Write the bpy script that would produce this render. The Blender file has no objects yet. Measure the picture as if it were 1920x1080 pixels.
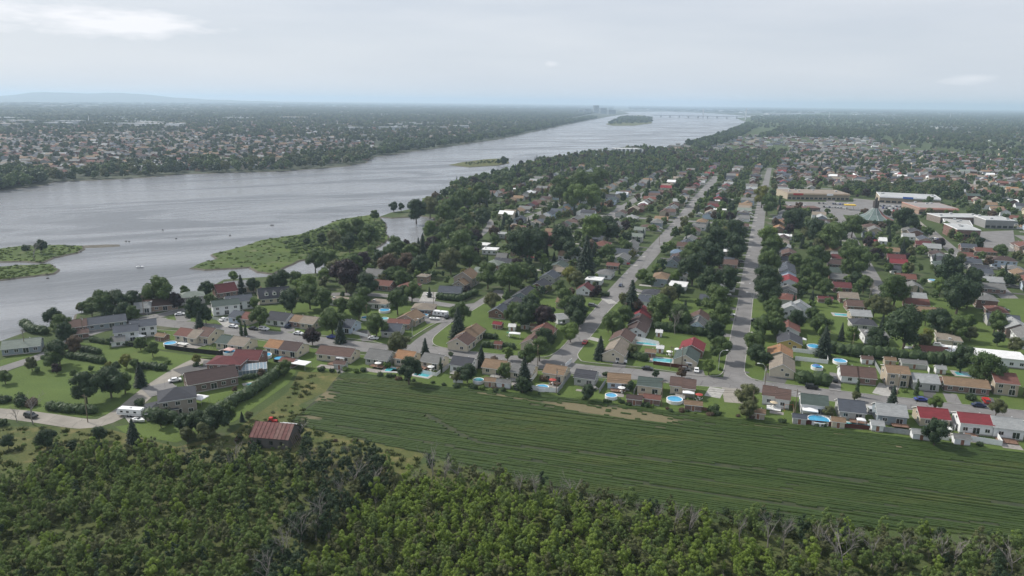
import bpy, bmesh, math, random
import numpy as np
from mathutils import Vector, Matrix
from mathutils.geometry import tessellate_polygon
random.seed(7); RNG = np.random.default_rng(11)
S = bpy.context.scene
COL = S.collection
# ------------------------------------------------------------------ camera, sky, sun
FPX, PITCH, ROLL, CH = 1371.0, math.radians(14.28), math.radians(0.70), 100.0
cf = Vector((0, math.cos(PITCH), -math.sin(PITCH)))
_r0 = Vector((1, 0, 0)); _u0 = Vector((0, math.sin(PITCH), math.cos(PITCH)))
cr = math.cos(ROLL)*_r0 + math.sin(ROLL)*_u0
cu = -math.sin(ROLL)*_r0 + math.cos(ROLL)*_u0
cam = bpy.data.cameras.new('camera'); co = bpy.data.objects.new('camera', cam); COL.objects.link(co)
m = Matrix((cr, cu, -cf)).transposed().to_4x4(); m.translation = (0, 0, CH); co.matrix_world = m
cam.sensor_width = 36; cam.lens = FPX/1920*36; cam.clip_start = 1; cam.clip_end = 150000
S.camera = co
S.view_settings.view_transform = 'Standard'; S.view_settings.look = 'None'
S.view_settings.exposure = 0.25; S.view_settings.gamma = 1
S.cycles.volume_bounces = 3; S.cycles.max_bounces = 7; S.cycles.diffuse_bounces = 2
S.cycles.transparent_max_bounces = 6; S.cycles.volume_step_rate = 10
SUN_EL, SUN_AZ = math.radians(43), math.radians(-62)      # azimuth clockwise from +Y: sun stands beyond the camera's left
W = bpy.data.worlds.new('World'); S.world = W; W.use_nodes = True
nt = W.node_tree; N = nt.nodes; LK = nt.links; N.clear()
def nd(nt_, t, **k):
    n = nt_.nodes.new(t)
    for a, b in k.items():
        if a == 'ins':
            for i, v in b.items():
                n.inputs[i].default_value = v
        else: setattr(n, a, b)
    return n
out = nd(nt, 'ShaderNodeOutputWorld'); bg = nd(nt, 'ShaderNodeBackground'); bg.inputs[1].default_value = 0.1
LK.new(bg.outputs[0], out.inputs[0])
sky = nd(nt, 'ShaderNodeTexSky', sky_type='NISHITA', sun_disc=False, sun_elevation=SUN_EL, sun_rotation=SUN_AZ, air_density=1.0, dust_density=2.5)
tc = nd(nt, 'ShaderNodeTexCoord'); sep = nd(nt, 'ShaderNodeSeparateXYZ'); LK.new(tc.outputs['Generated'], sep.inputs[0])
def M(op, a, b=None, c=None, t=None):
    t = t or nt
    n = t.nodes.new('ShaderNodeMath'); n.operation = op
    for i, v in enumerate((a, b, c)):
        if v is None: continue
        if isinstance(v, (int, float)): n.inputs[i].default_value = v
        else: t.links.new(v, n.inputs[i])
    return n.outputs[0]
def MIXC(t, fac, a, b, typ='MIX'):
    n = t.nodes.new('ShaderNodeMix'); n.data_type = 'RGBA'; n.blend_type = typ
    for s, v in ((0, fac), (6, a), (7, b)):
        if isinstance(v, (int, float)): n.inputs[s].default_value = v
        elif isinstance(v, tuple): n.inputs[s].default_value = (*v[:3], 1)
        else: t.links.new(v, n.inputs[s])
    return n.outputs[2]
az = M('ARCTAN2', sep.outputs[0], sep.outputs[1]); el = M('ARCSINE', sep.outputs[2])
cm2 = nd(nt, 'ShaderNodeCombineXYZ'); LK.new(M('MULTIPLY', az, 1.6), cm2.inputs[0]); LK.new(M('MULTIPLY', el, 11.0), cm2.inputs[1]); cmb = nd(nt, 'ShaderNodeCombineXYZ'); LK.new(M('MULTIPLY', az, 6.0), cmb.inputs[0]); LK.new(M('MULTIPLY', el, 26.0), cmb.inputs[1])
nz = nd(nt, 'ShaderNodeTexNoise', ins={'Scale': 1.6, 'Detail': 7.0, 'Roughness': 0.58}); LK.new(cmb.outputs[0], nz.inputs[0])
nz3 = nd(nt, 'ShaderNodeTexNoise', ins={'Scale': 1.7, 'Detail': 5.0, 'Roughness': 0.5}); LK.new(cm2.outputs[0], nz3.inputs[0])
veil = MIXC(nt, M('MINIMUM', M('MAXIMUM', M('MULTIPLY', M('SUBTRACT', nz3.outputs[0], .3), 2.5), 0.0), 1.0), (5.0, 5.5, 6.35), (6.9, 7.1, 7.6))
lowf = M('SMOOTH_MIN', M('MAXIMUM', M('MULTIPLY', el, 5.0), 0.0), 1.0, 0.2)
veil = MIXC(nt, lowf, MIXC(nt, 0.72, veil, (6.6, 7.05, 7.6)), veil)
base = MIXC(nt, 0.86, sky.outputs[0], veil)
def bank(a0, e0, wa, we, thr, gain):
    da = M('DIVIDE', M('SUBTRACT', az, a0), wa); de = M('DIVIDE', M('SUBTRACT', el, e0), we)
    g_ = M('EXPONENT', M('MULTIPLY', M('ADD', M('POWER', M('ABSOLUTE', da), 2.0), M('POWER', M('ABSOLUTE', de), 2.0)), -1.0))
    v = M('MULTIPLY', M('SUBTRACT', M('ADD', nz.outputs[0], M('MULTIPLY', g_, 0.42)), thr), gain)
    return M('MULTIPLY', M('MINIMUM', M('MAXIMUM', v, 0.0), 1.0), M('MINIMUM', M('MULTIPLY', g_, 3.0), 1.0))
c1 = bank(-0.52, 0.084, 0.20, 0.026, 0.72, 4.5)
c2 = bank(0.047, 0.048, 0.014, 0.006, 0.70, 3.0)
c3 = bank(0.53, 0.030, 0.05, 0.007, 0.72, 3.0)
call = M('MINIMUM', M('ADD', M('ADD', M('MULTIPLY', c1, 0.7), M('MULTIPLY', c2, 0.7)), M('MULTIPLY', c3, 0.6)), 1.0)
fin = MIXC(nt, call, base, (9.2, 9.1, 9.3))
LK.new(fin, bg.inputs[0])
sl = bpy.data.lights.new('sun', 'SUN'); so = bpy.data.objects.new('sun', sl); COL.objects.link(so)
sl.energy = 3.8; sl.angle = math.radians(3.0); sl.color = (1.0, 0.955, 0.88)
sdir = Vector((math.sin(SUN_AZ)*math.cos(SUN_EL), math.cos(SUN_AZ)*math.cos(SUN_EL), math.sin(SUN_EL)))
so.rotation_euler = sdir.to_track_quat('Z', 'Y').to_euler(); so.location = (-50, 50, 300)

def g(px, py, z=0.0):                      # pixel of the photograph -> point of the ground plane (height z)
    d = cf + (px-960)/FPX*cr + (540-py)/FPX*cu
    t = (z-CH)/d.z
    return (d.x*t, d.y*t)
def pj(x, y, z=0.0):
    v = Vector((x, y, z-CH)); dz = v.dot(cf)
    if dz <= 1: return (-9999, -9999)
    return (960+FPX*v.dot(cr)/dz, 540-FPX*v.dot(cu)/dz)
def pjn(P):
    v = np.asarray(P, float) - np.array([0, 0, CH]); dz = np.maximum(v @ np.array(cf), 1e-3)
    return np.stack([960+FPX*(v @ np.array(cr))/dz, 540-FPX*(v @ np.array(cu))/dz], 1)
def depth(x, y, z=0.0): return Vector((x, y, z-CH)).dot(cf)
def inpoly(P, poly):                       # vectorised even-odd test
    P = np.atleast_2d(np.asarray(P, float)); r = np.zeros(len(P), bool); n = len(poly)
    for i in range(n):
        x1, y1 = poly[i]; x2, y2 = poly[(i+1) % n]
        if y1 == y2: continue
        c = ((y1 > P[:, 1]) != (y2 > P[:, 1]))
        r ^= c & (P[:, 0] < (x2-x1)*(P[:, 1]-y1)/(y2-y1)+x1)
    return r
def segdist(P, line):
    P = np.atleast_2d(np.asarray(P, float)); best = np.full(len(P), 1e9)
    for a, b in zip(line[:-1], line[1:]):
        a = np.array(a, float); b = np.array(b, float); d = b-a; L = max(d@d, 1e-9)
        t = np.clip(((P-a)@d)/L, 0, 1)
        best = np.minimum(best, np.hypot(*(P-(a+t[:, None]*d)).T))
    return best
# ------------------------------------------------------------------ materials
def newmat(name):
    m_ = bpy.data.materials.new(name); m_.use_nodes = True; t = m_.node_tree
    return m_, t, t.nodes['Principled BSDF']
def noise(t, vec, scale, detail=4, rough=0.55, dist=0.0):
    n = nd(t, 'ShaderNodeTexNoise', ins={'Scale': scale, 'Detail': detail, 'Roughness': rough, 'Distortion': dist})
    t.links.new(vec, n.inputs[0]); return n.outputs[0]
def ramp(t, v, lo, hi, a=0.0, b=1.0):
    n = t.nodes.new('ShaderNodeMapRange'); n.inputs[1].default_value = lo; n.inputs[2].default_value = hi
    n.inputs[3].default_value = a; n.inputs[4].default_value = b; t.links.new(v, n.inputs[0]); return n.outputs[0]
def pos(t): return nd(t, 'ShaderNodeNewGeometry').outputs['Position']
def objc(t): return nd(t, 'ShaderNodeTexCoord').outputs['Object']
def bump(t, b, h, strength, dist):
    n = t.nodes.new('ShaderNodeBump'); n.inputs['Strength'].default_value = strength; n.inputs['Distance'].default_value = dist
    t.links.new(h, n.inputs['Height']); t.links.new(n.outputs[0], b.inputs['Normal'])
def mapping(t, v, scale=(1, 1, 1), rot=(0, 0, 0)):
    n = t.nodes.new('ShaderNodeMapping'); n.inputs['Scale'].default_value = scale; n.inputs['Rotation'].default_value = rot
    t.links.new(v, n.inputs[0]); return n.outputs[0]
_mc = {}
def mat_ground(name, c1_, c2_, c3_=None, s1=0.012, s2=0.15, s3=1.6, k3=(0.58, 0.72), bstr=0.5):
    m_, t, b = newmat(name); p = pos(t)
    f1 = ramp(t, noise(t, p, s1, 6, 0.6), 0.36, 0.64); f2 = ramp(t, noise(t, p, s2, 5, 0.6), 0.3, 0.7)
    c = MIXC(t, f1, c1_, c2_)
    c = MIXC(t, M('MULTIPLY', f2, 0.45, t=t), c, tuple(x*0.6 for x in c1_))
    if c3_: c = MIXC(t, ramp(t, noise(t, p, s2*0.5, 6, 0.65), *k3), c, c3_)
    c = MIXC(t, ramp(t, noise(t, p, s3, 3), 0.3, 0.7, 0, 0.35), c, tuple(x*1.5 for x in c2_))
    t.links.new(c, b.inputs[0]); b.inputs['Roughness'].default_value = 0.95; b.inputs['Specular IOR Level'].default_value = 0.15
    bump(t, b, noise(t, p, s3, 4), bstr, 0.3)
    return m_
def mat_plain(key, col, rough=0.7, var=0.25, sc=1.2, spec=0.3, metal=0.0):
    k = ('plain', key)
    if k in _mc: return _mc[k]
    m_, t, b = newmat(key); p = pos(t)
    c = MIXC(t, ramp(t, noise(t, p, sc, 5, 0.6), 0.3, 0.7, 0, 1), tuple(x*(1-var) for x in col), tuple(min(1, x*(1+var*0.6)) for x in col))
    t.links.new(c, b.inputs[0]); b.inputs['Roughness'].default_value = rough; b.inputs['Specular IOR Level'].default_value = spec
    b.inputs['Metallic'].default_value = metal
    _mc[k] = m_; return m_
ROOF = dict(tan=(.22, .15, .095), orange=(.30, .165, .085), brown=(.115, .072, .060), darkbrown=(.075, .05, .047), charcoal=(.055, .057, .068),
    slate=(.075, .085, .105), grey=(.17, .17, .165), lightgrey=(.31, .32, .32), green=(.07, .095, .085), red=(.20, .03, .038), maroon=(.12, .032, .035),
    white=(.75, .75, .74), beige=(.24, .205, .165), redbrown=(.16, .07, .055), palegreen=(.20, .23, .20), blue=(.16, .22, .30), paleblue=(.30, .35, .42))
WALL = dict(cream=(.56, .50, .39), white=(.72, .73, .74), brick=(.17, .075, .055), pale=(.42, .42, .40), paleblue=(.48, .56, .66), greyblue=(.25, .29, .32),
    beige=(.42, .36, .28), brownbrick=(.13, .075, .06), stone=(.32, .28, .24), yellow=(.50, .38, .14), tanbrick=(.30, .20, .14), grey=(.27, .27, .27), plank=(.14, .13, .125))
def shingle(c):
    k = ('sh', c)
    if k in _mc: return _mc[k]
    col = ROOF[c]; m_, t, b = newmat('shingle_'+c); p = objc(t)
    w = nd(t, 'ShaderNodeTexBrick', ins={'Scale': 1.0, 'Mortar Size': 0.03, 'Brick Width': 0.9, 'Row Height': 0.28, 'Color1': (*[x*1.15 for x in col], 1), 'Color2': (*[x*0.82 for x in col], 1), 'Mortar': (*[x*0.6 for x in col], 1)})
    t.links.new(p, w.inputs[0])
    c_ = MIXC(t, ramp(t, noise(t, pos(t), 0.35, 6, 0.65), 0.32, 0.72, 0, 0.75), w.outputs[0], tuple(x*0.62+.008 for x in col))
    c_ = MIXC(t, ramp(t, noise(t, mapping(t, p, (0.25, 1.6, 1.6)), 1.3, 4), 0.5, 0.8, 0, 0.4), c_, tuple(min(1, x*1.5+.015) for x in col))
    oi = nd(t, 'ShaderNodeObjectInfo'); c_ = MIXC(t, M('MULTIPLY', oi.outputs['Random'], 0.3, t=t), c_, tuple(x*0.7+.02 for x in col))
    t.links.new(c_, b.inputs[0]); b.inputs['Roughness'].default_value = 0.9; b.inputs['Specular IOR Level'].default_value = 0.25
    bump(t, b, w.outputs['Fac'], 0.4, 0.03)
    _mc[k] = m_; return m_
def siding(c):
    k = ('sd', c)
    if k in _mc: return _mc[k]
    col = WALL[c]; m_, t, b = newmat('siding_'+c); p = objc(t)
    if 'brick' in c:
        w = nd(t, 'ShaderNodeTexBrick', ins={'Scale': 1.0, 'Mortar Size': 0.02, 'Brick Width': 0.4, 'Row Height': 0.15, 'Color1': (*[x*1.2 for x in col], 1), 'Color2': (*[x*0.75 for x in col], 1), 'Mortar': (.3, .28, .26, 1)})
        t.links.new(mapping(t, p, (1, 1, 1), (math.pi/2, 0, 0)), w.inputs[0]); c0 = w.outputs[0]
    else:
        w = nd(t, 'ShaderNodeTexWave', bands_direction='Z', ins={'Scale': 1.6 if c != 'plank' else 1.2, 'Distortion': 0.0}); t.links.new(p, w.inputs[0])
        if c == 'plank': w.bands_direction = 'X'
        c0 = MIXC(t, ramp(t, w.outputs[1], 0.0, 0.35, 0.35 if c != 'plank' else 0.7, 0), col, tuple(x*0.6 for x in col))
        bump(t, b, w.outputs[1], 0.3, 0.02)
    c0 = MIXC(t, ramp(t, noise(t, p, 0.8, 5, 0.65), 0.42, 0.75, 0, 0.4), c0, tuple(x*0.66 for x in col))
    t.links.new(c0, b.inputs[0]); b.inputs['Roughness'].default_value = 0.75; b.inputs['Specular IOR Level'].default_value = 0.25
    _mc[k] = m_; return m_
def mat_leaf(name, a, b_, dark=0.6, trans=0.18):
    k = ('leaf', name)
    if k in _mc: return _mc[k]
    m_, t, b = newmat(name); oi = nd(t, 'ShaderNodeObjectInfo')
    c = MIXC(t, oi.outputs['Random'], a, b_)
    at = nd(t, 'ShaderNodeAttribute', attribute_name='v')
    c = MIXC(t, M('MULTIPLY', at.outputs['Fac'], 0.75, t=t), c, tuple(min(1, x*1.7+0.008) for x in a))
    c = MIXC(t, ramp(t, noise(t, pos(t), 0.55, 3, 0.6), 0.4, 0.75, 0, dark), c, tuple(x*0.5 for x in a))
    t.links.new(c, b.inputs[0]); b.inputs['Roughness'].default_value = 0.62; b.inputs['Specular IOR Level'].default_value = 0.28
    tr = nd(t, 'ShaderNodeBsdfTranslucent'); mx = nd(t, 'ShaderNodeMixShader'); mx.inputs[0].default_value = trans
    t.links.new(c, tr.inputs[0]); t.links.new(b.outputs[0], mx.inputs[1]); t.links.new(tr.outputs[0], mx.inputs[2])
    t.links.new(mx.outputs[0], t.nodes['Material Output'].inputs[0])
    _mc[k] = m_; return m_
LEAF = dict(b=mat_leaf('leaf_green', (.056, .092, .027), (.100, .145, .042), .5, .22), l=mat_leaf('leaf_light', (.085, .135, .030), (.125, .18, .042), .5, .22),
    d=mat_leaf('leaf_dark', (.028, .052, .022), (.050, .080, .030)), p=mat_leaf('leaf_purple', (.022, .013, .016), (.035, .018, .02)),
    y=mat_leaf('leaf_yellow', (.13, .14, .025), (.17, .17, .03)), n=mat_leaf('needle', (.016, .030, .018), (.028, .046, .026)),
    s=mat_leaf('leaf_young', (.105, .155, .042), (.165, .225, .055), .35, .28), t=mat_leaf('leaf_bright', (.150, .215, .036), (.21, .275, .048), .35, .28),
    o=mat_leaf('leaf_olive', (.085, .100, .040), (.135, .14, .058), .5, .22), r=mat_leaf('leaf_brown', (.09, .06, .04), (.11, .08, .05)), h=mat_leaf('leaf_hedge', (.034, .060, .022), (.055, .088, .030)),
    f=mat_leaf('leaf_far', (.035, .055, .030), (.080, .105, .050)))
BARK = mat_plain('bark', (.10, .08, .065), 0.9); GREYBARK = mat_plain('grey_bark', (.24, .22, .20), 0.9)
TRIM = mat_plain('white_trim', (.72, .72, .70), 0.5, 0.08); DARK = mat_plain('dark_glass', (.02, .025, .03), 0.08, 0.2, 2.0, 0.8)
CONC = mat_plain('concrete', (.33, .32, .30), 0.85, 0.25, 0.8); WHITE = mat_plain('white_paint', (.78, .78, .78), 0.45, 0.08)
DECK = mat_plain('deck_wood', (.20, .12, .085), 0.8, 0.3); TYRE = mat_plain('tyre_rubber', (.02, .02, .02), 0.8); METAL = mat_plain('galvanised', (.45, .46, .46), 0.45, 0.1)
POLEW = mat_plain('pole_wood', (.19, .15, .11), 0.9); BLACK = mat_plain('black_stain', (.018, .017, .016), 0.8)
REDW = mat_plain('red_stain', (.10, .03, .022), 0.8)
def mat_pool(name, col):
    m_, t, b = newmat(name); p = pos(t)
    c = MIXC(t, ramp(t, noise(t, p, 1.1, 3), 0.35, 0.65), col, tuple(min(1, x*1.3) for x in col))
    t.links.new(c, b.inputs[0]); b.inputs['Roughness'].default_value = 0.08; b.inputs['IOR'].default_value = 1.33
    bump(t, b, noise(t, p, 3.0, 3), 0.3, 0.04); return m_
POOLB = mat_pool('pool_blue', (.06, .27, .44)); POOLT = mat_pool('pool_teal', (.07, .29, .32)); POOLD = mat_pool('pool_deep', (.04, .20, .36))
def mat_asphalt(name, col):
    m_, t, b = newmat(name); p = pos(t)
    c = MIXC(t, ramp(t, noise(t, p, 0.12, 6, 0.65), 0.35, 0.68), tuple(x*0.82 for x in col), tuple(x*1.15 for x in col))
    c = MIXC(t, ramp(t, noise(t, p, 0.9, 5, 0.7, 1.2), 0.58, 0.72, 0, 0.45), c, tuple(x*0.55 for x in col))
    v = nd(t, 'ShaderNodeTexVoronoi', feature='DISTANCE_TO_EDGE', ins={'Scale': 0.14}); t.links.new(p, v.inputs[0])
    c = MIXC(t, ramp(t, v.outputs[0], 0.0, 0.018, 0.55, 0), c, tuple(x*0.4 for x in col))
    t.links.new(c, b.inputs[0]); b.inputs['Roughness'].default_value = 0.9; b.inputs['Specular IOR Level'].default_value = 0.3
    bump(t, b, noise(t, p, 6, 3), 0.2, 0.03); return m_
ASPH = mat_asphalt('asphalt', (.178, .172, .168)); ASPHD = mat_asphalt('driveway_asphalt', (.10, .098, .097)); GRAV = mat_asphalt('gravel_lane', (.25, .23, .20))
GR_FOREST = mat_ground('forest_ground', (.055, .075, .025), (.090, .100, .036), (.085, .075, .04), k3=(.52, .72))
GR_TOWN = mat_ground('town_ground', (.040, .060, .022), (.062, .085, .030), (.12, .11, .085), s1=0.03, s2=0.11, k3=(.55, .7))
GR_LAWN = mat_ground('lawn', (.064, .100, .026), (.092, .128, .034), (.13, .13, .05), s1=0.03, s2=0.09, k3=(.62, .8))
GR_MEADOW = mat_ground('meadow', (.046, .070, .022), (.105, .105, .038), (.16, .135, .06), s1=0.06, s2=0.35, k3=(.50, .70))
GR_ISLE = mat_ground('marsh_grass', (.036, .062, .018), (.080, .112, .026), (.13, .125, .075), s1=0.035, s2=0.22, k3=(.55, .68))
GR_FAR = mat_ground('far_ground', (.035, .048, .030), (.070, .078, .052), (.11, .10, .08), s1=0.0025, s2=0.010, s3=0.05, k3=(.55, .70))
MUD = mat_plain('river_mud', (.10, .09, .07), 0.9, 0.35, 0.3); SOIL = None
# ------------------------------------------------------------------ mesh helpers
def link(name, me, mats=(), parent=None, loc=None, rz=None):
    o = bpy.data.objects.new(name, me); COL.objects.link(o)
    if me is not None and mats:
        for m_ in (mats if isinstance(mats, (list, tuple)) else [mats]): me.materials.append(m_)
    if parent: o.parent = parent
    if loc is not None: o.location = loc
    if rz is not None: o.rotation_euler = (0, 0, rz)
    return o
def tag(o, label=None, cat=None, group=None, kind=None):
    for k, v in (('label', label), ('category', cat), ('group', group), ('kind', kind)):
        if v: o[k] = v
    return o
class MB:
    def __init__(s): s.v = []; s.f = []; s.m = []
    def poly(s, pts, mi=0):
        n = len(s.v); s.v += [tuple(p) for p in pts]; s.f.append(tuple(range(n, n+len(pts)))); s.m.append(mi); return s
    def box(s, x0, x1, y0, y1, z0, z1, mi=0, top=None):
        n = len(s.v)
        s.v += [(x0, y0, z0), (x1, y0, z0), (x1, y1, z0), (x0, y1, z0), (x0, y0, z1), (x1, y0, z1), (x1, y1, z1), (x0, y1, z1)]
        for k, f in enumerate(((0, 3, 2, 1), (4, 5, 6, 7), (0, 1, 5, 4), (1, 2, 6, 5), (2, 3, 7, 6), (3, 0, 4, 7))):
            s.f.append(tuple(n+i for i in f)); s.m.append(top if (top is not None and k == 1) else mi)
        return s
    def tube(s, pts, rad, n=6, mi=0):
        rad = rad if isinstance(rad, (list, tuple)) else [rad]*len(pts); rings = []
        for i, p in enumerate(pts):
            p = Vector(p); a = Vector(pts[max(i-1, 0)]); b = Vector(pts[min(i+1, len(pts)-1)]); d = (b-a).normalized()
            u_ = d.orthogonal().normalized(); w_ = d.cross(u_); rings.append(len(s.v))
            for k in range(n):
                an = 2*math.pi*k/n; s.v.append(tuple(p+rad[i]*(math.cos(an)*u_+math.sin(an)*w_)))
        for a, b in zip(rings[:-1], rings[1:]):
            for k in range(n): s.f.append((a+k, a+(k+1) % n, b+(k+1) % n, b+k)); s.m.append(mi)
        s.f.append(tuple(rings[-1]+k for k in range(n))); s.m.append(mi); s.f.append(tuple(rings[0]+k for k in reversed(range(n)))); s.m.append(mi)
        return s
    def cyl(s, x, y, z0, z1, r, n=20, mi=0, top=None, r2=None):
        r2 = r if r2 is None else r2; a = len(s.v)
        for z, q in ((z0, r), (z1, r2)):
            for k in range(n): an = 2*math.pi*k/n; s.v.append((x+q*math.cos(an), y+q*math.sin(an), z))
        for k in range(n): s.f.append((a+k, a+(k+1) % n, a+n+(k+1) % n, a+n+k)); s.m.append(mi)
        s.f.append(tuple(a+n+k for k in range(n))); s.m.append(mi if top is None else top); return s
    def mesh(s, name='mesh'):
        me = bpy.data.meshes.new(name); me.from_pydata(s.v, [], s.f); me.polygons.foreach_set('material_index', s.m); me.update(); return me
def ear(poly, z=0.0, name='sheet', skirt=0.0, out_=0.0, skirtmat=1):
    vs = [Vector((x, y, z)) for x, y in poly]; tris = tessellate_polygon([vs])
    V = [tuple(v) for v in vs]; F = []; mi = []
    for a, b, c in tris:
        n = (vs[b]-vs[a]).cross(vs[c]-vs[a]).z
        F.append((a, b, c) if n > 0 else (a, c, b)); mi.append(0)
    if skirt:
        area = sum(poly[i][0]*poly[(i+1) % len(poly)][1]-poly[(i+1) % len(poly)][0]*poly[i][1] for i in range(len(poly)))
        sg = 1 if area > 0 else -1; n = len(poly); k0 = len(V)
        for i in range(n):
            a = Vector(poly[i-1]); b = Vector(poly[(i+1) % n]); d = (b-a).normalized() if (b-a).length else Vector((1, 0))
            V.append((poly[i][0]+d.y*out_*sg, poly[i][1]-d.x*out_*sg, z-skirt))
        for i in range(n):
            j = (i+1) % n; f = (i, k0+i, k0+j, j)
            F.append(f if sg > 0 else f[::-1]); mi.append(skirtmat)
    me = bpy.data.meshes.new(name); me.from_pydata(V, [], F); me.polygons.foreach_set('material_index', mi); me.update(); return me
def crv(pts, step=3.0):                    # Catmull-Rom through points
    P = [Vector((*p, 0)) if len(p) == 2 else Vector(p) for p in pts]; P = [2*P[0]-P[1]]+P+[2*P[-1]-P[-2]]; o = []
    for i in range(1, len(P)-2):
        n = max(2, int((P[i+1]-P[i]).length/step))
        for k in range(n):
            t = k/n; a, b, c, d = P[i-1:i+3]
            o.append(0.5*((2*b)+(c-a)*t+(2*a-5*b+4*c-d)*t*t+(3*b-3*c+d-a)*t**3))
    o.append(P[-2]); return [(p.x, p.y) for p in o]
def jag(pts, amp, step, seed=0):           # roughen a shoreline
    r = random.Random(seed); o = []
    for a, b in zip(pts[:-1], pts[1:]):
        L = math.hypot(b[0]-a[0], b[1]-a[1]); n = max(1, int(L/step))
        for k in range(n):
            t = k/n; s = 0 if k == 0 else 1
            o.append((a[0]+(b[0]-a[0])*t+r.uniform(-amp, amp)*s, a[1]+(b[1]-a[1])*t+r.uniform(-amp, amp)*s))
    o.append(pts[-1]); return o
def G(*pp, z=0.0): return [g(x, y, z) for x, y in pp]
ZI = [0.02]
def ribbon(line, w, z, name, mat, kind='structure', label=None, w2=None):
    V = []; F = []; n = len(line)
    for i, p in enumerate(line):
        a = line[max(i-1, 0)]; b = line[min(i+1, n-1)]; d = Vector((b[0]-a[0], b[1]-a[1])).normalized(); ww = w if w2 is None else w+(w2-w)*i/(n-1)
        V += [(p[0]-d.y*ww/2, p[1]+d.x*ww/2, z), (p[0]+d.y*ww/2, p[1]-d.x*ww/2, z)]
    for i in range(n-1): F.append((2*i, 2*i+1, 2*i+3, 2*i+2))
    me = bpy.data.meshes.new(name); me.from_pydata(V, [], F); me.update()
    o = link(name, me, mat); tag(o, label, None, None, kind); return o
def kerbline(line, name='kerb', w=0.28, h=0.155, mat=None):
    mb = MB(); n = len(line); L = []; R = []
    for i, p in enumerate(line):
        a = line[max(i-1, 0)]; b = line[min(i+1, n-1)]; d = Vector((b[0]-a[0], b[1]-a[1])).normalized()
        L.append((p[0]-d.y*w/2, p[1]+d.x*w/2)); R.append((p[0]+d.y*w/2, p[1]-d.x*w/2))
    for i in range(n-1):
        mb.poly([(*L[i], h), (*R[i], h), (*R[i+1], h), (*L[i+1], h)]); mb.poly([(*L[i], h), (*L[i+1], h), (*L[i+1], 0), (*L[i], 0)]); mb.poly([(*R[i], 0), (*R[i+1], 0), (*R[i+1], h), (*R[i], h)])
    return tag(link(name, mb.mesh(), mat or CONC), kind='structure')
# ------------------------------------------------------------------ water and land
FAR = 36000
wm, wt, wb = newmat('river_water'); wp = pos(wt)
wp2 = mapping(wt, wp, (1, 1, 1), (0, 0, math.radians(-30)))
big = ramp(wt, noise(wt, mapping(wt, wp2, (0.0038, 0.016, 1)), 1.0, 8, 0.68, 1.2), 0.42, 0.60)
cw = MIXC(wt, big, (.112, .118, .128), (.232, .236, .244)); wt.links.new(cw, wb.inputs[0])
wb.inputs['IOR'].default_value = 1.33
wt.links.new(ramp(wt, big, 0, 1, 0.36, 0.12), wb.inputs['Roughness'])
h1 = noise(wt, mapping(wt, wp2, (0.07, 0.2, 1)), 1.0, 4, 0.6); h2 = noise(wt, mapping(wt, wp2, (0.35, 0.8, 1)), 1.0, 3, 0.6)
hh = M('ADD', M('MULTIPLY', h1, 2.2, t=wt), h2, t=wt)
bump(wt, wb, hh, 0.55, 0.55)
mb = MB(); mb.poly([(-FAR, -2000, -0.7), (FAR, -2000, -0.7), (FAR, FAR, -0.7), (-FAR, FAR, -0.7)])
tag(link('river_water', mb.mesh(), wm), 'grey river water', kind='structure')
# near bank
NB = G((-260, 700), (0, 640), (60, 618), (140, 604), (145, 588), (250, 572), (345, 560), (420, 524), (500, 519), (600, 512), (640, 500), (700, 474), (745, 468), (790, 452), (802, 428), (815, 408),
       (790, 404), (735, 408), (712, 406), (735, 398), (800, 385), (832, 368), (842, 350), (900, 338), (945, 325), (1010, 304), (1100, 292), (1180, 283), (1270, 274), (1330, 258), (1385, 238), (1402, 229), (1380, 221.5))
near = [(-400, -600), (-330, 150)] + jag(NB, 2.0, 12, 3) + [(4500, 11000), (12000, FAR), (FAR, FAR), (FAR, -600)]
ground_poly = near
o = link('ground', ear(near, 0.0, 'ground', 0.9, 2.0), [GR_TOWN, MUD]); tag(o, kind='structure')
FB = G((-900, 405), (-300, 378), (0, 357), (85, 346), (100, 340), (210, 336), (340, 326), (440, 323), (520, 321), (640, 312), (685, 305), (700, 294), (745, 288), (850, 273), (930, 262), (1000, 247), (1060, 234), (1105, 225),
       (1125, 222), (1140, 218.5), (1180, 213), (1168, 209.5), (1250, 209), (1330, 212), (1400, 217))
far = [(-FAR, FAR), (-FAR, 300)] + jag(FB[:17], 5, 40, 5) + FB[17:] + [(4200, 10900), (11850, FAR)]
o = link('far_bank_ground', ear(far, 0.0, 'far_bank', 0.9, 3.0), [GR_FAR, MUD]); tag(o, kind='structure')
ISL = [('river_island', [(-60, 488), (0, 466), (40, 461), (75, 460), (110, 459), (154, 461), (155, 467), (140, 474), (100, 482), (80, 491), (30, 489), (-60, 492)]),
       ('river_island', [(-60, 520), (0, 500), (40, 497), (95, 495), (108, 505), (100, 512), (50, 518), (0, 524), (-60, 530)]),
       ('river_island', [(358, 502), (375, 494), (410, 484), (398, 476), (440, 466), (490, 450), (560, 440), (600, 427), (640, 411), (700, 402), (712, 408), (722, 430), (724, 450), (712, 460), (690, 470), (640, 488), (590, 483), (560, 488), (535, 499), (512, 512), (484, 509), (470, 500), (420, 503), (385, 505)]),
       ('river_island', [(842, 309), (862, 305), (905, 299), (940, 297), (953, 300), (952, 306), (930, 310), (880, 313)]),
       ('river_island', [(1136, 233), (1150, 227), (1160, 221), (1200, 216), (1222, 220), (1221, 231), (1190, 235.5), (1150, 235.5)])]
ISW = []
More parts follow.
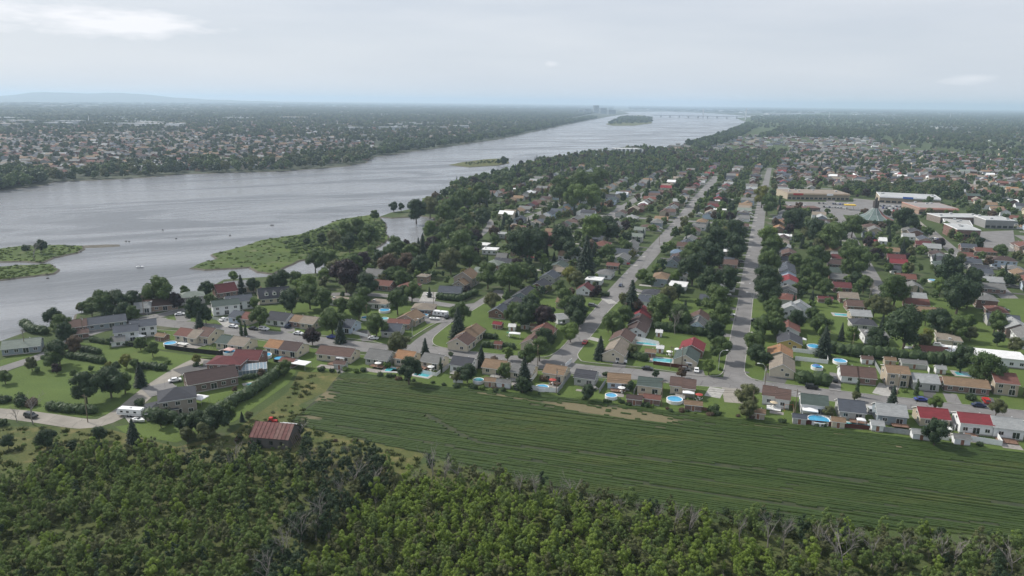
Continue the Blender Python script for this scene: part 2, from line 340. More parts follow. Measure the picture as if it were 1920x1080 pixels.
for k, (n_, pl) in enumerate(ISL):
    w_ = G(*pl); w_ = jag(jag(w_+[w_[0]], 2.0 if k < 3 else 4, 14 if k < 3 else 60, k), .7 if k < 3 else 2, 3 if k < 3 else 20, k+9)[:-1]; ISW.append(w_)
    tag(link(n_, ear(w_, 0.05 if k else 0.07, n_, 0.85, 1.5), [GR_ISLE if k < 3 else GR_MEADOW, MUD]), ['flat grassy islet with bushes at the frame edge', 'low grass bar below the bushy islet', 'long green spit with trees off the near shore', 'thin grey-green islet in mid river', 'wooded island before the bridge'][k], kind='structure')
# spits of gravel and rocks
tag(link('gravel_bar', ear(G((150, 459), (200, 457), (222, 457), (224, 460), (190, 462), (152, 463)), -0.55, 'bar', 0.2, 1), [MUD, MUD]), 'thin gravel bar trailing from the islet', kind='structure')
# hills on the horizon
hv = []; hf = []; nx, ny = 90, 14
for j in range(ny):
    for i in range(nx):
        az_ = math.radians(-46+46*i/(nx-1)); d_ = 17000+j*420
        px_ = 960+FPX*math.tan(az_)
        prof = 230*math.exp(-((px_-105)/70)**2)+215*math.exp(-((px_-245)/85)**2)+70*math.exp(-((px_-330)/180)**2)+105*math.exp(-((px_-150)/320)**2)+36
        prof += 9*math.sin(px_*0.09)+6*math.sin(px_*0.23+1)+4*math.sin(px_*.51)
        e = math.sin(math.pi*min(1, max(0, j/(ny-1))))**0.8; hv.append((d_*math.sin(az_), d_*math.cos(az_), prof*.48*e*min(1, i/6, (nx-1-i)/14)-2))
for j in range(ny-1):
    for i in range(nx-1): a = j*nx+i; hf.append((a, a+1, a+nx+1, a+nx))
me = bpy.data.meshes.new('hills'); me.from_pydata(hv, [], hf); me.update()
for p in me.polygons: p.use_smooth = True
tag(link('hills', me, GR_FAR), kind='structure')
# ------------------------------------------------------------------ grid of the town and its roads
O = Vector(g(1385, 716)); DV = Vector((0.332, 0.943)).normalized(); NV = Vector((DV.y, -DV.x)); AVA = math.atan2(DV.y, DV.x)
def st(s, t): p = O+NV*s+DV*t; return (p.x, p.y)
def to_st(x, y): q = Vector((x, y))-O; return (q.dot(NV), q.dot(DV))
FRONT = crv(G((262, 600), (300, 603), (345, 608), (420, 617), (500, 628), (600, 640), (700, 652), (800, 657), (900, 671), (1000, 680), (1100, 694), (1200, 702), (1300, 713), (1400, 722), (1500, 735), (1600, 746), (1700, 756), (1800, 765), (1900, 776), (2100, 800)))
ROADS = []
def road(line, w, mat=None, name='road', z=None, w2=None):
    ZI[0] += 0.005; ribbon(line, w, z or ZI[0], name, mat or ASPH, w2=w2); ROADS.append((line, w))
road(FRONT, 11.5)
road(crv([g(1385, 722), g(1388, 680), g(1393, 640), g(1405, 545), g(1425, 400), g(1437, 340), g(1443, 315)], 12), 11.5, w2=7)
road(crv([g(1040, 690), g(1072, 655), g(1110, 602), g(1180, 521), g(1270, 420), g(1310, 370), g(1345, 330)], 12), 10.5)
road(crv([g(775, 662), g(800, 638), g(850, 605), g(905, 570), g(945, 545)], 6), 9.5)
road(crv(G((-80, 728), (0, 694), (85, 665), (150, 632), (215, 612), (262, 600))), 6.5)
road(crv(G((262, 600), (300, 592), (340, 582), (420, 572), (520, 566), (620, 552), (720, 554), (800, 566), (860, 574), (905, 570))), 6.5)
road(crv(G((-150, 768), (0, 775), (80, 784), (160, 795), (200, 788), (240, 765), (290, 725), (345, 690), (380, 673))), 7, GRAV)
road([st(66+1, 75), st(66, 700)], 9); road([st(132, 60), st(132, 420)], 9); road([st(198, 60), st(198, 420)], 9); road([st(264, 40), st(264, 500)], 9)
road([st(-132, 270), st(-132, 620)], 9); road([st(-196, 300), st(-196, 560)], 8)
road([st(-200, 385), st(-5, 385)], 9); road([st(-200, 560), st(0, 560)], 9); road([st(0, 520), st(150, 520)], 9)
road([st(66, 60), st(330, 60)], 8)
for t_ in (720, 860, 1000): road([st(-230+(t_-720)*.6, t_), st(330, t_)], 9)
road(crv(G((900, 400), (920, 420), (895, 445)), 5), 6); road(crv(G((1140, 425), (1155, 405), (1165, 385)), 5), 8)
# raised lawns with kerbs between the streets
KB = {}
def block(name, line_px, close_px, z=0.12, kerb=True, mat=None):
    ln = crv(G(*line_px), 2.5); pl = ln+G(*close_px)
    tag(link(name, ear(pl, z, name), mat or GR_LAWN), kind='structure')
    if kerb: kerbline(ln)
    return pl
BL = []
BL.append(block('lawn', [(1165, 560), (1140, 585), (1122, 613), (1107, 632), (1091, 653), (1083, 665), (1088, 675), (1100, 679), (1160, 685), (1210, 690), (1260, 697), (1310, 704), (1340, 705), (1353, 701), (1358, 690), (1364, 660), (1371, 625), (1385, 560)], []))
BL.append(block('lawn', [(1412, 560), (1408, 600), (1403, 640), (1397, 680), (1396, 697), (1403, 706), (1425, 714), (1500, 724), (1575, 733), (1650, 742), (1712, 748), (1775, 756), (1862, 764), (1950, 774), (2050, 786)], [(2050, 560)]))
BL.append(block('lawn', [(922, 560), (880, 586), (850, 603), (822, 624), (811, 637), (817, 648), (850, 655), (900, 661), (942, 665), (980, 668), (1020, 670), (1040, 662), (1057, 648), (1070, 632), (1087, 610), (1102, 594), (1132, 560)], []))
BL.append(block('lawn', [(310, 598), (320, 600), (380, 606), (440, 613), (490, 619), (540, 624), (602, 629), (665, 636), (695, 640), (735, 648), (757, 645), (772, 633), (806, 612), (838, 596), (870, 578)], [(840, 579), (790, 571), (720, 561), (620, 559), (520, 572), (420, 580), (345, 590)]))
FLD_TOP = [(560, 697), (640, 699), (700, 703), (820, 724), (1000, 739), (1100, 751), (1300, 777), (1500, 797), (1700, 822), (1900, 847), (2050, 868)]
BL.append(block('lawn', [(285, 618), (345, 622), (420, 630), (500, 640), (600, 655), (700, 668), (740, 671), (800, 671), (900, 684), (1000, 694), (1100, 707), (1200, 714), (1300, 723), (1350, 727), (1432, 737), (1555, 752), (1700, 768), (1800, 778), (1950, 797), (2050, 812)], FLD_TOP[::-1]+[(520, 680), (420, 672), (300, 655), (210, 640)], z=0.11, mat=GR_LAWN))
tag(link('meadow', ear(G((0, 800), (130, 800), (205, 805), (330, 838), (430, 815), (540, 735), (560, 697), (640, 699), (610, 735), (560, 760), (590, 800), (700, 830), (800, 850), (760, 900), (690, 900), (600, 880), (420, 830), (250, 850), (90, 860), (0, 880)), 0.03), GR_MEADOW), kind='structure')
tag(link('lawn', ear(G((-60, 800), (-60, 730), (0, 703), (80, 672), (140, 642), (210, 645), (300, 658), (420, 675), (400, 672), (370, 672), (335, 690), (285, 722), (235, 758), (205, 776), (160, 784), (80, 775), (0, 768)), 0.035), GR_LAWN), kind='structure')
tag(link('lawn', ear(G((-60, 690), (0, 676), (80, 650), (75, 662), (0, 690), (-60, 715)), 0.03), GR_LAWN), kind='structure')
tag(link('lawn', ear(G((215, 800), (255, 795), (330, 740), (385, 690), (420, 668), (500, 672), (560, 690), (540, 720), (440, 790), (330, 830), (240, 815)), 0.045), GR_LAWN), kind='structure')
tag(link('forest_floor', ear([(-330, 60), (-300, 215)]+G((-60, 812), (90, 862), (250, 852), (420, 832), (600, 882), (700, 900), (820, 862), (1000, 910), (1300, 975), (1600, 1010), (1950, 1030))+[(330, 150), (330, 40)], 0.02), GR_FOREST), kind='structure')
# cross street at the lane east of the last front house
ribbon(crv(G((1372, 728), (1375, 745), (1378, 756)), 3), 7, 0.125, 'driveway', GRAV)
DRV = [((1160, 689), (1165, 672), 5), ((1300, 705), (1296, 693), 9), ((1345, 728), (1335, 745), 5.5), ((1450, 717), (1458, 703), 8), ((1565, 733), (1566, 700), 4), ((1655, 742), (1668, 722), 7), ((1745, 750), (1742, 730), 4), ((1790, 757), (1780, 738), 4.5),
       ((1632, 760), (1630, 778), 4), ((1855, 762), (1850, 745), 4), ((540, 623), (538, 602), 6), ((437, 612), (418, 596), 7), ((690, 640), (680, 620), 5), ((820, 606), (812, 594), 10), ((1105, 634), (1128, 640), 4), ((985, 668), (985, 660), 6), ((345, 603), (340, 590), 6),
       ((800, 566), (808, 548), 8), ((1380, 600), (1350, 598), 5), ((1409, 600), (1430, 600), 5), ((1408, 625), (1432, 627), 5), ((1384, 580), (1350, 577), 5), ((1373, 630), (1345, 628), 5), ((1408, 655), (1432, 657), 4), ((1396, 698), (1404, 700), 2), ((1180, 540), (1205, 548), 5), ((1150, 570), (1135, 560), 5),
       ((380, 688), (440, 682), 14), ((292, 722), (310, 738), 10), ((245, 768), (262, 790), 6), ((345, 688), (370, 700), 9), ((250, 600), (205, 607), 8), ((195, 617), (185, 607), 12), ((280, 590), (268, 578), 6), ((630, 668), (640, 700), 3), ((720, 672), (730, 690), 3)]
for k, (a, b, w_) in enumerate(DRV):
    ribbon([g(*a), g(*b)], w_, 0.135+0.004*(k % 5), 'driveway', [ASPHD, ASPH, CONC][k % 3])
kerbline(crv(G((262, 595), (300, 588), (340, 579)), 3), w=0.8, h=.1)
# ------------------------------------------------------------------ the crop field
fld = G(*FLD_TOP[1:]) + G((2050, 1030), (1870, 1005), (1500, 985), (1200, 950), (1000, 905), (800, 852), (700, 830), (600, 808), (565, 800), (545, 790), (580, 760), (610, 735), (625, 715))
BARE = [(1140, 771, 24, 4.0, 1.0), (1215, 786, 9, 1.6, .8), (600, 742, 8, 5, .8), (655, 716, 10, 1.6, .5), (585, 785, 6, 5, .5), (930, 741, 12, 1.3, .6), (1440, 801, 12, 1.0, .5), (1690, 838, 14, .9, .5), (1240, 802, 9, .8, .4), (1560, 812, 8, .8, .4)]
RA = math.radians(-15.5); BW = [(*g(a, b), c, d, e) for a, b, c, d, e in BARE]
SOIL, st_, sb_ = newmat('field_soil'); sp0 = pos(st_); sx = nd(st_, 'ShaderNodeSeparateXYZ'); st_.links.new(sp0, sx.inputs[0]); acc = 0.0
for (bx_, by_, ba, bb, bs) in BW:
    dx_ = M('SUBTRACT', sx.outputs[0], bx_, t=st_); dy_ = M('SUBTRACT', sx.outputs[1], by_, t=st_)
    u_ = M('DIVIDE', M('ADD', M('MULTIPLY', dx_, math.cos(RA), t=st_), M('MULTIPLY', dy_, math.sin(RA), t=st_), t=st_), ba, t=st_)
    v_ = M('DIVIDE', M('SUBTRACT', M('MULTIPLY', dy_, math.cos(RA), t=st_), M('MULTIPLY', dx_, math.sin(RA), t=st_), t=st_), bb, t=st_)
    q_ = M('EXPONENT', M('MULTIPLY', M('ADD', M('MULTIPLY', u_, u_, t=st_), M('MULTIPLY', v_, v_, t=st_), t=st_), -1.0, t=st_), t=st_)
    acc = M('ADD', M('MULTIPLY', q_, bs, t=st_), acc, t=st_)
fac_ = ramp(st_, M('ADD', acc, M('MULTIPLY', noise(st_, mapping(st_, sp0, (.08, .5, 1), (0, 0, -RA)), 1.0, 6, .65), .8, t=st_), t=st_), .64, .95)
c_ = MIXC(st_, ramp(st_, noise(st_, sp0, .3, 5), .35, .65), (.018, .028, .010), (.040, .048, .016)); c_ = MIXC(st_, fac_, c_, MIXC(st_, noise(st_, sp0, .8, 5), (.095, .084, .042), (.165, .138, .075)))
st_.links.new(c_, sb_.inputs[0]); sb_.inputs['Roughness'].default_value = .95; bump(st_, sb_, noise(st_, sp0, 1.5, 4), .5, .2)
tag(link('field_soil', ear(fld, 0.05), SOIL), kind='structure')
cm, ct, cb = newmat('crop_leaves'); cp = pos(ct)
rot = mapping(ct, cp, (0.03, 0.55, 1), (0, 0, math.radians(15.5)))
c_ = MIXC(ct, ramp(ct, noise(ct, rot, 1.0, 6, 0.6), 0.3, 0.7), (.023, .043, .009), (.041, .066, .013))
c_ = MIXC(ct, ramp(ct, noise(ct, mapping(ct, cp, (0.02, 0.13, 1), (0, 0, math.radians(15.5))), 1.0, 5, 0.65), 0.52, 0.72, 0, .75), c_, (.070, .078, .018))
at = nd(ct, 'ShaderNodeAttribute', attribute_name='v'); c_ = MIXC(ct, M('MULTIPLY', at.outputs['Fac'], 0.5, t=ct), c_, (.040, .070, .016))
ct.links.new(c_, cb.inputs[0]); cb.inputs['Roughness'].default_value = 0.7; cb.inputs['Specular IOR Level'].default_value = 0.2
bump(ct, cb, noise(ct, cp, 3.5, 3), 0.6, 0.25)
ra = math.radians(-15.5); rd = np.array([math.cos(ra), math.sin(ra)]); rn = np.array([-rd[1], rd[0]]); c0 = np.array(g(1200, 840))
V = []; F = []; VV = []; rr = np.random.default_rng(5); bare = [(1010, 745), (1100, 748), (1200, 762), (1280, 780), (1200, 796), (1110, 784), (1040, 768)]
bare2 = [(560, 790), (575, 745), (640, 718), (700, 716), (640, 745), (600, 790)]
track = G((600, 752), (730, 768), (800, 778), (860, 812), (900, 832), (1100, 850), (1500, 886), (1870, 941), (2100, 975))
trk2 = G((640, 800), (760, 822), (860, 842), (1000, 866), (1200, 905), (1500, 950), (1870, 985))
for k in range(-62, 70):
    off = k*0.92+rr.normal(0, .13); us = np.arange(-150, 230, 1.7); cc = c0+us[:, None]*rd+(off+0.25*np.sin(us*0.013+k*.02))[:, None]*rn
    pp = pjn(np.c_[cc, np.zeros(len(cc))]); ok = inpoly(cc, fld)
    prob = np.full(len(cc), .004)
    for (bx_, by_, ba, bb, bs) in BW:
        du = (cc-np.array([bx_, by_]))@rd/ba; dv = (cc-np.array([bx_, by_]))@rn/bb; prob = prob+np.clip(bs*1.1*np.exp(-du*du-dv*dv)-.12, 0, .66)
    ok &= rr.random(len(cc)) > prob; ok &= segdist(cc, track) > 0.62; ok &= segdist(cc, trk2) > .4
    h = np.clip(0.36+rr.normal(0, .03, len(cc))+(0.05 if rr.random() > .06 else -.12)+0.05*np.sin(us*rr.uniform(.02, .06)+k*1.7), .12, .8); w = 0.47+0.04*rr.normal(0, 1, len(cc))
    for i in range(len(cc)-1):
        if ok[i] and ok[i+1]:
            n = len(V); a, b = cc[i], cc[i+1]; j1 = rr.random()
            V += [(*(a-rn*w[i]), .15), (*(a-rn*w[i]*.4), h[i]), (*(a+rn*w[i]*.5), h[i]*(.85+.2*j1)), (*(a+rn*w[i]), .05), (*(b-rn*w[i+1]), .05), (*(b-rn*w[i+1]*.5), h[i+1]), (*(b+rn*w[i+1]*.5), h[i+1]*.95), (*(b+rn*w[i+1]), .05)]
            F += [(n, n+4, n+5, n+1), (n+1, n+5, n+6, n+2), (n+2, n+6, n+7, n+3)]; q = rr.random(); VV += [q, q, q]
me = bpy.data.meshes.new('crop'); me.from_pydata(V, [], F); me.update(); at_ = me.attributes.new('v', 'FLOAT', 'FACE'); at_.data.foreach_set('value', VV)
tag(link('crop_rows', me, cm), 'dark green rows of a low crop filling the field', 'crop', kind='stuff')
# ------------------------------------------------------------------ vegetation templates
def leafmesh(name, lobes, n, size, seed, squash=1.0, core=0.74, up=0.25, mats=None, extra=None):
    r = np.random.default_rng(seed); lob = np.array(lobes, float); area = lob[:, 3]**2; cnt = np.maximum(3, (n*area/area.sum()).astype(int)); P = []; Nn = []; lv = []
    for (x, y, z, q), c in zip(lob, cnt):
        d = r.normal(0, 1, (c, 3)); d /= np.linalg.norm(d, axis=1)[:, None]; d[:, 2] *= squash
        P.append(np.array([x, y, z])+d*q*r.uniform(.78, 1.08, (c, 1))); Nn.append(d); lv.append(np.full(c, r.random()))
    P = np.vstack(P); Nn = np.vstack(Nn); lv = np.hstack(lv)
    keep = np.ones(len(P), bool)
    for x, y, z, q in lob:
        dd = (P-np.array([x, y, z])); dd[:, 2] /= squash; keep &= np.linalg.norm(dd, axis=1) > q*0.72
    P, Nn, lv = P[keep], Nn[keep], lv[keep]; k = len(P)
    Nn = Nn+r.normal(0, .55, (k, 3)); Nn[:, 2] += up; Nn /= np.linalg.norm(Nn, axis=1)[:, None]
    a = np.cross(Nn, r.normal(0, 1, (k, 3))); a /= np.linalg.norm(a, axis=1)[:, None]; b = np.cross(Nn, a); s = size*r.uniform(.6, 1.35, (k, 1))
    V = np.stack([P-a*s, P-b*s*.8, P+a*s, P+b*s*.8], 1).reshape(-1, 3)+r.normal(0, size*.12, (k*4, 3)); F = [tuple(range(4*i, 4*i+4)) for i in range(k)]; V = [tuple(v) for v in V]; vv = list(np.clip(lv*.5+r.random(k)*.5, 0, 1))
    if core:
        for x, y, z, q in lob:
            bm = bmesh.new(); bmesh.ops.create_icosphere(bm, subdivisions=1 if q < 1.0 else 2, radius=q*core)
            o0 = len(V)
            for v in bm.verts: j = 1+r.normal(0, .09); V.append((x+v.co.x*j, y+v.co.y*j, z+v.co.z*j*squash))
            bm.verts.index_update()
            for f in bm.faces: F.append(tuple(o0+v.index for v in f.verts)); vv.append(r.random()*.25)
            bm.free()
    me = bpy.data.meshes.new(name); me.from_pydata(V, [], F); me.update(); at_ = me.attributes.new('v', 'FLOAT', 'FACE'); at_.data.foreach_set('value', vv)
    return me
def broad_lobes(r, R=4.0, H=10.0, n=16):
    L = []
    for i in range(n):
        th = r.uniform(0, 6.28); u_ = r.uniform(-1, 1); rad = R*0.74*math.sqrt(max(0, 1-u_*u_))*r.uniform(.65, 1.2)
        L.append((rad*math.cos(th), rad*math.sin(th), H*.58+u_*H*.29, R*r.uniform(.20, .42)))
    L.append((0, 0, H*.6, R*.55)); L.append((r.uniform(-.8, .8), r.uniform(-.8, .8), H*.80, R*.38)); return L
def trunkmesh(seed, H=10.0, R=4.0, r0=.28):
    r = random.Random(seed); mb = MB(); mb.tube([(0, 0, -.2), (r.uniform(-.1, .1), .1, H*.2), (.1, 0, H*.42), (0, .1, H*.7)], [r0, r0*.8, r0*.6, r0*.25], 7)
    for i in range(5):
        th = i*1.25+r.uniform(0, .6); mb.tube([(0, 0, H*(.2+.05*i)), (math.cos(th)*R*.3, math.sin(th)*R*.3, H*(.36+.05*i)), (math.cos(th)*R*.62, math.sin(th)*R*.62, H*(.48+.05*i))], [r0*.5, r0*.33, r0*.12], 5)
    return mb.mesh('trunk')
TM = {}        # kind -> list of (crown mesh, trunk mesh)
def addkind(k, crowns, trunks): TM[k] = list(zip(crowns, trunks))
def recol(me, mat):
    c = me.copy(); c.materials.clear(); c.materials.append(mat); return c
rb = random.Random(3)
broad = [leafmesh('crown', broad_lobes(rb, rb.uniform(3.5, 4.6), 10, 26), 5600, .19, 20+i) for i in range(6)]
btr = [trunkmesh(i) for i in range(6)]
for t_ in btr: t_.materials.append(BARK)
for key in 'bldpyor':
    addkind(key, [recol(c, LEAF[key]) for c in broad], btr)
def spruce(seed, H=12, R=2.6):
    r = np.random.default_rng(seed); V = []; F = []; vv = []
    for i in range(24):
        z = H*(.06+.92*i/24); rad = R*(1-(z/H))**.85+.15; nb = 11 if i < 14 else 7
        for k in range(nb):
            th = 2*math.pi*(k+r.random()*.8)/nb+i*.4; L = rad*r.uniform(.75, 1.12); w_ = .16*rad+.22; dr = .28*L
            d = np.array([math.cos(th), math.sin(th)]); q = np.array([-d[1], d[0]])
            for s0, s1 in ((.05, .6), (.45, 1.0)):
                a = d*L*s0; b = d*L*s1; z0 = z+.25-dr*s0; z1 = z+.1-dr*s1; n = len(V); ww0 = w_*(1.15-s0*.5); ww1 = w_*(.9-s1*.75)
                V += [(*(a-q*ww0), z0-.12), (*(b-q*ww1), z1-.08), (*b, z1+.10), (*a, z0+.14), (*(a+q*ww0), z0-.12), (*(b+q*ww1), z1-.08)]
                F += [(n, n+1, n+2, n+3), (n+3, n+2, n+5, n+4)]; x = r.random(); vv += [x, x]
    n = len(V); V.append((0, 0, H)); m0 = 9
    for k in range(m0): V.append((R*.62*math.cos(6.283*k/m0), R*.62*math.sin(6.283*k/m0), H*.06))
    for k in range(m0): F.append((n, n+1+k, n+1+(k+1) % m0)); vv.append(0)
    me = bpy.data.meshes.new('crown'); me.from_pydata(V, [], F); me.update(); at_ = me.attributes.new('v', 'FLOAT', 'FACE'); at_.data.foreach_set('value', vv); me.materials.append(LEAF['n']); return me
strk = MB().tube([(0, 0, -.2), (0, 0, 5), (0, 0, 11)], [.2, .14, .03], 6).mesh('trunk'); strk.materials.append(BARK)
addkind('s', [spruce(i, 12, 2.4+.25*i) for i in range(3)], [strk]*3)
def col_lobes(r, R=1.0, H=7.0): return [(r.uniform(-.15, .15), r.uniform(-.15, .15), H*(.1+.09*i), R*(1.0-.07*i)*r.uniform(.85, 1.05)) for i in range(10)]
ctr = MB().tube([(0, 0, -.2), (0, 0, 3)], [.12, .05], 5).mesh('trunk'); ctr.materials.append(BARK)
addkind('c', [recol(leafmesh('crown', col_lobes(rb), 900, .15, 60+i), LEAF['h']) for i in range(2)], [ctr]*2)
def sap_lobes(r, R=1.5, H=6.0):
    L = []
    for i in range(17):
        u_ = r.uniform(-1, 1); th = r.uniform(0, 6.28); rad = R*r.uniform(.55, .95)*math.sqrt(1-u_*u_); L.append((rad*math.cos(th), rad*math.sin(th), H*.60+u_*H*.34, R*r.uniform(.18, .36)))
    return L+[(0, 0, H*.55, R*.5), (r.uniform(-.3, .3), r.uniform(-.3, .3), H*.98, R*.2)]
sap = [leafmesh('crown', sap_lobes(rb, rb.uniform(1.3, 1.8)), 2600, .085, 80+i) for i in range(6)]
sptr = MB().tube([(0, 0, -.2), (.05, 0, 2), (0, .05, 4)], [.09, .06, .02], 5).mesh('trunk'); sptr.materials.append(BARK)
for key, lk in (('S', 's'), ('T', 't'), ('P', 'd'), ('U', 'o')): addkind(key, [recol(c, LEAF[lk]) for c in sap], [sptr]*6)
def shr_lobes(r, R=1.3): return [(r.uniform(-R, R)*.6, r.uniform(-R, R)*.6, R*r.uniform(.35, .8), R*r.uniform(.35, .55)) for i in range(8)]
shr = [leafmesh('shrub', shr_lobes(rb), 700, .14, 120+i) for i in range(4)]
for key, lk in (('h', 'h'), ('H', 'l'), ('Y', 'y'), ('R', 'r')): addkind(key, [recol(c, LEAF[lk]) for c in shr], [None]*4)
def bare_tree(seed, H=11):
    r = random.Random(seed); mb = MB()
    def br(p, d, L, rad, lev):
        p1 = p+d*L*.5+Vector((r.uniform(-.1, .1)*L, r.uniform(-.1, .1)*L, 0)); p2 = p1+(d+Vector((r.uniform(-.25, .25), r.uniform(-.25, .25), .1))).normalized()*L*.5
        mb.tube([p, p1, p2], [rad, rad*.8, rad*.55], 5 if lev < 2 else 3)
        if lev < 4:
            for k in range(3 if lev else 5):
                a = r.uniform(0, 6.28); s = r.uniform(.45, .85); dd = (d+Vector((math.cos(a)*s, math.sin(a)*s, r.uniform(-.1, .35)))).normalized(); q = p+(p2-p)*r.uniform(.45, 1)
                br(q, dd, L*r.uniform(.5, .72), rad*.5, lev+1)
    br(Vector((0, 0, -.2)), Vector((0, 0, 1)), H*.42, .17, 0)
    me = mb.mesh('branches'); me.materials.append(GREYBARK); return me
addkind('g', [bare_tree(i) for i in range(4)], [None]*4)
DIMS = dict(b=(10, 8), l=(10, 8), d=(10, 8), p=(10, 8), y=(10, 8), o=(10, 8), r=(10, 8), s=(12, 5), c=(7, 2), S=(6, 3.2), T=(6, 3.2), P=(6, 3.2), U=(6, 3.2), h=(1.6, 2.6), H=(1.6, 2.6), Y=(1.6, 2.6), R=(1.6, 2.6), g=(11, 6))
NAMES = dict(b='broadleaf_tree', l='broadleaf_tree', d='broadleaf_tree', p='purple_tree', y='yellow_tree', o='broadleaf_tree', r='broadleaf_tree', s='spruce_tree', c='columnar_cedar', S='young_tree', T='young_tree', P='young_tree', U='young_tree', h='shrub', H='shrub', Y='shrub', R='shrub', g='bare_tree')
TREES_PLACED = []
def plant(k, x, y, sc, label, group=None, parts=True, sz=1.0, cat=None, z0=0.0, count=True):
    i = rb.randrange(len(TM[k])); cm_, tm_ = TM[k][i]; rz = rb.uniform(0, 6.28)
    if parts and tm_ is not None:
        r_ = link(NAMES[k], None, loc=(x, y, z0), rz=rz); r_.scale = (sc, sc, sc*sz); link('crown', cm_, parent=r_); link('trunk', tm_, parent=r_)
    else:
        r_ = link(NAMES[k], cm_, loc=(x, y, z0), rz=rz); r_.scale = (sc, sc, sc*sz)
    tag(r_, label, cat or ('shrub' if k in 'hHYR' else 'tree'), group)
    if count: TREES_PLACED.append((x, y, DIMS[k][1]*sc*.5))
    return r_
def hedge(pts, w, h, label, key='h', seed=0, z=0.0, group=None):
    r = random.Random(seed+int(abs(pts[0][0])*10)); L = []
    for a, b in zip(pts[:-1], pts[1:]):
        D = math.hypot(b[0]-a[0], b[1]-a[1]); n = max(1, int(D/(w*.42)))
        for i in range(n):
            t = (i+.5)/n
            for q in range(max(1, int(h/w+.5))):
                L.append((a[0]+(b[0]-a[0])*t+r.uniform(-.12, .12)*w, a[1]+(b[1]-a[1])*t+r.uniform(-.12, .12)*w, w*.4+q*w*.75*(h/max(h, w*.8*max(1, int(h/w+.5)))), w*r.uniform(.48, .6)))
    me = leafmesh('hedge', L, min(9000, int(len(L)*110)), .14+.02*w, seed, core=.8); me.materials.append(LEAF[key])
    o = link('hedge', me, loc=(0, 0, z)); tag(o, label, 'hedge', group)
    TREES_PLACED.append((sum(p[0] for p in pts)/len(pts), sum(p[1] for p in pts)/len(pts), w)); return o
def scatter(name, P, SC, RZ, IDX, meshes, label, cat=None, szr=None):
    me = bpy.data.meshes.new(name); me.from_pydata([tuple(p) for p in P], [], [])
    a = me.attributes.new('sc', 'FLOAT_VECTOR', 'POINT'); a.data.foreach_set('vector', np.asarray(SC, float).ravel())
    a = me.attributes.new('rot', 'FLOAT_VECTOR', 'POINT'); a.data.foreach_set('vector', np.c_[np.zeros(len(P)), np.zeros(len(P)), RZ].ravel())
    a = me.attributes.new('idx', 'INT', 'POINT'); a.data.foreach_set('value', np.asarray(IDX, int))
    ob = link(name, me); tag(ob, label, cat, kind='stuff')
    ng = bpy.data.node_groups.new(name, 'GeometryNodeTree'); ng.interface.new_socket('Geometry', in_out='INPUT', socket_type='NodeSocketGeometry'); ng.interface.new_socket('Geometry', in_out='OUTPUT', socket_type='NodeSocketGeometry')
    gi = ng.nodes.new('NodeGroupInput'); go = ng.nodes.new('NodeGroupOutput'); ip = ng.nodes.new('GeometryNodeInstanceOnPoints'); ip.inputs['Pick Instance'].default_value = True
    g2 = ng.nodes.new('GeometryNodeGeometryToInstance')
    for m_ in reversed(meshes):
        src = bpy.data.objects.new('source', m_); oi = ng.nodes.new('GeometryNodeObjectInfo'); oi.inputs['Object'].default_value = src; oi.inputs['As Instance'].default_value = False
        ng.links.new(oi.outputs['Geometry'], g2.inputs[0])
    def attr(n, typ):
        x = ng.nodes.new('GeometryNodeInputNamedAttribute'); x.data_type = typ; x.inputs[0].default_value = n
        return [s for s in x.outputs if s.enabled and s.name == 'Attribute'][0] if any(s.enabled for s in x.outputs) else x.outputs[0]
    ng.links.new(gi.outputs[0], ip.inputs['Points']); ng.links.new(g2.outputs[0], ip.inputs['Instance'])
    ng.links.new(attr('idx', 'INT'), ip.inputs['Instance Index'])
    ng.links.new(attr('rot', 'FLOAT_VECTOR'), ip.inputs['Rotation']); ng.links.new(attr('sc', 'FLOAT_VECTOR'), ip.inputs['Scale'])
    ng.links.new(ip.outputs[0], go.inputs[0]); md = ob.modifiers.new('scatter', 'NODES'); md.node_group = ng
    return ob
# ------------------------------------------------------------------ houses
HOUSES = []      # (x, y, radius)
_wf = {}
def winmesh(kind):
    if kind in _wf: return _wf[kind]
    if kind == 'win': w, h = 1.3, 1.15
    elif kind == 'small': w, h = .8, .8
    elif kind == 'big': w, h = 2.3, 1.4
    elif kind == 'patio': w, h = 1.9, 2.0
    elif kind == 'door': w, h = .95, 2.05
    elif kind == 'garage': w, h = 2.7, 2.2
    fr = MB(); t = .09; d = .07
    fr.box(-w/2-t, w/2+t, -d, 0, -h/2-t, -h/2); fr.box(-w/2-t, w/2+t, -d, 0, h/2, h/2+t); fr.box(-w/2-t, -w/2, -d, 0, -h/2, h/2); fr.box(w/2, w/2+t, -d, 0, -h/2, h/2)
    if kind in ('win', 'big', 'patio'): fr.box(-.035, .035, -d, 0, -h/2, h/2)
    if kind == 'garage':
        for q in range(3): fr.box(-w/2, w/2, -.05, 0, -h/2+.55*(q+1)-.02, -h/2+.55*(q+1)+.02)
    pa = MB().box(-w/2, w/2, -.03, .01, -h/2, h/2)
    f = fr.mesh('window_frame'); f.materials.append(TRIM); p = pa.mesh('pane'); p.materials.append(DARK if kind not in ('garage', 'door') else (WHITE if kind == 'garage' else mat_plain('door_paint', (.25, .12, .08), .5)))
    _wf[kind] = (f, p, h); return _wf[kind]
def put_window(root, kind, x, y, z, ang, sub=True):
    f, p, h = winmesh(kind); nm = {'door': 'door', 'garage': 'garage_door', 'patio': 'patio_door'}.get(kind, 'window')
    o = link(nm, f, parent=root, loc=(x, y, z), rz=ang)
    q = link('pane' if kind != 'door' and kind != 'garage' else 'panel', p, parent=o); return o
def tocam(x, y, ang):
    c = Vector((-x, -y)).normalized(); return c.x*math.cos(ang)+c.y*math.sin(ang)
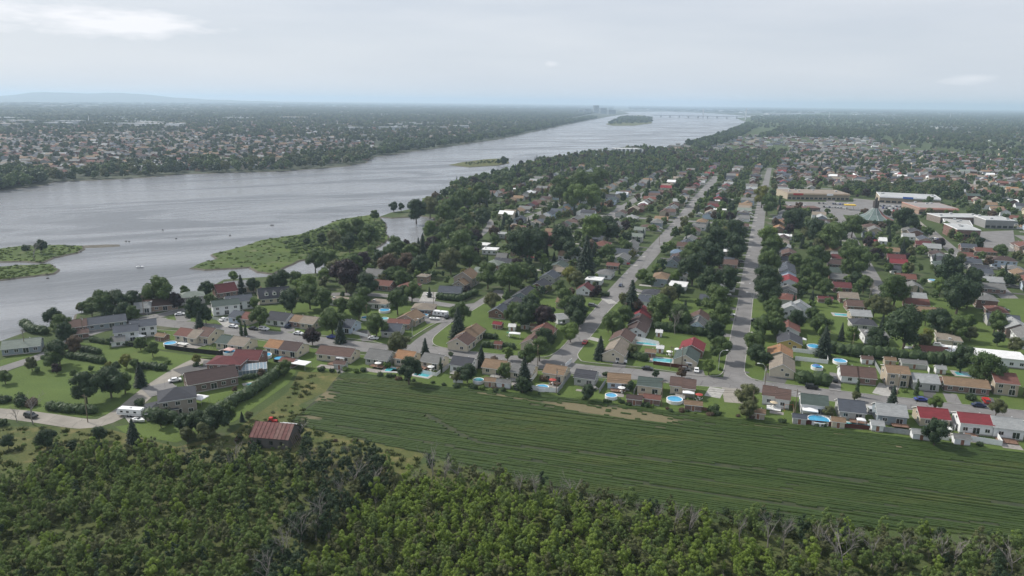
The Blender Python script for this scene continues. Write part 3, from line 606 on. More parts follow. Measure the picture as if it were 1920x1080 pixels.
def wallmesh(x0, x1, w, h, rise, roof, wc, y0=0.0):
    mb = MB(); a, b = y0-w/2, y0+w/2
    mb.box(x0, x1, a, b, 0, .45, 1); mb.box(x0+.02, x1-.02, a+.02, b-.02, .45, h, 0)
    if roof == 'gable':
        ym = (a+b)/2
        for x, s in ((x0+.02, 1), (x1-.02, -1)):
            pts = [(x, a+.02, h), (x, ym, h+rise-.1), (x, b-.02, h)]; mb.poly(pts if s > 0 else pts[::-1], 0)
    me = mb.mesh('wall'); me.materials.append(siding(wc)); me.materials.append(CONC); return me
def roofmesh(x0, x1, w, h, rise, roof, rc, y0=0.0, eave=.45, trimmat=None):
    mb = MB(); a, b = y0-w/2-eave, y0+w/2+eave; X0, X1 = x0-.35, x1+.35; ym = (a+b)/2; t = .2; dz = rise*eave/(w/2)
    if roof == 'gable':
        lo = h-dz; hi = h+rise
        mb.poly([(X0, a, lo+t), (X1, a, lo+t), (X1, ym, hi+t), (X0, ym, hi+t)]); mb.poly([(X0, ym, hi+t), (X1, ym, hi+t), (X1, b, lo+t), (X0, b, lo+t)])
        mb.poly([(X0, ym, hi), (X1, ym, hi), (X1, a, lo), (X0, a, lo)], 1); mb.poly([(X0, b, lo), (X1, b, lo), (X1, ym, hi), (X0, ym, hi)], 1)
        mb.poly([(X0, a, lo), (X1, a, lo), (X1, a, lo+t), (X0, a, lo+t)], 1); mb.poly([(X1, b, lo), (X0, b, lo), (X0, b, lo+t), (X1, b, lo+t)], 1)
        for X, s in ((X0, 1), (X1, -1)):
            for ya, yb, za, zb in ((a, ym, lo, hi), (ym, b, hi, lo)):
                p = [(X, ya, za), (X, ya, za+t), (X, yb, zb+t), (X, yb, zb)]; mb.poly(p if s > 0 else p[::-1], 1)
        mb.box(x0*.3+x1*.7-.15, x0*.3+x1*.7+.15, ym+.5, ym+.8, hi-.1, hi+.35, 2)
        mb.box(X0+.1, X1-.1, ym-.12, ym+.12, hi+t-.03, hi+t+.05, 0)
    elif roof == 'hip':
        lo = h-.1; hi = h+rise; k = min((b-a)/2, (X1-X0)/2-.2)
        A, B, C, D = (X0, a, lo+t), (X1, a, lo+t), (X1, b, lo+t), (X0, b, lo+t); R0, R1 = (X0+k, ym, hi), (X1-k, ym, hi)
        mb.poly([A, B, R1, R0]); mb.poly([C, D, R0, R1]); mb.poly([B, C, R1]); mb.poly([D, A, R0])
        mb.box(X0, X1, a, b, lo, lo+t-.004, 1); mb.box(ym-.1, ym+.2, ym+.5, ym+.8, hi-.5, hi+.1, 2)
    else:
        mb.box(X0, X1, a, b, h, h+.28, 1, 0); mb.box(X0+.15, X1-.15, a+.15, b-.15, h+.28, h+.30, 0); mb.box(x0+1, x0+2, ym-.5, ym+.6, h+.3, h+.9, 2)
    me = mb.mesh('roof'); me.materials.append(shingle(rc)); me.materials.append(trimmat or TRIM); me.materials.append(METAL); return me
def front_angle(x, y):
    best = None
    for a, b in zip(FRONT[:-1], FRONT[1:]):
        d = (a[0]-x)**2+(a[1]-y)**2
        if best is None or d < best[0]: best = (d, math.atan2(b[1]-a[1], b[0]-a[0]))
    return best[1]
ANG = {'AV': AVA}
def house(px, py, L, W_, ang, rc, wc, label, h=2.9, rise=1.9, roof='gable', wins=None, chim=False, secs=None, group=None, garage=False, detail=2, world=None, name='house', extra=None, trim=None):
    """secs: list of (x0 fraction, x1 fraction, roof colour, wall colour, wall height, width, y offset)"""
    if ang == 'FR' and not world: L *= .82
    if world: x, y = world
    else: x, y = g(px, py, h+rise*.5)
    a = front_angle(x, y) if ang == 'FR' else (AVA if ang == 'AV' else (front_angle(x, y)+math.pi/2 if ang == 'FX' else math.radians(ang)))
    if ang == 'FR' and not world and 690 < px < 1110 and py > 640: a = min(a, math.radians(-19))
    root = link(name, None, loc=(x, y, 0.1), rz=a); tag(root, label, 'house', group)
    secs = secs or [(0, 1, rc, wc, h, W_, 0)]
    cam_side = -1 if tocam(x, y, a-math.pi/2) > 0 else 1         # which long side looks at the lens
    for (f0, f1, c1_, w1, h1_, ww, yo) in secs:
        x0, x1 = -L/2+L*f0, -L/2+L*f1; rs = rise*ww/W_
        link('wall', wallmesh(x0, x1, ww, h1_, rs, roof, w1, yo), parent=root)
        rf = link('roof', roofmesh(x0, x1, ww, h1_, rs, roof, c1_, yo, trimmat=trim), parent=root)
        if chim and f0 == 0:
            mb = MB().box(x0+1.2, x0+1.9, yo+.6, yo+1.3, h1_+.4, h1_+rs+.7); cme = mb.mesh('chimney'); cme.materials.append(siding('brick')); link('chimney', cme, parent=rf)
        if detail:
            n = max(1, int((x1-x0)/3.1)); two = h1_ > 4.2
            for side in ((cam_side, -cam_side) if detail > 1 else (cam_side,)):
                yy = yo+side*ww/2; an = 0 if side < 0 else math.pi
                for i in range(n):
                    xx = x0+(x1-x0)*(i+.5)/n; kd = 'patio' if (i == n//2 and side == cam_side and detail > 1 and n > 1) else ('door' if i == 0 and side != cam_side else 'win')
                    if two: put_window(root, 'win', xx, yy, h1_-1.15, an); 
                    zz = (1.5 if kd == 'door' else 1.45) if kd in ('patio', 'door') else (min(h1_-1.15, 1.75) if not two else 1.5)
                    put_window(root, kd, xx, yy, zz, an)
            if f0 == 0 or f1 == 1:
                for sgn in ((-1, 1) if detail > 1 else (1 if tocam(x, y, a) > 0 else -1,)):
                    if (sgn < 0 and f0 > 0) or (sgn > 0 and f1 < 1): continue
                    xx = x0 if sgn < 0 else x1; an = -math.pi/2 if sgn < 0 else math.pi/2
                    if roof == 'gable' and rs > 1.6 and detail > 1: put_window(root, 'small', xx, yo, h1_+.2, an)
                    put_window(root, 'win', xx, yo-ww*.22, 1.7, an)
                    if two: put_window(root, 'win', xx, yo+ww*.2, h1_-1.15, an)
    HOUSES.append((x, y, max(L, W_)*.5)); return root
H_ = house
# --- row between the front street and the field, from the river end
H_(361, 622, 14.5, 8, 'FR', 'tan', 'cream', 'semi-detached bungalow with pinkish brown and beige roofs, first by the acreage', secs=[(0, .62, 'redbrown', 'cream', 2.9, 8, 0), (.62, 1, 'beige', 'cream', 2.9, 9, -.3)])
H_(389, 622, 12, 8, 'FR', 'brown', 'cream', 'house with small brown roof joined to a taller dark brown gable', secs=[(0, .36, 'brown', 'cream', 2.8, 7, .6), (.36, 1, 'brown', 'cream', 3.6, 9.5, -.4)])
H_(443, 636, 17, 8.2, 'FR', 'green', 'cream', 'long semi-detached bungalow roofed half dark green, half grey-beige', secs=[(0, .45, 'green', 'cream', 2.9, 8, 0), (.45, 1, 'beige', 'cream', 2.9, 8.8, 0)])
H_(537, 645, 19, 8.2, 'FR', 'orange', 'cream', 'semi-detached bungalow with one orange-tan and one dark brown roof', secs=[(0, .48, 'orange', 'cream', 2.9, 8, .3), (.48, 1, 'darkbrown', 'cream', 3.0, 8.8, -.3)])
H_(634, 656, 18, 8.2, 'FR', 'brown', 'cream', 'long brown-roofed cream bungalow behind the white canopy yard')
H_(714, 662, 11.5, 8, 'FR', 'grey', 'pale', 'grey-roofed house with white roof edges and patio door', rise=2.4)
H_(764, 663, 9, 8, 'FR', 'orange', 'cream', 'bungalow with light orange roof beside the small corner spruce', h=3.2)
H_(815, 669, 10, 8, 'FR', 'grey', 'cream', 'grey-roofed cream bungalow with a narrow cedar against its wall')
H_(870, 675, 10, 8, 'FR', 'charcoal', 'white', 'white house with flat-looking charcoal roof in the field row', h=3.3)
H_(931, 680, 10.5, 8, 'FR', 'tan', 'cream', 'taupe-roofed cream bungalow behind the orange-red deck umbrella yard')
H_(983, 688, 10, 8, 'FR', 'grey', 'cream', 'dark grey roofed bungalow half hidden by the tall spruce')
H_(1044, 690, 9.5, 8.4, 'FR', 'tan', 'cream', 'tan-roofed cream house with round pool inside a white fence', h=3.4, rise=1.7)
H_(1100, 699, 9, 7.6, 'FR', 'charcoal', 'pale', 'small charcoal-roofed house with pale walls and open lawn behind', h=3.2, rise=1.6)
H_(1161, 706, 9.6, 8, 'FR', 'tan', 'paleblue', 'tan-roofed bungalow with pale blue walls', h=2.8)
H_(1220, 713, 10, 8, 'FR', 'green', 'cream', 'dark green-roofed cream house opposite the dark parked car', h=3.4, rise=1.6)
H_(1281, 716, 10.4, 8, 'FR', 'brown', 'cream', 'cream house with two-level brown roof and white awning by the black driveway', secs=[(0, .52, 'brown', 'cream', 3.3, 8, .3), (.52, 1, 'brown', 'beige', 3.3, 8.4, -.8)], rise=1.7)
H_(1456, 736, 10.6, 8, 'FR', 'brown', 'white', 'white house with two-tone brown roof beside the lane to the field', secs=[(0, .5, 'brown', 'white', 3.7, 8, .3), (.5, 1, 'brown', 'white', 3.5, 8.6, -.6)], rise=1.8)
H_(1526, 746, 10, 8.4, 'FR', 'green', 'white', 'white house with grey-green roof, white sunroom and big round pool', h=3.7, rise=1.9)
H_(1595, 757, 9.6, 9, 'FR', 'slate', 'pale', 'blue-grey roofed house with pale walls and in-ground pool by the fence', h=3.0, rise=2.2)
H_(1669, 764, 10.6, 8.6, 'FR', 'lightgrey', 'greyblue', 'light grey roofed house with blue-grey walls and white shed', h=3.4, rise=2.2)
H_(1747, 771, 10.6, 8, 'FR', 'red', 'beige', 'red-roofed beige house behind the round dark tree', h=3.0)
H_(1825, 781, 11.4, 8, 'FR', 'red', 'white', 'white raised house with bright red roof at the fence corner', h=3.8, rise=1.7)
H_(1886, 789, 10, 8, 'FR', 'lightgrey', 'white', 'white house cut by the right picture edge below the red-roofed one', h=3.6)
H_(1960, 798, 10, 8, 'FR', 'grey', 'cream', 'grey-roofed cream house at the east end of the field row', h=3.2)
rdk = random.Random(77); GRASSP = mat_plain('paving_slabs', (.26, .24, .22), .9, .3)
for hs in [o for o in COL.objects if o.get('category') == 'house']:
    Ls = rdk.uniform(3, 5.5); dp = rdk.uniform(2.5, 4); x0 = rdk.uniform(-4, .5); hh = rdk.choice([.35, .6, .9]); w0 = 4.1; mb = MB(); mm = rdk.choice([DECK, DECK, TRIM, CONC])
    mb.box(x0, x0+Ls, -w0-dp, -w0-.02, hh-.12, hh); [mb.box(q, q+.08, -w0-dp, -w0-dp+.08, 0, hh+.95) for q in (x0, x0+Ls/2, x0+Ls-.08)]; mb.box(x0, x0+Ls, -w0-dp+.01, -w0-dp+.06, hh+.85, hh+.95); mb.box(x0, x0+Ls, -w0-dp+.01, -w0-dp+.06, hh+.4, hh+.46)
    for q in range(3): mb.box(x0+Ls, x0+Ls+.3*(q+1), -w0-1.2-.004*q, -w0-.1, 0, hh*(3-q)/4)
    me = mb.mesh('deck'); me.materials.append(mm); link('deck', me, parent=hs)
    if rdk.random() < .7: me = MB().box(-rdk.uniform(1, 4), rdk.uniform(2, 5), -w0-dp-rdk.uniform(1.5, 4), -w0-dp-.02, -.02, .06).mesh('patio'); me.materials.append(GRASSP); link('patio', me, parent=hs)
# --- north side of the front street, east of the avenue
r_ = H_(1607, 694, 14.5, 9, 'FR', 'brown', 'brick', 'long brown-roofed bungalow with brick front by the clipped hedge', h=2.9, rise=2.4, secs=[(0, .5, 'brown', 'white', 2.9, 9, 0), (.5, 1, 'brown', 'brick', 2.9, 9, 0)])
H_(1680, 690, 9.2, 8.6, 'FR', 'tan', 'beige', 'two-storey tan-roofed house with white garage door and balcony', h=5.2, rise=1.5)
H_(1732, 706, 10.4, 8.2, 'FR', 'lightgrey', 'pale', 'light grey roofed house with a dark cedar at its front wall', h=3.2, rise=1.8)
H_(1808, 714, 17.5, 8.2, 'FR', 'tan', 'brick', 'long low brick bungalow with light brown roof near the red car', h=2.7, rise=1.6)
H_(1880, 704, 9, 12, 'FR', 'redbrown', 'beige', 'beige gabled house with reddish roof at the right edge', h=4.6, rise=2)
H_(1960, 735, 12, 9, 'FR', 'grey', 'brick', 'grey-roofed brick bungalow east of the gabled house', h=2.9)
# --- east side of the avenue near the front street
H_(1467, 679, 13, 8.6, 'AV', 'beige', 'cream', 'cream gabled corner house with beige-brown roof east of the avenue', h=3.2, rise=2.4)
H_(1463, 657, 10, 9, 'AV', 'orange', 'beige', 'orange-brown roofed house second up the east side of the avenue', h=3, rise=2)
H_(1481, 634, 11, 9.4, 'AV', 'charcoal', 'yellow', 'charcoal-roofed house with yellow gable beside the round pool', h=3, rise=1.8)
H_(1478, 611, 11, 9.4, 'AV', 'redbrown', 'white', 'pinkish brown roofed house with white wall on the avenue', h=3, rise=2)
H_(1483, 572, 13, 11, 'AV', 'lightgrey', 'white', 'large white house with steep pale grey roof on the avenue', h=4.6, rise=3.2, secs=[(0, .6, 'lightgrey', 'white', 4.6, 10, 0), (.6, 1, 'lightgrey', 'white', 4.2, 12, -4)])
H_(1478, 541, 10, 8.4, 'AV', 'grey', 'grey', 'grey-roofed porch house north of the large white house'); H_(1477, 515, 12, 9, 'AV', 'paleblue', 'white', 'pale blue roofed white house on the east side of the avenue', rise=2.2)
H_(1475, 497, 11, 9, 'AV', 'slate', 'white', 'slate-roofed white house just beyond the pale blue roof'); H_(1460, 407, 12, 9, 'AV', 'slate', 'pale', 'slate hip-roofed house next to the row of orange houses', roof='hip')
H_(1461, 415, 11, 8, 'AV', 'orange', 'tanbrick', 'orange-roofed house, farther of the two orange ones on the avenue', h=4.6); H_(1461, 425, 11, 8, 'AV', 'orange', 'tanbrick', 'orange-roofed house, nearer of the two orange ones on the avenue', h=4.6)
# --- between the middle street and the avenue
H_(1157, 650, 15, 8.6, 'AV', 'beige', 'cream', 'cream corner house with grey-brown gable and white car east of the middle street', h=3.2, rise=2.4)
H_(1168, 628, 11, 9, 'AV', 'brown', 'cream', 'brown-roofed cream house second up the middle street', h=3.2, rise=2.4)
H_(1197, 612, 12, 8, 'AV', 'darkbrown', 'white', 'dark brown roofed house with white lower wall below the red roof', rise=2); H_(1200, 600, 11, 9, 'AV', 'darkbrown', 'brick', 'dark brown gable between the red roof and the brown houses', rise=2.6)
H_(1203, 585, 13, 9.4, 'AV', 'red', 'white', 'white house with crimson red roof beside two round pools', h=3.4, rise=2.6)
H_(1288, 663, 11, 8.8, 'AV', 'green', 'cream', 'cream gabled house with dark green roof at the avenue corner', h=3, rise=2.4)
H_(1299, 645, 10.5, 9, 'AV', 'red', 'brick', 'red-roofed house behind the green-roofed corner house', h=3, rise=2.2)
H_(1309, 604, 9, 8.4, 'AV', 'grey', 'paleblue', 'grey house with pointed pale gable among dark trees west of the avenue', h=3, rise=3.2)
H_(1312, 590, 9, 8.4, 'AV', 'brown', 'white', 'brown-roofed white house behind the pointed gable house', h=3, rise=2.4)
H_(1272, 530, 12, 9, 'AV', 'white', 'white', 'white-walled house with flat white carport roof between the streets', roof='flat', h=3.2); H_(1275, 514, 10, 8, 'AV', 'grey', 'white', 'grey-roofed white house behind the white carport house')
H_(1290, 503, 10, 8, 'AV', 'slate', 'paleblue', 'slate-blue roofed house between the middle street and avenue'); H_(1270, 470, 10, 9, 'FR', 'blue', 'paleblue', 'pale blue hip-roofed house on the east side of the middle street', roof='hip', rise=2.4)
H_(1262, 487, 10, 8, 'AV', 'charcoal', 'greyblue', 'dark blue gable behind the trees of the middle street', rise=2.6); H_(1295, 445, 12, 9, 'AV', 'grey', 'white', 'grey-roofed white house near the upper end of the middle street')
H_(1302, 430, 12, 9, 'AV', 'brown', 'pale', 'brown-roofed house with white eaves near the first cross street'); H_(1355, 375, 18, 9, 'FR', 'white', 'tanbrick', 'long white-roofed building behind the cross street', roof='flat')
H_(1350, 391, 14, 9, 'FR', 'white', 'beige', 'low white-roofed house near the first cross street', roof='flat')
# --- between the short street and the middle street
r_ = H_(877, 626, 22, 8.8, 'AV', 'tan', 'cream', 'long cream gabled corner house, its roof brown in front and tan behind', h=3.2, rise=2.4, secs=[(0, .42, 'brown', 'cream', 3.2, 8.8, 0), (.42, 1, 'tan', 'cream', 3.4, 8.2, .6)])
H_(1012, 626, 24, 9, 'AV', 'brown', 'cream', 'long cream gabled house, its stepped roof brown and reddish', h=3.2, rise=2.4, secs=[(0, .5, 'brown', 'cream', 3.2, 8.8, 0), (.5, .7, 'redbrown', 'cream', 3.3, 8, -.5), (.7, 1, 'redbrown', 'cream', 3.5, 9, .5)])
H_(937, 578, 9, 8, 'AV', 'slate', 'brick', 'small brick house with slate gable on the short street', h=3, rise=2.2); H_(960, 566, 12, 9, 'AV', 'charcoal', 'grey', 'charcoal-roofed house behind the brick one on the short street')
H_(985, 547, 15, 10, 'AV', 'charcoal', 'greyblue', 'large dark blue-grey house with long gable in the row of three', rise=2.8); H_(1013, 531, 12, 9.4, 'AV', 'charcoal', 'brick', 'charcoal gabled house, middle of the dark row', rise=2.6)
H_(1031, 514, 11, 9, 'AV', 'slate', 'pale', 'slate-roofed house, farthest of the dark row', rise=2.4); H_(1047, 504, 9, 7, 'FR', 'beige', 'beige', 'small beige house with low beige roof behind the dark row')
H_(1050, 592, 6, 9, 20, 'lightgrey', 'white', 'pale rounded trailer-like cabin among the trees by the middle street', h=2.4, rise=1); H_(1115, 520, 11, 8, 'FR', 'white', 'white', 'flat white-roofed house by the middle street', roof='flat'); H_(1135, 508, 12, 9, 'AV', 'grey', 'white', 'grey hip-roofed white house by the middle street', roof='hip')
H_(1098, 537, 9, 8, 'AV', 'maroon', 'white', 'maroon-roofed house with white gable trim near the middle street', rise=2.6); H_(1130, 455, 14, 10, 'AV', 'redbrown', 'tanbrick', 'large pinkish brick house with two arched dormers', h=4.6, rise=2.4, roof='hip')
H_(1087, 475, 8, 9, 'AV', 'grey', 'white', 'narrow white two-storey gable among dark trees', h=5.4, rise=2.6); H_(1195, 440, 10, 8, 'FR', 'palegreen', 'pale', 'pale green house, nearer of the two pale green ones', h=4.4); H_(1200, 428, 10, 8, 'FR', 'palegreen', 'pale', 'pale green house, farther of the two pale green ones', h=4.4)
H_(1150, 495, 9, 6, 'FR', 'redbrown', 'brick', 'small reddish roofed garage under the trees by the middle street', h=2.6, rise=1.2); H_(1185, 405, 11, 10, 'AV', 'lightgrey', 'pale', 'pale hip-roofed house at the end of the stub street', roof='hip', rise=2.6)
H_(1127, 382, 10, 10, 'AV', 'orange', 'tanbrick', 'orange-brown hip-roofed house beside the stub street', roof='hip', rise=2.4, h=4)
# --- north side of the front street at the river end
H_(422, 566, 12, 8, 28, 'green', 'white', 'white two-storey house with grey-green roof beside the big dark tree', h=4.8, rise=1.8); H_(447, 558, 12, 8.6, 28, 'slate', 'white', 'white two-storey house with slate roof joined to the green-roofed one', h=4.4, rise=2)
H_(458, 589, 13.5, 8.4, 'FR', 'slate', 'paleblue', 'pale blue bungalow with half slate, half brown roof', secs=[(0, .55, 'slate', 'paleblue', 3, 8.4, 0), (.55, 1, 'redbrown', 'beige', 3, 8.4, 0)]); H_(527, 591, 13, 9, 'FR', 'charcoal', 'white', 'charcoal-roofed house with white gable end beside the leafy round tree', rise=2.4)
H_(575, 597, 15, 9, 'FR', 'tan', 'beige', 'taupe-roofed bungalow with red doors on the front street', secs=[(0, .42, 'tan', 'brick', 2.9, 8.4, .4), (.42, 1, 'beige', 'beige', 2.9, 9, 0)]); H_(652, 604, 10, 9, 'FR', 'slate', 'paleblue', 'slate-roofed house with pale blue gable end', rise=2.4)
H_(737, 612, 10, 9, 'FR', 'slate', 'pale', 'slate-roofed pale house at the corner of the short street', h=2.8, rise=2.2); H_(750, 601, 12, 7, 'FR', 'redbrown', 'tanbrick', 'reddish flat-roofed house between the slate roof and the tan hip roof', h=2.7, rise=1.0)
H_(770, 590, 10, 9.5, 'AV', 'tan', 'beige', 'beige house with tan gable beside the white caravan', rise=2.3); H_(795, 572, 13, 10, 'FR', 'beige', 'brick', 'brick house with greyish brown roof behind the caravan', rise=2, roof='hip')
H_(845, 541, 14, 9, 'FR', 'slate', 'greyblue', 'slate-roofed bungalow behind the curved hedge', rise=2.2); r_ = H_(875, 512, 11, 11, 'AV', 'tan', 'stone', 'tall tan house with steep roof and low porch', h=5, rise=3.4); H_(866, 527, 9, 7, 'AV', 'tan', 'stone', 'low gabled garage in front of the tall tan house', h=2.8, rise=2.2)
H_(720, 529, 13, 9, 'FR', 'redbrown', 'brick', 'reddish brown roofed bungalow below the white-gabled grey house', rise=1.8); H_(704, 509, 12, 10, 'FR', 'grey', 'white', 'grey-roofed house with white gables near the pond', h=4, rise=2.6); H_(768, 532, 12, 9, 'FR', 'redbrown', 'brick', 'reddish hip-roofed house near the pond', roof='hip'); H_(795, 515, 7, 6, 'FR', 'beige', 'tanbrick', 'small square lookout house with flat tan roof', h=4, rise=1, roof='hip')
H_(640, 558, 14, 7, 'FR', 'beige', 'white', 'long low white house with flat beige roof north of the shore lane', roof='flat', h=2.8); H_(713, 563, 12, 8, 'FR', 'beige', 'pale', 'flat beige-roofed house beside the big round pool', roof='flat', h=2.8)
r_ = H_(513, 547, 15, 9.5, 24, 'charcoal', 'cream', 'cape-style house with three white dormers and a stone chimney', h=3, rise=4.2, chim=True)
for q in (-3.8, 0, 3.8):
    rs = [c for c in r_.children if c.name.startswith('roof')][0]
    mb = MB().box(q-.9, q+.9, -3.7, -1.2, 4.0, 5.5, 0).poly([(q-1.1, -3.9, 5.45), (q, -3.9, 6.3), (q, -.6, 6.3), (q-1.1, -1.4, 5.45)], 1).poly([(q, -3.9, 6.3), (q+1.1, -3.9, 5.45), (q+1.1, -1.4, 5.45), (q, -.6, 6.3)], 1).poly([(q-.9, -3.7, 5.5), (q+.9, -3.7, 5.5), (q, -3.7, 6.2)], 0).box(q-.5, q+.5, -3.76, -3.68, 4.5, 5.4, 2)
    me = mb.mesh('dormer'); [me.materials.append(x) for x in (TRIM, shingle('charcoal'), DARK)]; link('dormer', me, parent=rs)
H_(421, 538, 10, 9, 40, 'maroon', 'brick', 'maroon-roofed house with steep gable by the tall spruce', h=3, rise=3.4); H_(449, 531, 15, 10, 25, 'lightgrey', 'beige', 'wide light grey roofed house at the water behind the spruce', rise=2.4, h=3.4)
H_(358, 550, 12, 8, 27, 'palegreen', 'pale', 'pale green hip-roofed house between two dark trees', roof='hip', h=4); H_(301, 565, 15, 9, 24, 'brown', 'tanbrick', 'brown-roofed brick house behind the street bend', rise=2.2)
H_(268, 571, 7, 6, 20, 'lightgrey', 'white', 'small white garage at the edge of the riverside trees')
H_(183, 599, 22, 9, 30, 'slate', 'greyblue', 'long slate-roofed ranch house with white columns by the water', rise=1.9, secs=[(0, .3, 'brown', 'brick', 2.9, 9.5, -.5), (.3, 1, 'slate', 'greyblue', 2.9, 9, 0)])
H_(150, 621, 6, 5, 30, 'brown', 'brick', 'small brick garden shed at the ranch house corner', h=2.4, rise=1)
H_(236, 614, 9, 8.4, 26, 'slate', 'white', 'white two-storey semi-detached house, lower half by the white canopy', h=5, rise=1.8); H_(268, 604, 10, 8.4, 26, 'slate', 'white', 'white two-storey semi-detached house, upper half with round window', h=5, rise=1.8); H_(221, 634, 5, 5, 26, 'grey', 'white', 'white lean-to garage in front of the white two-storey house', h=2.4, rise=1.4)
H_(42, 641, 13, 9, 24, 'palegreen', 'greyblue', 'pale green roofed bungalow with arched white windows at the shore road', rise=2)
# --- acreage houses
H_(331, 733, 11, 10, 26, 'charcoal', 'stone', 'large two-storey house with dark hip roof and balcony', h=5.6, rise=2.6, roof='hip'); H_(303, 757, 9.5, 8, 26, 'charcoal', 'stone', 'low garage wing with dark hip roof before the large house', h=2.6, rise=2.2, roof='hip')
H_(394, 699, 16.5, 10.5, 33, 'darkbrown', 'brownbrick', 'wide brown brick house with dark brown roof above the pool terrace', h=3.4, rise=2.6)
H_(428, 672, 12.5, 9, -2, 'maroon', 'brick', 'red brick house with dark red roof and glass sunroom', h=4.6, rise=1.8, roof='hip'); H_(468, 662, 10, 10, -2, 'maroon', 'brick', 'rear wing of the red brick house with dark red gable', h=4.2, rise=2.2)
H_(1845, 658, 34, 10, 'FR', 'white', 'white', 'long hall with bright white roof behind the hedge', roof='flat', h=3.6, trim=TRIM); H_(1747, 653, 15, 7, 'FR', 'redbrown', 'tanbrick', 'low brown-roofed house showing over the dark hedge', h=2.8, rise=1.4); H_(1640, 622, 12, 10, 'FR', 'grey', 'white', 'grey flat-roofed house with white roof edge behind the big tree', roof='flat', h=3.6)
H_(1618, 601, 13, 9, 'FR', 'charcoal', 'pale', 'charcoal hip-roofed pale house above the white-edged grey roof', roof='hip', rise=2); H_(1612, 585, 11, 9, 'FR', 'lightgrey', 'beige', 'light grey gabled bungalow beside a rectangular pool', rise=1.8)
H_(705, 622, 0.1, 0.1, 'FR', 'grey', 'pale', 'x', detail=0) if False else None
for (px_, py_, L_, c_, w_) in [(1604, 567, 11, 'brown', 'brick'), (1590, 552, 11, 'beige', 'brick'), (1578, 533, 11, 'maroon', 'brick'), (1572, 517, 11, 'grey', 'brick'), (1568, 505, 10, 'green', 'pale'), (1570, 480, 9, 'maroon', 'white'),
        (1670, 467, 13, 'tan', 'beige'), (1680, 480, 13, 'maroon', 'brick'), (1683, 489, 13, 'red', 'brick'), (1690, 502, 14, 'charcoal', 'white'), (1697, 517, 13, 'redbrown', 'brick'), (1718, 564, 13, 'redbrown', 'brick'), (1740, 580, 15, 'tan', 'beige'), (1722, 553, 8, 'lightgrey', 'white'),
        (1703, 440, 10, 'lightgrey', 'white'), (1633, 452, 10, 'red', 'brick'), (1655, 448, 6, 'white', 'white'), (1628, 437, 10, 'slate', 'greyblue'), (1730, 455, 12, 'maroon', 'brick'), (1810, 476, 10, 'redbrown', 'white'), (1822, 488, 12, 'slate', 'pale'), (1836, 500, 12, 'charcoal', 'pale'), (1842, 507, 12, 'slate', 'white'),
        (1815, 460, 12, 'slate', 'brick'), (1852, 468, 20, 'redbrown', 'tanbrick'), (1855, 522, 16, 'lightgrey', 'white'), (1860, 535, 14, 'grey', 'brick')]:
    H_(px_, py_, L_, 9, 'FR', c_, w_, {'lightgrey': 'light grey', 'redbrown': 'reddish brown'}.get(c_, c_)+' roofed '+w_+' house in the eastern blocks '+('near the school' if py_ < 500 and px_ > 1780 else 'below the church' if py_ < 470 else 'around the great round tree' if py_ < 530 else 'north of the long hedge')+(', %s one' % ('upper' if py_ % 2 else 'lower') if py_ > 0 else ''), rise=2.0, detail=1)
for (px_, py_, L_, a_, c_, w_, r2, lb) in [(920, 464, 12, 'FR', 'white', 'white', 'flat', 'white flat-roofed house near the shore, lower of two'), (905, 455, 11, 'FR', 'white', 'pale', 'flat', 'white flat-roofed house near the shore, upper of two'), (942, 478, 8, 'FR', 'grey', 'stone', 'gable', 'grey-roofed cottage beside the white flat roofs'),
        (966, 423, 14, 'FR', 'tan', 'stone', 'hip', 'brownish house with pergola on the shore hillside'), (944, 435, 12, 'FR', 'lightgrey', 'pale', 'flat', 'pale flat-roofed house above the shore hedge'), (880, 398, 8, 'AV', 'lightgrey', 'pale', 'gable', 'tall narrow pale house on the shore, upper of two'), (878, 413, 10, 'AV', 'palegreen', 'pale', 'gable', 'tall pale green house on the shore, lower of two'),
        (975, 408, 10, 'AV', 'slate', 'greyblue', 'gable', 'blue-grey shore house among the trees'), (945, 392, 12, 'FR', 'slate', 'pale', 'flat', 'slate flat-roofed house among the shore trees'), (884, 352, 14, 'FR', 'white', 'white', 'flat', 'white flat-roofed waterfront house'), (955, 361, 16, 'FR', 'redbrown', 'brick', 'hip', 'pinkish hip-roofed house behind the shore trees'),
        (960, 352, 20, 'FR', 'white', 'white', 'flat', 'long white-roofed building behind the shore trees'), (1005, 355, 14, 'AV', 'brown', 'brick', 'gable', 'brown-roofed house behind the shore trees'), (1060, 322, 12, 'AV', 'beige', 'beige', 'gable', 'beige gabled house in the northern shore blocks'), (1145, 367, 12, 'FR', 'charcoal', 'white', 'gable', 'charcoal-roofed white house near the stub street'),
        (1092, 395, 10, 'AV', 'lightgrey', 'white', 'gable', 'white-gabled grey house west of the stub street'), (1165, 397, 12, 'AV', 'brown', 'pale', 'gable', 'brown-roofed house south of the stub street'), (1305, 345, 14, 'AV', 'red', 'brick', 'gable', 'red-roofed house at the far end of the middle street')]:
    H_(px_, py_, L_, 9, a_, c_, w_, lb, roof=r2, h=4.8 if 'tall' in lb else 3.2, rise=2.2, detail=1)
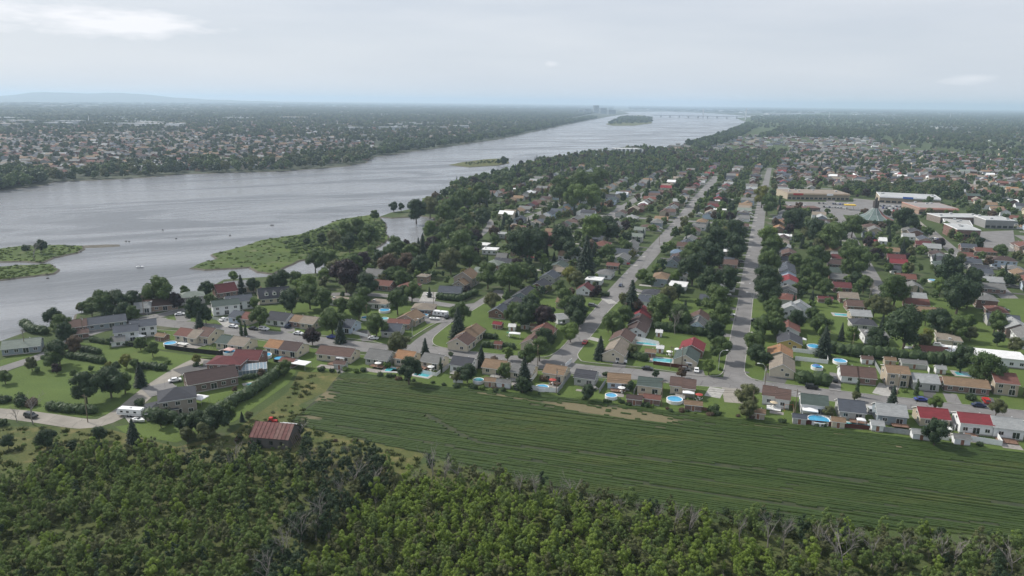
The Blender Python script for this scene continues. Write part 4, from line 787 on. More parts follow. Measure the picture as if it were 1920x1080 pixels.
# ------------------------------------------------------------------ public buildings
def building(name, label, cat, x, y, a):
    r_ = link(name, None, loc=(x, y, 0.05), rz=a); tag(r_, label, cat); return r_
def part(root, name, mb, mats, parent=None):
    me = mb.mesh(name)
    for m_ in (mats if isinstance(mats, (list, tuple)) else [mats]): me.materials.append(m_)
    return link(name, me, parent=parent or root)
tarroof = mat_plain('flat_roof_gravel', (.24, .20, .165), .95, .2, .15); whiteroof = mat_plain('flat_roof_white', (.38, .39, .39), .7, .15, .1); redbox = mat_plain('red_sign', (.42, .035, .03), .5); bluebox = mat_plain('blue_sign', (.04, .13, .45), .5)
pinkf = mat_plain('salmon_fascia', (.55, .28, .22), .6); beigew = siding('beige'); brickw = siding('brick')
def slabbuild(name, label, cat, pA, pB, dep, h, roofm, wallm, trimm, strip=None, signs=(), wz=1.6, nwin=8, ang=None):
    a = Vector(g(*pA)); b = Vector(g(*pB)); d = b-a; L = d.length; an = math.atan2(d.y, d.x); mid = (a+b)/2; q = Vector((-d.y, d.x)).normalized()
    c = mid+q*dep/2; r = building(name, label, cat, c.x, c.y, an)
    part(r, 'wall', MB().box(-L/2, L/2, -dep/2, dep/2, 0, h), wallm)
    rf = part(r, 'roof', MB().box(-L/2-.2, L/2+.2, -dep/2-.2, dep/2+.2, h, h+.5, 1, 1).box(-L/2+.3, L/2-.3, -dep/2+.3, dep/2-.3, h+.5, h+.52, 0), [roofm, trimm])
    mb = MB(); rr_ = random.Random(int(L))
    for i in range(max(3, int(L/12))): x0 = rr_.uniform(-L/2+2, L/2-4); y0 = rr_.uniform(-dep/2+2, dep/2-3); mb.box(x0, x0+2.2, y0, y0+1.8, h+.52, h+1.7)
    part(r, 'rooftop_unit', mb, METAL, parent=rf)
    for i in range(nwin):
        x = -L/2+L*(i+.5)/nwin; w_ = L/nwin*.36
        part(r, 'window', MB().box(x-w_, x+w_, -dep/2-.06, -dep/2+.02, wz-1.0, wz+1.0), DARK)
    if strip: part(r, 'canopy', MB().box(-L/2, L/2, -dep/2-2.2, -dep/2-.3, h-1.2, h-.1), strip)
    for (x0, x1, m_) in signs: part(r, 'sign_panel', MB().box(-L/2+L*x0, -L/2+L*x1, -dep/2-2.5, -dep/2-2.22, h-1.4, h+.7), m_)
    HOUSES.append((c.x, c.y, max(dep*.5, 12)));
    for t_ in np.arange(-L/2, L/2+1, 12): HOUSES.append((c.x+d.x/L*t_, c.y+d.y/L*t_, dep*.55))
    return r
slabbuild('shopping_plaza', 'long tan shop plaza with flat brown roof and red sign', 'shop', (1476, 374), (1592, 376), 40, 6.5, tarroof, beigew, mat_plain('tan_fascia', (.40, .32, .22), .7), strip=mat_plain('tan_canopy', (.36, .28, .20), .7), signs=[(.08, .24, redbox), (.62, .72, WHITE)], nwin=14)
slabbuild('shopping_mall', 'large white flat-roofed mall behind the full car park', 'shop', (1648, 380), (1762, 386), 38, 7, whiteroof, siding('beige'), WHITE, strip=WHITE, signs=[(.38, .55, bluebox)], nwin=10)
slabbuild('mall_wing', 'grey and salmon wing of the mall with white roof stripe', 'shop', (1722, 402), (1795, 404), 42, 6, mat_plain('grey_membrane', (.26, .24, .23), .9, .2, .15), siding('tanbrick'), pinkf, strip=pinkf, nwin=8)
slabbuild('church_hall', 'long low brown-roofed building before the plaza', 'hall', (1467, 398), (1537, 399), 16, 4, mat_plain('brown_roof', (.12, .07, .06), .9), siding('brownbrick'), mat_plain('brown_edge', (.14, .08, .07), .8), nwin=10)
slabbuild('school', 'red brick school block with white roof beside the yard', 'school', (1792, 450), (1836, 452), 30, 8, whiteroof, brickw, WHITE, nwin=6, wz=3.6)
slabbuild('school_wing', 'long grey-roofed middle wing of the school', 'school', (1770, 432), (1822, 436), 34, 5, mat_plain('grey_roof', (.33, .33, .32), .9), siding('grey'), WHITE, nwin=8)
slabbuild('school_annex', 'brown school annex with pale roof edge at the back', 'school', (1762, 419), (1848, 420), 22, 5.5, whiteroof, siding('brownbrick'), WHITE, nwin=10)
slabbuild('school_gym', 'pale-roofed school gymnasium by the right edge', 'school', (1846, 428), (1900, 430), 24, 7, whiteroof, siding('grey'), WHITE, nwin=5)
slabbuild('apartment_block', 'white apartment block with tall columns at the river trees', 'building', (1157, 290), (1204, 290), 34, 11, whiteroof, mat_plain('block_glass', (.12, .13, .15), .4), WHITE, nwin=0)
ap = [o for o in COL.objects if o.name == 'apartment_block'][0]; La = (Vector(g(1204, 290))-Vector(g(1157, 290))).length; colm = MB().box(-1.6, 1.6, -18.6, -17.1, 0, 11).mesh('column'); colm.materials.append(WHITE)
for i in range(7): link('column', colm, parent=ap, loc=(-La/2+La*i/6, 0, 0))
# church
cx, cy = g(1638, 417); ch = building('church', 'round church with green conical roof and dark spire', 'church', cx, cy, .3); HOUSES.append((cx, cy, 24))
mb = MB(); mb.cyl(0, 0, 0, 4, 14.5, 12); part(ch, 'wall', mb, siding('beige'))
gr_ = mat_plain('green_copper', (.115, .155, .145), .6, .25, .4)
seg = []
for k in range(12):
    a0, a1 = 2*math.pi*k/12, 2*math.pi*(k+1)/12; ro, ri, zo, zi = 16.5, 2.2, 3.6, 13.0
    P_ = [(ro*math.cos(a0), ro*math.sin(a0), zo), (ro*math.cos(a1), ro*math.sin(a1), zo), (8*math.cos(a1), 8*math.sin(a1), 7.4), (8*math.cos(a0), 8*math.sin(a0), 7.4)]
    Q_ = [P_[3], P_[2], (ri*math.cos(a1), ri*math.sin(a1), zi), (ri*math.cos(a0), ri*math.sin(a0), zi)]
    m_ = MB().poly(P_).poly(Q_).tube([P_[0], P_[3], Q_[3]], .16, 4, 1); part(ch, 'roof_panel', m_, [mat_plain('rusty_copper', (.20, .085, .065), .7) if k in (9,) else gr_, METAL])
sp_ = MB()
for dx_, dy_, hh_ in ((-1.6, -.7, 21), (.9, -1.4, 19.5), (1.3, 1.1, 22), (-.9, 1.4, 19)): sp_.box(dx_-.6, dx_+.6, dy_-.6, dy_+.6, 10, hh_)
sp_.tube([(0, 0, 10), (0, 0, 25)], [.4, .12], 6); part(ch, 'spire', sp_, mat_plain('dark_spire', (.09, .08, .08), .6))
# bridge far up the river
A_ = Vector(g(1222, 219.5)); B_ = Vector(g(1400, 223)); d = B_-A_; br = building('bridge', 'long low river bridge on piers with two white pylons', 'bridge', A_.x, A_.y, math.atan2(d.y, d.x)); L = d.length
part(br, 'deck', MB().box(0, L, -9, 9, 13, 16), mat_plain('bridge_deck', (.22, .23, .25), .8))
pm = MB().box(-3, 3, -8, 8, -1, 13).mesh('pier'); pm.materials.append(CONC)
for i in range(1, 10): link('pier', pm, parent=br, loc=(L*i/10, 0, 0))
for f_ in (.55, .99): part(br, 'pylon', MB().box(L*f_-3.5, L*f_+3.5, -3, 3, 0, 66 if f_ < .9 else 74), WHITE)
for k, (px_, py_, w_, h_) in enumerate([(1088, 213, 40, 34), (1100, 213, 60, 44), (1117, 212, 50, 76), (1130, 213, 60, 52), (1146, 214, 70, 40)]):
    x, y = g(px_, py_); r = building('apartment_tower', 'distant grey apartment tower, %s of the cluster at the far bank' % ('first', 'second', 'tallest', 'fourth', 'broadest')[k], 'tower', x, y, .3)
    part(r, 'wall', MB().box(-w_/2, w_/2, -w_/3, w_/3, 0, h_), siding('greyblue')); wb_ = MB()
    for z in np.arange(4, h_-3, 7): wb_.box(-w_/2-.4, w_/2+.4, -w_/3-.4, w_/3+.4, z, z+3)
    part(r, 'window_band', wb_, DARK)
for (px_, py_, h_, lb) in [(1397, 226, 62, 'tall pale mast beside the bridge head'), (1554, 223, 52, 'slim white mast on the eastern horizon'), (1781, 222, 54, 'slim leaning white mast by the white sheds'), (1843, 217, 56, 'farthest slim white mast at the right'), (167, 232, 28, 'pale chimney among the far bank roofs')]:
    x, y = g(px_, py_); r = tag(link('mast', None, loc=(x, y, 0)), lb, 'mast'); part(r, 'pole', MB().tube([(0, 0, 0), (0, 0, h_*.6), (1.5, 0, h_)], [2.2, 1.6, .9] if h_ > 30 else [1.4, 1.1, .8], 8), WHITE); part(r, 'base', MB().cyl(0, 0, 0, 2, 5, 12), CONC)
# barn
bx, by = g(517, 806, 4); bn = building('barn', 'old grey barn with rusty red metal roof at the wood edge', 'barn', bx, by, math.radians(-8)); HOUSES.append((bx, by, 9))
bl, bw = 11.5, 8.5; part(bn, 'wall', MB().box(-bl/2, bl/2, -bw/2, bw/2, 0, 3.6).poly([(-bl/2, -bw/2, 3.6), (-bl/2, 0, 6.2), (-bl/2, bw/2, 3.6)]).poly([(bl/2, bw/2, 3.6), (bl/2, 0, 6.2), (bl/2, -bw/2, 3.6)]), siding('plank'))
rust = [mat_plain('rusty_sheet_%s' % n_, c_, .75, .35, .9) for n_, c_ in (('red', (.145, .060, .054)), ('dark', (.125, .052, .047)), ('pale', (.165, .088, .076)))]
rr_ = random.Random(4)
for i in range(10):
    x0 = -bl/2-.4+(bl+.8)*i/10; x1 = x0+(bl+.8)/10-.05
    for s in (-1, 1):
        q = rr_.uniform(0, .06); m_ = MB().poly([(x0, s*(bw/2+.5), 3.35+q), (x1, s*(bw/2+.5), 3.35+q), (x1, 0, 6.35+q), (x0, 0, 6.35+q)][::-s]).poly([(x0, s*(bw/2+.5), 3.3), (x1, s*(bw/2+.5), 3.3), (x1, s*(bw/2+.5), 3.35+q), (x0, s*(bw/2+.5), 3.35+q)])
        m_.tube([(x0, s*(bw/2+.5), 3.42+q), (x0, 0, 6.42+q)], .05, 4); part(bn, 'roof_panel', m_, rr_.choice(rust))
for q in (-3.2, 0.4, 3.6): part(bn, 'barn_window', MB().box(q-.5, q+.5, -bw/2-.05, -bw/2+.02, 1.2, 2.3), DARK)
part(bn, 'plank_door', MB().box(2.0, 4.2, bw/2-.02, bw/2+.06, .1, 2.8), siding('plank'))
for q in range(6): part(bn, 'leaning_plank', MB().tube([(bl/2+1.5+.1*q, -3+q*.9, 0), (bl/2+.1, -3+q*1.0, 3.2)], .09, 4), POLEW)
mb = MB(); mb.box(-2.4, 2.4, -1, 1, .5, 1.1).cyl(-1.4, -1, .0, .5, .5, 10).box(.3, 1.6, -.7, .7, 1.1, 2.0)
x, y = g(513, 794); tr_ = tag(link('tractor', None, loc=(x, y, .05), rz=-.1), 'small red tractor parked behind the barn', 'tractor'); part(tr_, 'body', MB().box(-1.6, 1.2, -.45, .45, .6, 1.2).box(-1.3, -.3, -.6, .6, 1.2, 2.0), redbox); 
for a_, b_, r_2 in ((-.9, .7, .65), (-.9, -.7, .65), (1.0, .55, .4), (1.0, -.55, .4)): w__ = MB().tube([(a_, b_-.15, r_2), (a_, b_+.15, r_2)], r_2, 12); part(tr_, 'wheel', w__, TYRE)
x, y = g(545, 797); tag(link('metal_sheet_pile', MB().box(-4, 4, -.6, .6, 0, .25).box(-3, 2.4, -.4, .7, .25, .4).box(-2.5, 3.4, -.5, .3, .4, .5).mesh(), METAL, loc=(x, y, .05), rz=-.2), 'low pile of pale metal sheets behind the barn', 'sheet pile')
# sunroom of the red house
x, y = g(474, 690, 2.5); sr = tag(link('sunroom', None, loc=(x, y, .1), rz=math.radians(20)), 'glass sunroom with white frame against the red brick house', 'sunroom')
gl = mat_plain('sunroom_glass', (.22, .28, .32), .08, .15, 1, .8); part(sr, 'base_wall', MB().box(-5, 5, -2, 2, 0, .7), TRIM)
for i in range(8):
    a_ = -5+10*i/8; part(sr, 'glass_panel', MB().poly([(a_+.08, -2, 2.3), (a_+1.17, -2, 2.3), (a_+1.17, 2, 3.6), (a_+.08, 2, 3.6)]), gl); part(sr, 'glass_panel', MB().box(a_+.08, a_+1.17, -2.02, -1.96, .7, 2.3), gl)
mb = MB()
for i in range(9): a_ = -5+10*i/8; mb.tube([(a_, -2.03, 0), (a_, -2.03, 2.35), (a_, 2, 3.7)], .07, 4)
part(sr, 'frame', mb.tube([(-5, -2.03, 2.35), (5, -2.03, 2.35)], .07, 4), TRIM)
# ------------------------------------------------------------------ sheds, pools, canopies, fences, cars, poles
def shed(px, py, L, W_, rc, wc, label, h=2.1, rise=.9, ang='FR', group='garden sheds'):
    x, y = g(px, py, 2.0); a = front_angle(x, y) if ang == 'FR' else math.radians(ang); r = tag(link('garden_shed', None, loc=(x, y, .1), rz=a), label, 'shed', group)
    link('wall', wallmesh(-L/2, L/2, W_, h, rise, 'gable', wc), parent=r); link('roof', roofmesh(-L/2, L/2, W_, h, rise, 'gable', rc, eave=.2), parent=r); put_window(r, 'door', 0, -W_/2, 1.12, 0); HOUSES.append((x, y, 3))
for a in [(1625, 673, 4, 3, 'brown', 'white', 'brown and white shed behind the brick bungalow'), (1668, 675, 4, 3, 'tan', 'beige', 'tan shed behind the two-storey tan house'), (1712, 680, 9, 4.5, 'grey', 'pale', 'long grey shed below the dark hedge'), (1763, 691, 3.4, 3, 'lightgrey', 'white', 'white shed with double doors on a bare yard'),
          (1422, 773, 4, 2.8, 'tan', 'beige', 'tan-roofed shed near the field lane'), (1499, 783, 4, 2.6, 'slate', 'pale', 'slate-roofed shed with two windows beside the big pool'), (1571, 789, 3.8, 3.2, 'tan', 'cream', 'cream shed with pointed tan roof by the in-ground pool'), (1644, 795, 3.4, 3.6, 'lightgrey', 'white', 'tall pale grey shed at the picket fence'),
          (1726, 812, 5, 3, 'lightgrey', 'white', 'wide white shed at the foot of the round dark tree'), (1802, 821, 4.4, 3, 'grey', 'white', 'white shed at the corner of the white fence'), (1236, 623, 2.6, 2.6, 'white', 'white', 'small white shed beside the round teal pool'), (1238, 653, 2.6, 2.4, 'white', 'white', 'small white shed near the teal in-ground pool'),
          (1220, 660, 4, 3.4, 'tan', 'brick', 'open brown gazebo-like shed between the two corner houses'), (1223, 746, 5.4, 4, 'redbrown', 'brick', 'reddish hip-roofed shed at the field edge'), (1300, 758, 5.5, 3, 'tan', 'brick', 'tan-roofed shed behind the black driveway'), (639, 682, 4.4, 3, 'brown', 'pale', 'brown-roofed shed behind the white canopy yard'),
          (935, 645, 3, 2.6, 'redbrown', 'brick', 'small reddish shed inside the clipped hedges'), (934, 608, 4, 3.4, 'red', 'brick', 'shed with bright orange-red roof among the backyards'), (961, 612, 3, 3, 'white', 'white', 'white shed right of the orange-red roof'), (985, 608, 3.6, 3.6, 'palegreen', 'pale', 'shed with pale green domed roof'), (1003, 612, 3.6, 3, 'tan', 'tanbrick', 'tan shed next to the stepped brown roof'),
          (920, 714, 4, 3, 'tan', 'beige', 'tan shed right of the teal pool'), (945, 717, 5, 2.6, 'grey', 'white', 'grey flat shed at the field fence'), (542, 677, 6, 4.4, 'redbrown', 'brick', 'reddish roofed garage next to the white canopy'), (304, 630, 4.5, 3.5, 'tan', 'brick', 'small tan pavilion beside the first round pool'), (1190, 747, 5, 3.2, 'darkbrown', 'brick', 'dark low shed behind the pale blue house'),
          (1547, 560, 7, 4, 'maroon', 'brick', 'maroon garage with pale doors in the eastern backyards'), (1260, 594, 2.5, 1.6, 'white', 'brick', 'small white-roofed shed in the shady backyard')]:
    shed(*a)
def roundpool(px, py, r, label, wall=None, h=1.2, water=None):
    x, y = g(px, py, h); r *= .9; o = tag(link('round_pool', None, loc=(x, y, .1)), label, 'pool', 'round backyard pools'); mb = MB(); n = 28
    for k in range(n):
        a0, a1 = 6.28318*k/n, 6.28318*(k+1)/n; C0, S0, C1, S1 = math.cos(a0), math.sin(a0), math.cos(a1), math.sin(a1); q = r-.22
        mb.poly([(r*C0, r*S0, 0), (r*C1, r*S1, 0), (r*C1, r*S1, h), (r*C0, r*S0, h)]); mb.poly([(r*C0, r*S0, h), (r*C1, r*S1, h), (q*C1, q*S1, h), (q*C0, q*S0, h)]); mb.poly([(q*C1, q*S1, h-.35), (q*C0, q*S0, h-.35), (q*C0, q*S0, h), (q*C1, q*S1, h)])
    part(o, 'rim', mb, wall or WHITE); part(o, 'water', MB().cyl(0, 0, 0, h-.2, r-.2, 28), water or POOLB); HOUSES.append((x, y, r))
for a in [(319, 643, 2.9, 'round pool behind the first semi-detached bungalow'), (430, 659, 2.7, 'round pool beside the long black fence end'), (497, 665, 2.9, 'round pool above the black-fenced pool', None), (524, 671, 2.6, 'round pool inside a black surround'), (686, 595, 2.6, 'round pool behind the slate roof with a pole'), (712, 583, 0.01, 'x'), (721, 581, 3.1, 'large round pool beside the flat beige roof'),
          (720, 597, 2.4, 'covered teal pool below the large round one'), (795, 590, 2.4, 'round pool behind the tan gable'), (897, 712, 2.3, 'teal round pool with reddish deck at the field edge'), (1017, 725, 2.6, 'round pool set in a pink deck inside the white fence'), (1146, 741, 2.4, 'round pool behind the pale blue house'), (1265, 748, 3.1, 'big round pool beside white awning house'),
          (1237, 590, 3.0, 'round pool right of the crimson roof'), (1236, 610, 2.5, 'teal round pool below the crimson-roofed house'), (1527, 649, 3.5, 'large round pool beside the charcoal roof'), (1575, 676, 3.0, 'round pool with striped rim behind the brick bungalow'), (1532, 687, 2.5, 'round pool behind the clipped hedge'), (1535, 786, 3.9, 'largest round pool, at the edge of the field'), (1545, 771, 1.6, 'small raised round pool by the white sunroom'),
          (1749, 525, 3.0, 'round pool among the eastern backyards')]:
    if a[2] > .1: roundpool(*a[:4], water=POOLT if 'teal' in a[3] else (POOLB if len(a[3]) % 3 else POOLD), wall=BLACK if 'black surround' in a[3] else None)
def inpool(px, py, L, W_, ang, label, water=None, deck=CONC):
    x, y = g(px, py); a = front_angle(x, y) if ang == 'FR' else math.radians(ang); o = tag(link('swimming_pool', None, loc=(x, y, .14), rz=a), label, 'pool', 'in-ground pools')
    part(o, 'deck', MB().box(-L/2-1.2, L/2+1.2, -W_/2-1.2, -W_/2, -.1, .06).box(-L/2-1.2, L/2+1.2, W_/2, W_/2+1.2, -.1, .06).box(-L/2-1.2, -L/2, -W_/2, W_/2, -.1, .06).box(L/2, L/2+1.2, -W_/2, W_/2, -.1, .06), deck); part(o, 'water', MB().box(-L/2, L/2, -W_/2, W_/2, -.1, .02), water or POOLT); part(o, 'coping', MB().box(-L/2-.2, L/2+.2, -W_/2-.2, -W_/2, .06, .12).box(-L/2-.2, L/2+.2, W_/2, W_/2+.2, .06, .12), WHITE); HOUSES.append((x, y, max(L, W_)*.6))
for a in [(481, 720, 6.5, 3.2, 35, 'teal in-ground pool on the terrace of the brown brick house'), (739, 694, 6.6, 4, 'FR', 'kidney-wide teal pool left of the bushy tree at the field'), (792, 703, 6, 3.6, 'FR', 'pale teal pool on a white patio at the field edge'), (1212, 645, 8.5, 3, 'FR', 'long blue pool with white walls behind the brown house'), (1242, 676, 7.5, 4.6, 'FR', 'deep green rectangular pool by the corner house'), (1607, 798, 11, 2.8, 'FR', 'long thin teal pool at the picket fence'), (1805, 702, 5, 4, 'FR', 'teal pool behind the long brick bungalow'), (1579, 591, 7, 4, 'FR', 'pale blue rectangular pool behind the light grey gable')]: inpool(*a)
def canopy(px, py, L, W_, label, m_=None, h=2.3, ang='FR'):
    x, y = g(px, py, h); a = front_angle(x, y) if ang == 'FR' else math.radians(ang); o = tag(link('canopy', None, loc=(x, y, .12), rz=a), label, 'canopy', 'backyard canopies')
    part(o, 'cover', MB().poly([(-L/2, -W_/2, h), (L/2, -W_/2, h), (0, 0, h+.6)]).poly([(L/2, -W_/2, h), (L/2, W_/2, h), (0, 0, h+.6)]).poly([(L/2, W_/2, h), (-L/2, W_/2, h), (0, 0, h+.6)]).poly([(-L/2, W_/2, h), (-L/2, -W_/2, h), (0, 0, h+.6)]).box(-L/2, L/2, -W_/2, W_/2, h-.25, h-.01), m_ or WHITE)
    for sx in (-1, 1):
        for sy in (-1, 1): part(o, 'post', MB().tube([(sx*(L/2-.1), sy*(W_/2-.1), 0), (sx*(L/2-.1), sy*(W_/2-.1), h-.2)], .06, 5), METAL)
PAR = [mat_plain('canvas_'+n_, c_, .8) for n_, c_ in (('white', (.7, .7, .68)), ('green', (.05, .16, .09)), ('red', (.35, .06, .05)), ('beige', (.5, .42, .3)), ('blue', (.08, .15, .35)))]
rp_ = random.Random(5); PN = ['white', 'green', 'red', 'beige', 'blue']
def parasol(px, py, k, label):
    x, y = g(px, py); r = tag(link('patio_table', None, loc=(x, y, .15)), label, 'patio table', 'patio tables with parasols'); part(r, 'table_top', MB().cyl(0, 0, .68, .74, .6, 12), TRIM); part(r, 'parasol', MB().cyl(0, 0, 1.95, 2.4, 1.4, 8, r2=.05), PAR[k]); part(r, 'pole', MB().tube([(0, 0, 0), (0, 0, 2.4)], .03, 5), METAL)
    cm_ = MB().box(-.22, .22, -.22, .22, .4, .46).box(-.22, .22, .17, .22, .46, .9).box(-.2, -.15, -.2, -.15, 0, .4).box(.15, .2, -.2, -.15, 0, .4).mesh('chair'); cm_.materials.append(TRIM)
    for q in range(4): c = link('garden_chair', cm_, loc=(x+math.cos(q*1.57)*1.1, y+math.sin(q*1.57)*1.1, .15), rz=q*1.57-1.57); tag(c, 'white garden chair at the '+label, 'chair', 'garden chairs')
for px_, py_, k, w_ in [(348, 640, 3, 'behind the pinkish brown roof'), (462, 652, 0, 'behind the grey-beige roof'), (545, 662, 2, 'behind the dark brown roof'), (620, 676, 4, 'near the brown-roofed shed'), (709, 690, 0, 'by the kidney-wide pool'), (808, 697, 0, 'on the patio of the pale teal pool'), (910, 698, 3, 'behind the taupe roof'), (1036, 722, 2, 'on the deck pool yard'), (1165, 737, 0, 'beside the pale blue house pool'), (1225, 735, 1, 'behind the dark green roof'), (1310, 750, 2, 'near the black driveway'), (1450, 765, 3, 'behind the two-tone white house'), (1590, 785, 2, 'behind the blue-grey roof'), (1688, 797, 2, 'behind the light grey roof'), (1815, 812, 1, 'behind the red-roofed raised house'), (1530, 694, 4, 'by the clipped hedge pool'), (1255, 668, 0, 'between green roof and pool'), (955, 632, 1, 'among the backyard sheds')]:
    parasol(px_, py_, k, PN[k]+' parasol table '+w_)
TOYC = [mat_plain('toy_'+n_, c_, .6) for n_, c_ in (('orange', (.5, .15, .03)), ('blue', (.05, .2, .5)), ('grey', (.3, .3, .3)))]
for q, (px_, py_, w_) in enumerate([(1478, 770, 'behind the two-tone white house'), (1120, 715, 'behind the charcoal roof'), (400, 652, 'behind the dark brown gable'), (605, 665, 'behind the long brown roof'), (1745, 800, 'beside the red roof'), (1665, 700, 'in front of the tan two-storey house')]):
    x, y = g(px_, py_); r = tag(link('swing_set', None, loc=(x, y, .12), rz=q*.7), 'small swing set on the lawn '+w_, 'swing set'); part(r, 'frame', MB().tube([(-1.5, -.8, 0), (-1.5, 0, 2.1), (-1.5, .8, 0)], .05, 5).tube([(1.5, -.8, 0), (1.5, 0, 2.1), (1.5, .8, 0)], .05, 5).tube([(-1.5, 0, 2.1), (1.5, 0, 2.1)], .05, 5), TOYC[q % 3]); part(r, 'swing_seat', MB().box(-.6, -.2, -.12, .12, .5, .55).tube([(-.6, 0, .5), (-.6, 0, 2.1)], .02, 4).tube([(-.2, 0, .5), (-.2, 0, 2.1)], .02, 4), BLACK)
for a in [(258, 630, 5.5, 3.6, 'white canopy behind the white two-storey house'), (564, 680, 6.5, 4.4, 'white canopy in the yard of the long brown roof'), (374, 745, 4.6, 4, 'white pavilion beside the large hip-roofed house'), (1291, 736, 4, 2, 'white awning on the two-level brown house'), (1519, 768, 4.8, 3.2, 'white sunroom roof on the grey-green roofed house'), (1292, 680, 2.6, 1.6, 'white awning over the green gable door'), (640, 670, 3.6, 2.6, 'white patio umbrella-like canopy on the long bungalow'),
          (1615, 787, 2.6, 1.8, 'white oval sunshade beside the thin pool'), (1506, 636, 2.6, 2, 'white tent beside the charcoal roof'), (965, 625, 5, 2.2, 'white awning between the backyard sheds'), (1270, 655, 2.2, 1.8, 'white parasol next to the red roof'), (720, 675, 2.5, 2.2, 'white parasol on the patio by the kidney-wide pool'), (1705, 652, 4, 3, 'white dome tent at the long hedge'), (430, 655, 3.8, 3.2, 'pink sun canopy beside the green and grey roofs')]:
    canopy(*a, m_=mat_plain('pink_canvas', (.55, .36, .33), .8) if 'pink' in a[4] else None)
_fp = {}
def fence(pts, h, mat, label, key, step=2.2, z=.12):
    x0, y0 = pts[0]; r = tag(link('fence', None, loc=(x0, y0, z)), label, 'fence', 'yard fences')
    if key not in _fp:
        a = MB().box(-step/2+.06, step/2-.06, -.03, .03, .05, h).mesh('fence_panel'); a.materials.append(mat); b = MB().box(-.06, .06, -.06, .06, 0, h+.1).mesh('post'); b.materials.append(mat); _fp[key] = (a, b)
    a, b = _fp[key]
    for p, q in zip(pts[:-1], pts[1:]):
        L = math.hypot(q[0]-p[0], q[1]-p[1]); n = max(1, round(L/step)); an = math.atan2(q[1]-p[1], q[0]-p[0])
        for i in range(n):
            t = (i+.5)/n; o = link('fence_panel', a, parent=r, loc=(p[0]+(q[0]-p[0])*t-x0, p[1]+(q[1]-p[1])*t-y0, 0), rz=an); o.scale = (L/n/step, 1, 1)
            t = i/n; link('post', b, parent=r, loc=(p[0]+(q[0]-p[0])*t-x0, p[1]+(q[1]-p[1])*t-y0, 0), rz=an)
GREYF = mat_plain('grey_fence', (.30, .31, .32), .7)
for pts, h, m_, k, lb in [([(310, 655), (355, 661), (412, 667), (432, 660)], 1.9, BLACK, 'black', 'long black screen fence between acreage lawn and bungalows'), ([(210, 645), (260, 652), (290, 655)], 1.6, BLACK, 'black2', 'dark fence below the white two-storey house'),
        ([(990, 725), (1006, 705)], 1.8, WHITE, 'white', 'left side of white fence round the deck pool'), ([(990, 731), (1030, 736), (1046, 737)], 1.6, WHITE, 'white', 'front run of white fence round the deck pool'), ([(1046, 737), (1070, 705)], 1.8, GREYF, 'greyf', 'pale grey side fence of the deck pool yard'),
        ([(775, 697), (818, 706), (826, 700)], 1.4, WHITE, 'whitelow', 'white curved patio fence left of the charcoal roof'), ([(830, 700), (842, 690)], 1.7, GREYF, 'greyf', 'short grey fence next to the narrow cedar'), ([(850, 718), (868, 719)], 1.2, WHITE, 'whitelow', 'short white fence at the field under the dark bush'),
        ([(1188, 741), (1200, 718)], 1.7, GREYF, 'greyf', 'grey fence beside the pale blue house'), ([(1123, 738), (1135, 720)], 1.4, GREYF, 'greyf', 'grey fence at the pond-side patio'), ([(1225, 684), (1290, 693)], 1.5, REDW, 'redf', 'dark red fence before the green rectangular pool'), ([(1285, 765), (1330, 772)], 1.2, DECK, 'deckf', 'brown plank fence behind the tan-roofed shed'),
        ([(1490, 794), (1560, 800), (1630, 807)], 1.7, REDW, 'redf', 'long dark red fence along the field'), ([(1640, 808), (1714, 818)], 1.7, GREYF, 'greyf', 'grey picket fence along the field'), ([(1714, 818), (1800, 830)], 1.3, WHITE, 'whitelow', 'low white rail fence along the field'), ([(1790, 808), (1778, 790)], 1.8, WHITE, 'white', 'white fence left of the red-roofed raised house'),
        ([(1812, 827), (1878, 837), (1855, 800)], 1.8, WHITE, 'white', 'white fence at the corner of the field by the right edge'), ([(1485, 660), (1550, 668), (1552, 683), (1490, 676)], 1.6, WHITE, 'white', 'white fence around a small lawn behind the corner houses'), ([(1486, 760), (1488, 780)], 1.8, POLEW, 'polef', 'brown fence between white houses'), ([(1630, 668), (1655, 712)], 1.5, GREYF, 'greyf', 'grey fence between brick bungalow and tan house'),
        ([(1736, 692), (1742, 700)], 1.7, WHITE, 'white', 'short white fence by the long grey shed'), ([(1060, 690), (1072, 680)], 1.6, WHITE, 'white', 'white fence between tan and charcoal houses'), ([(655, 625), (690, 633)], 1.1, WHITE, 'whitelow', 'low white fence before the pale blue gable'), ([(385, 597), (425, 604)], 1.1, WHITE, 'whitelow', 'low white fence under the big dark tree'), ([(1191, 638), (1235, 648)], 1.4, WHITE, 'white', 'white wall behind the long blue pool'), ([(1313, 600), (1342, 604)], 1.5, WHITE, 'whitelow', 'white fence in the shade west of the avenue')]:
    fence(G(*pts), h, m_, lb, k)
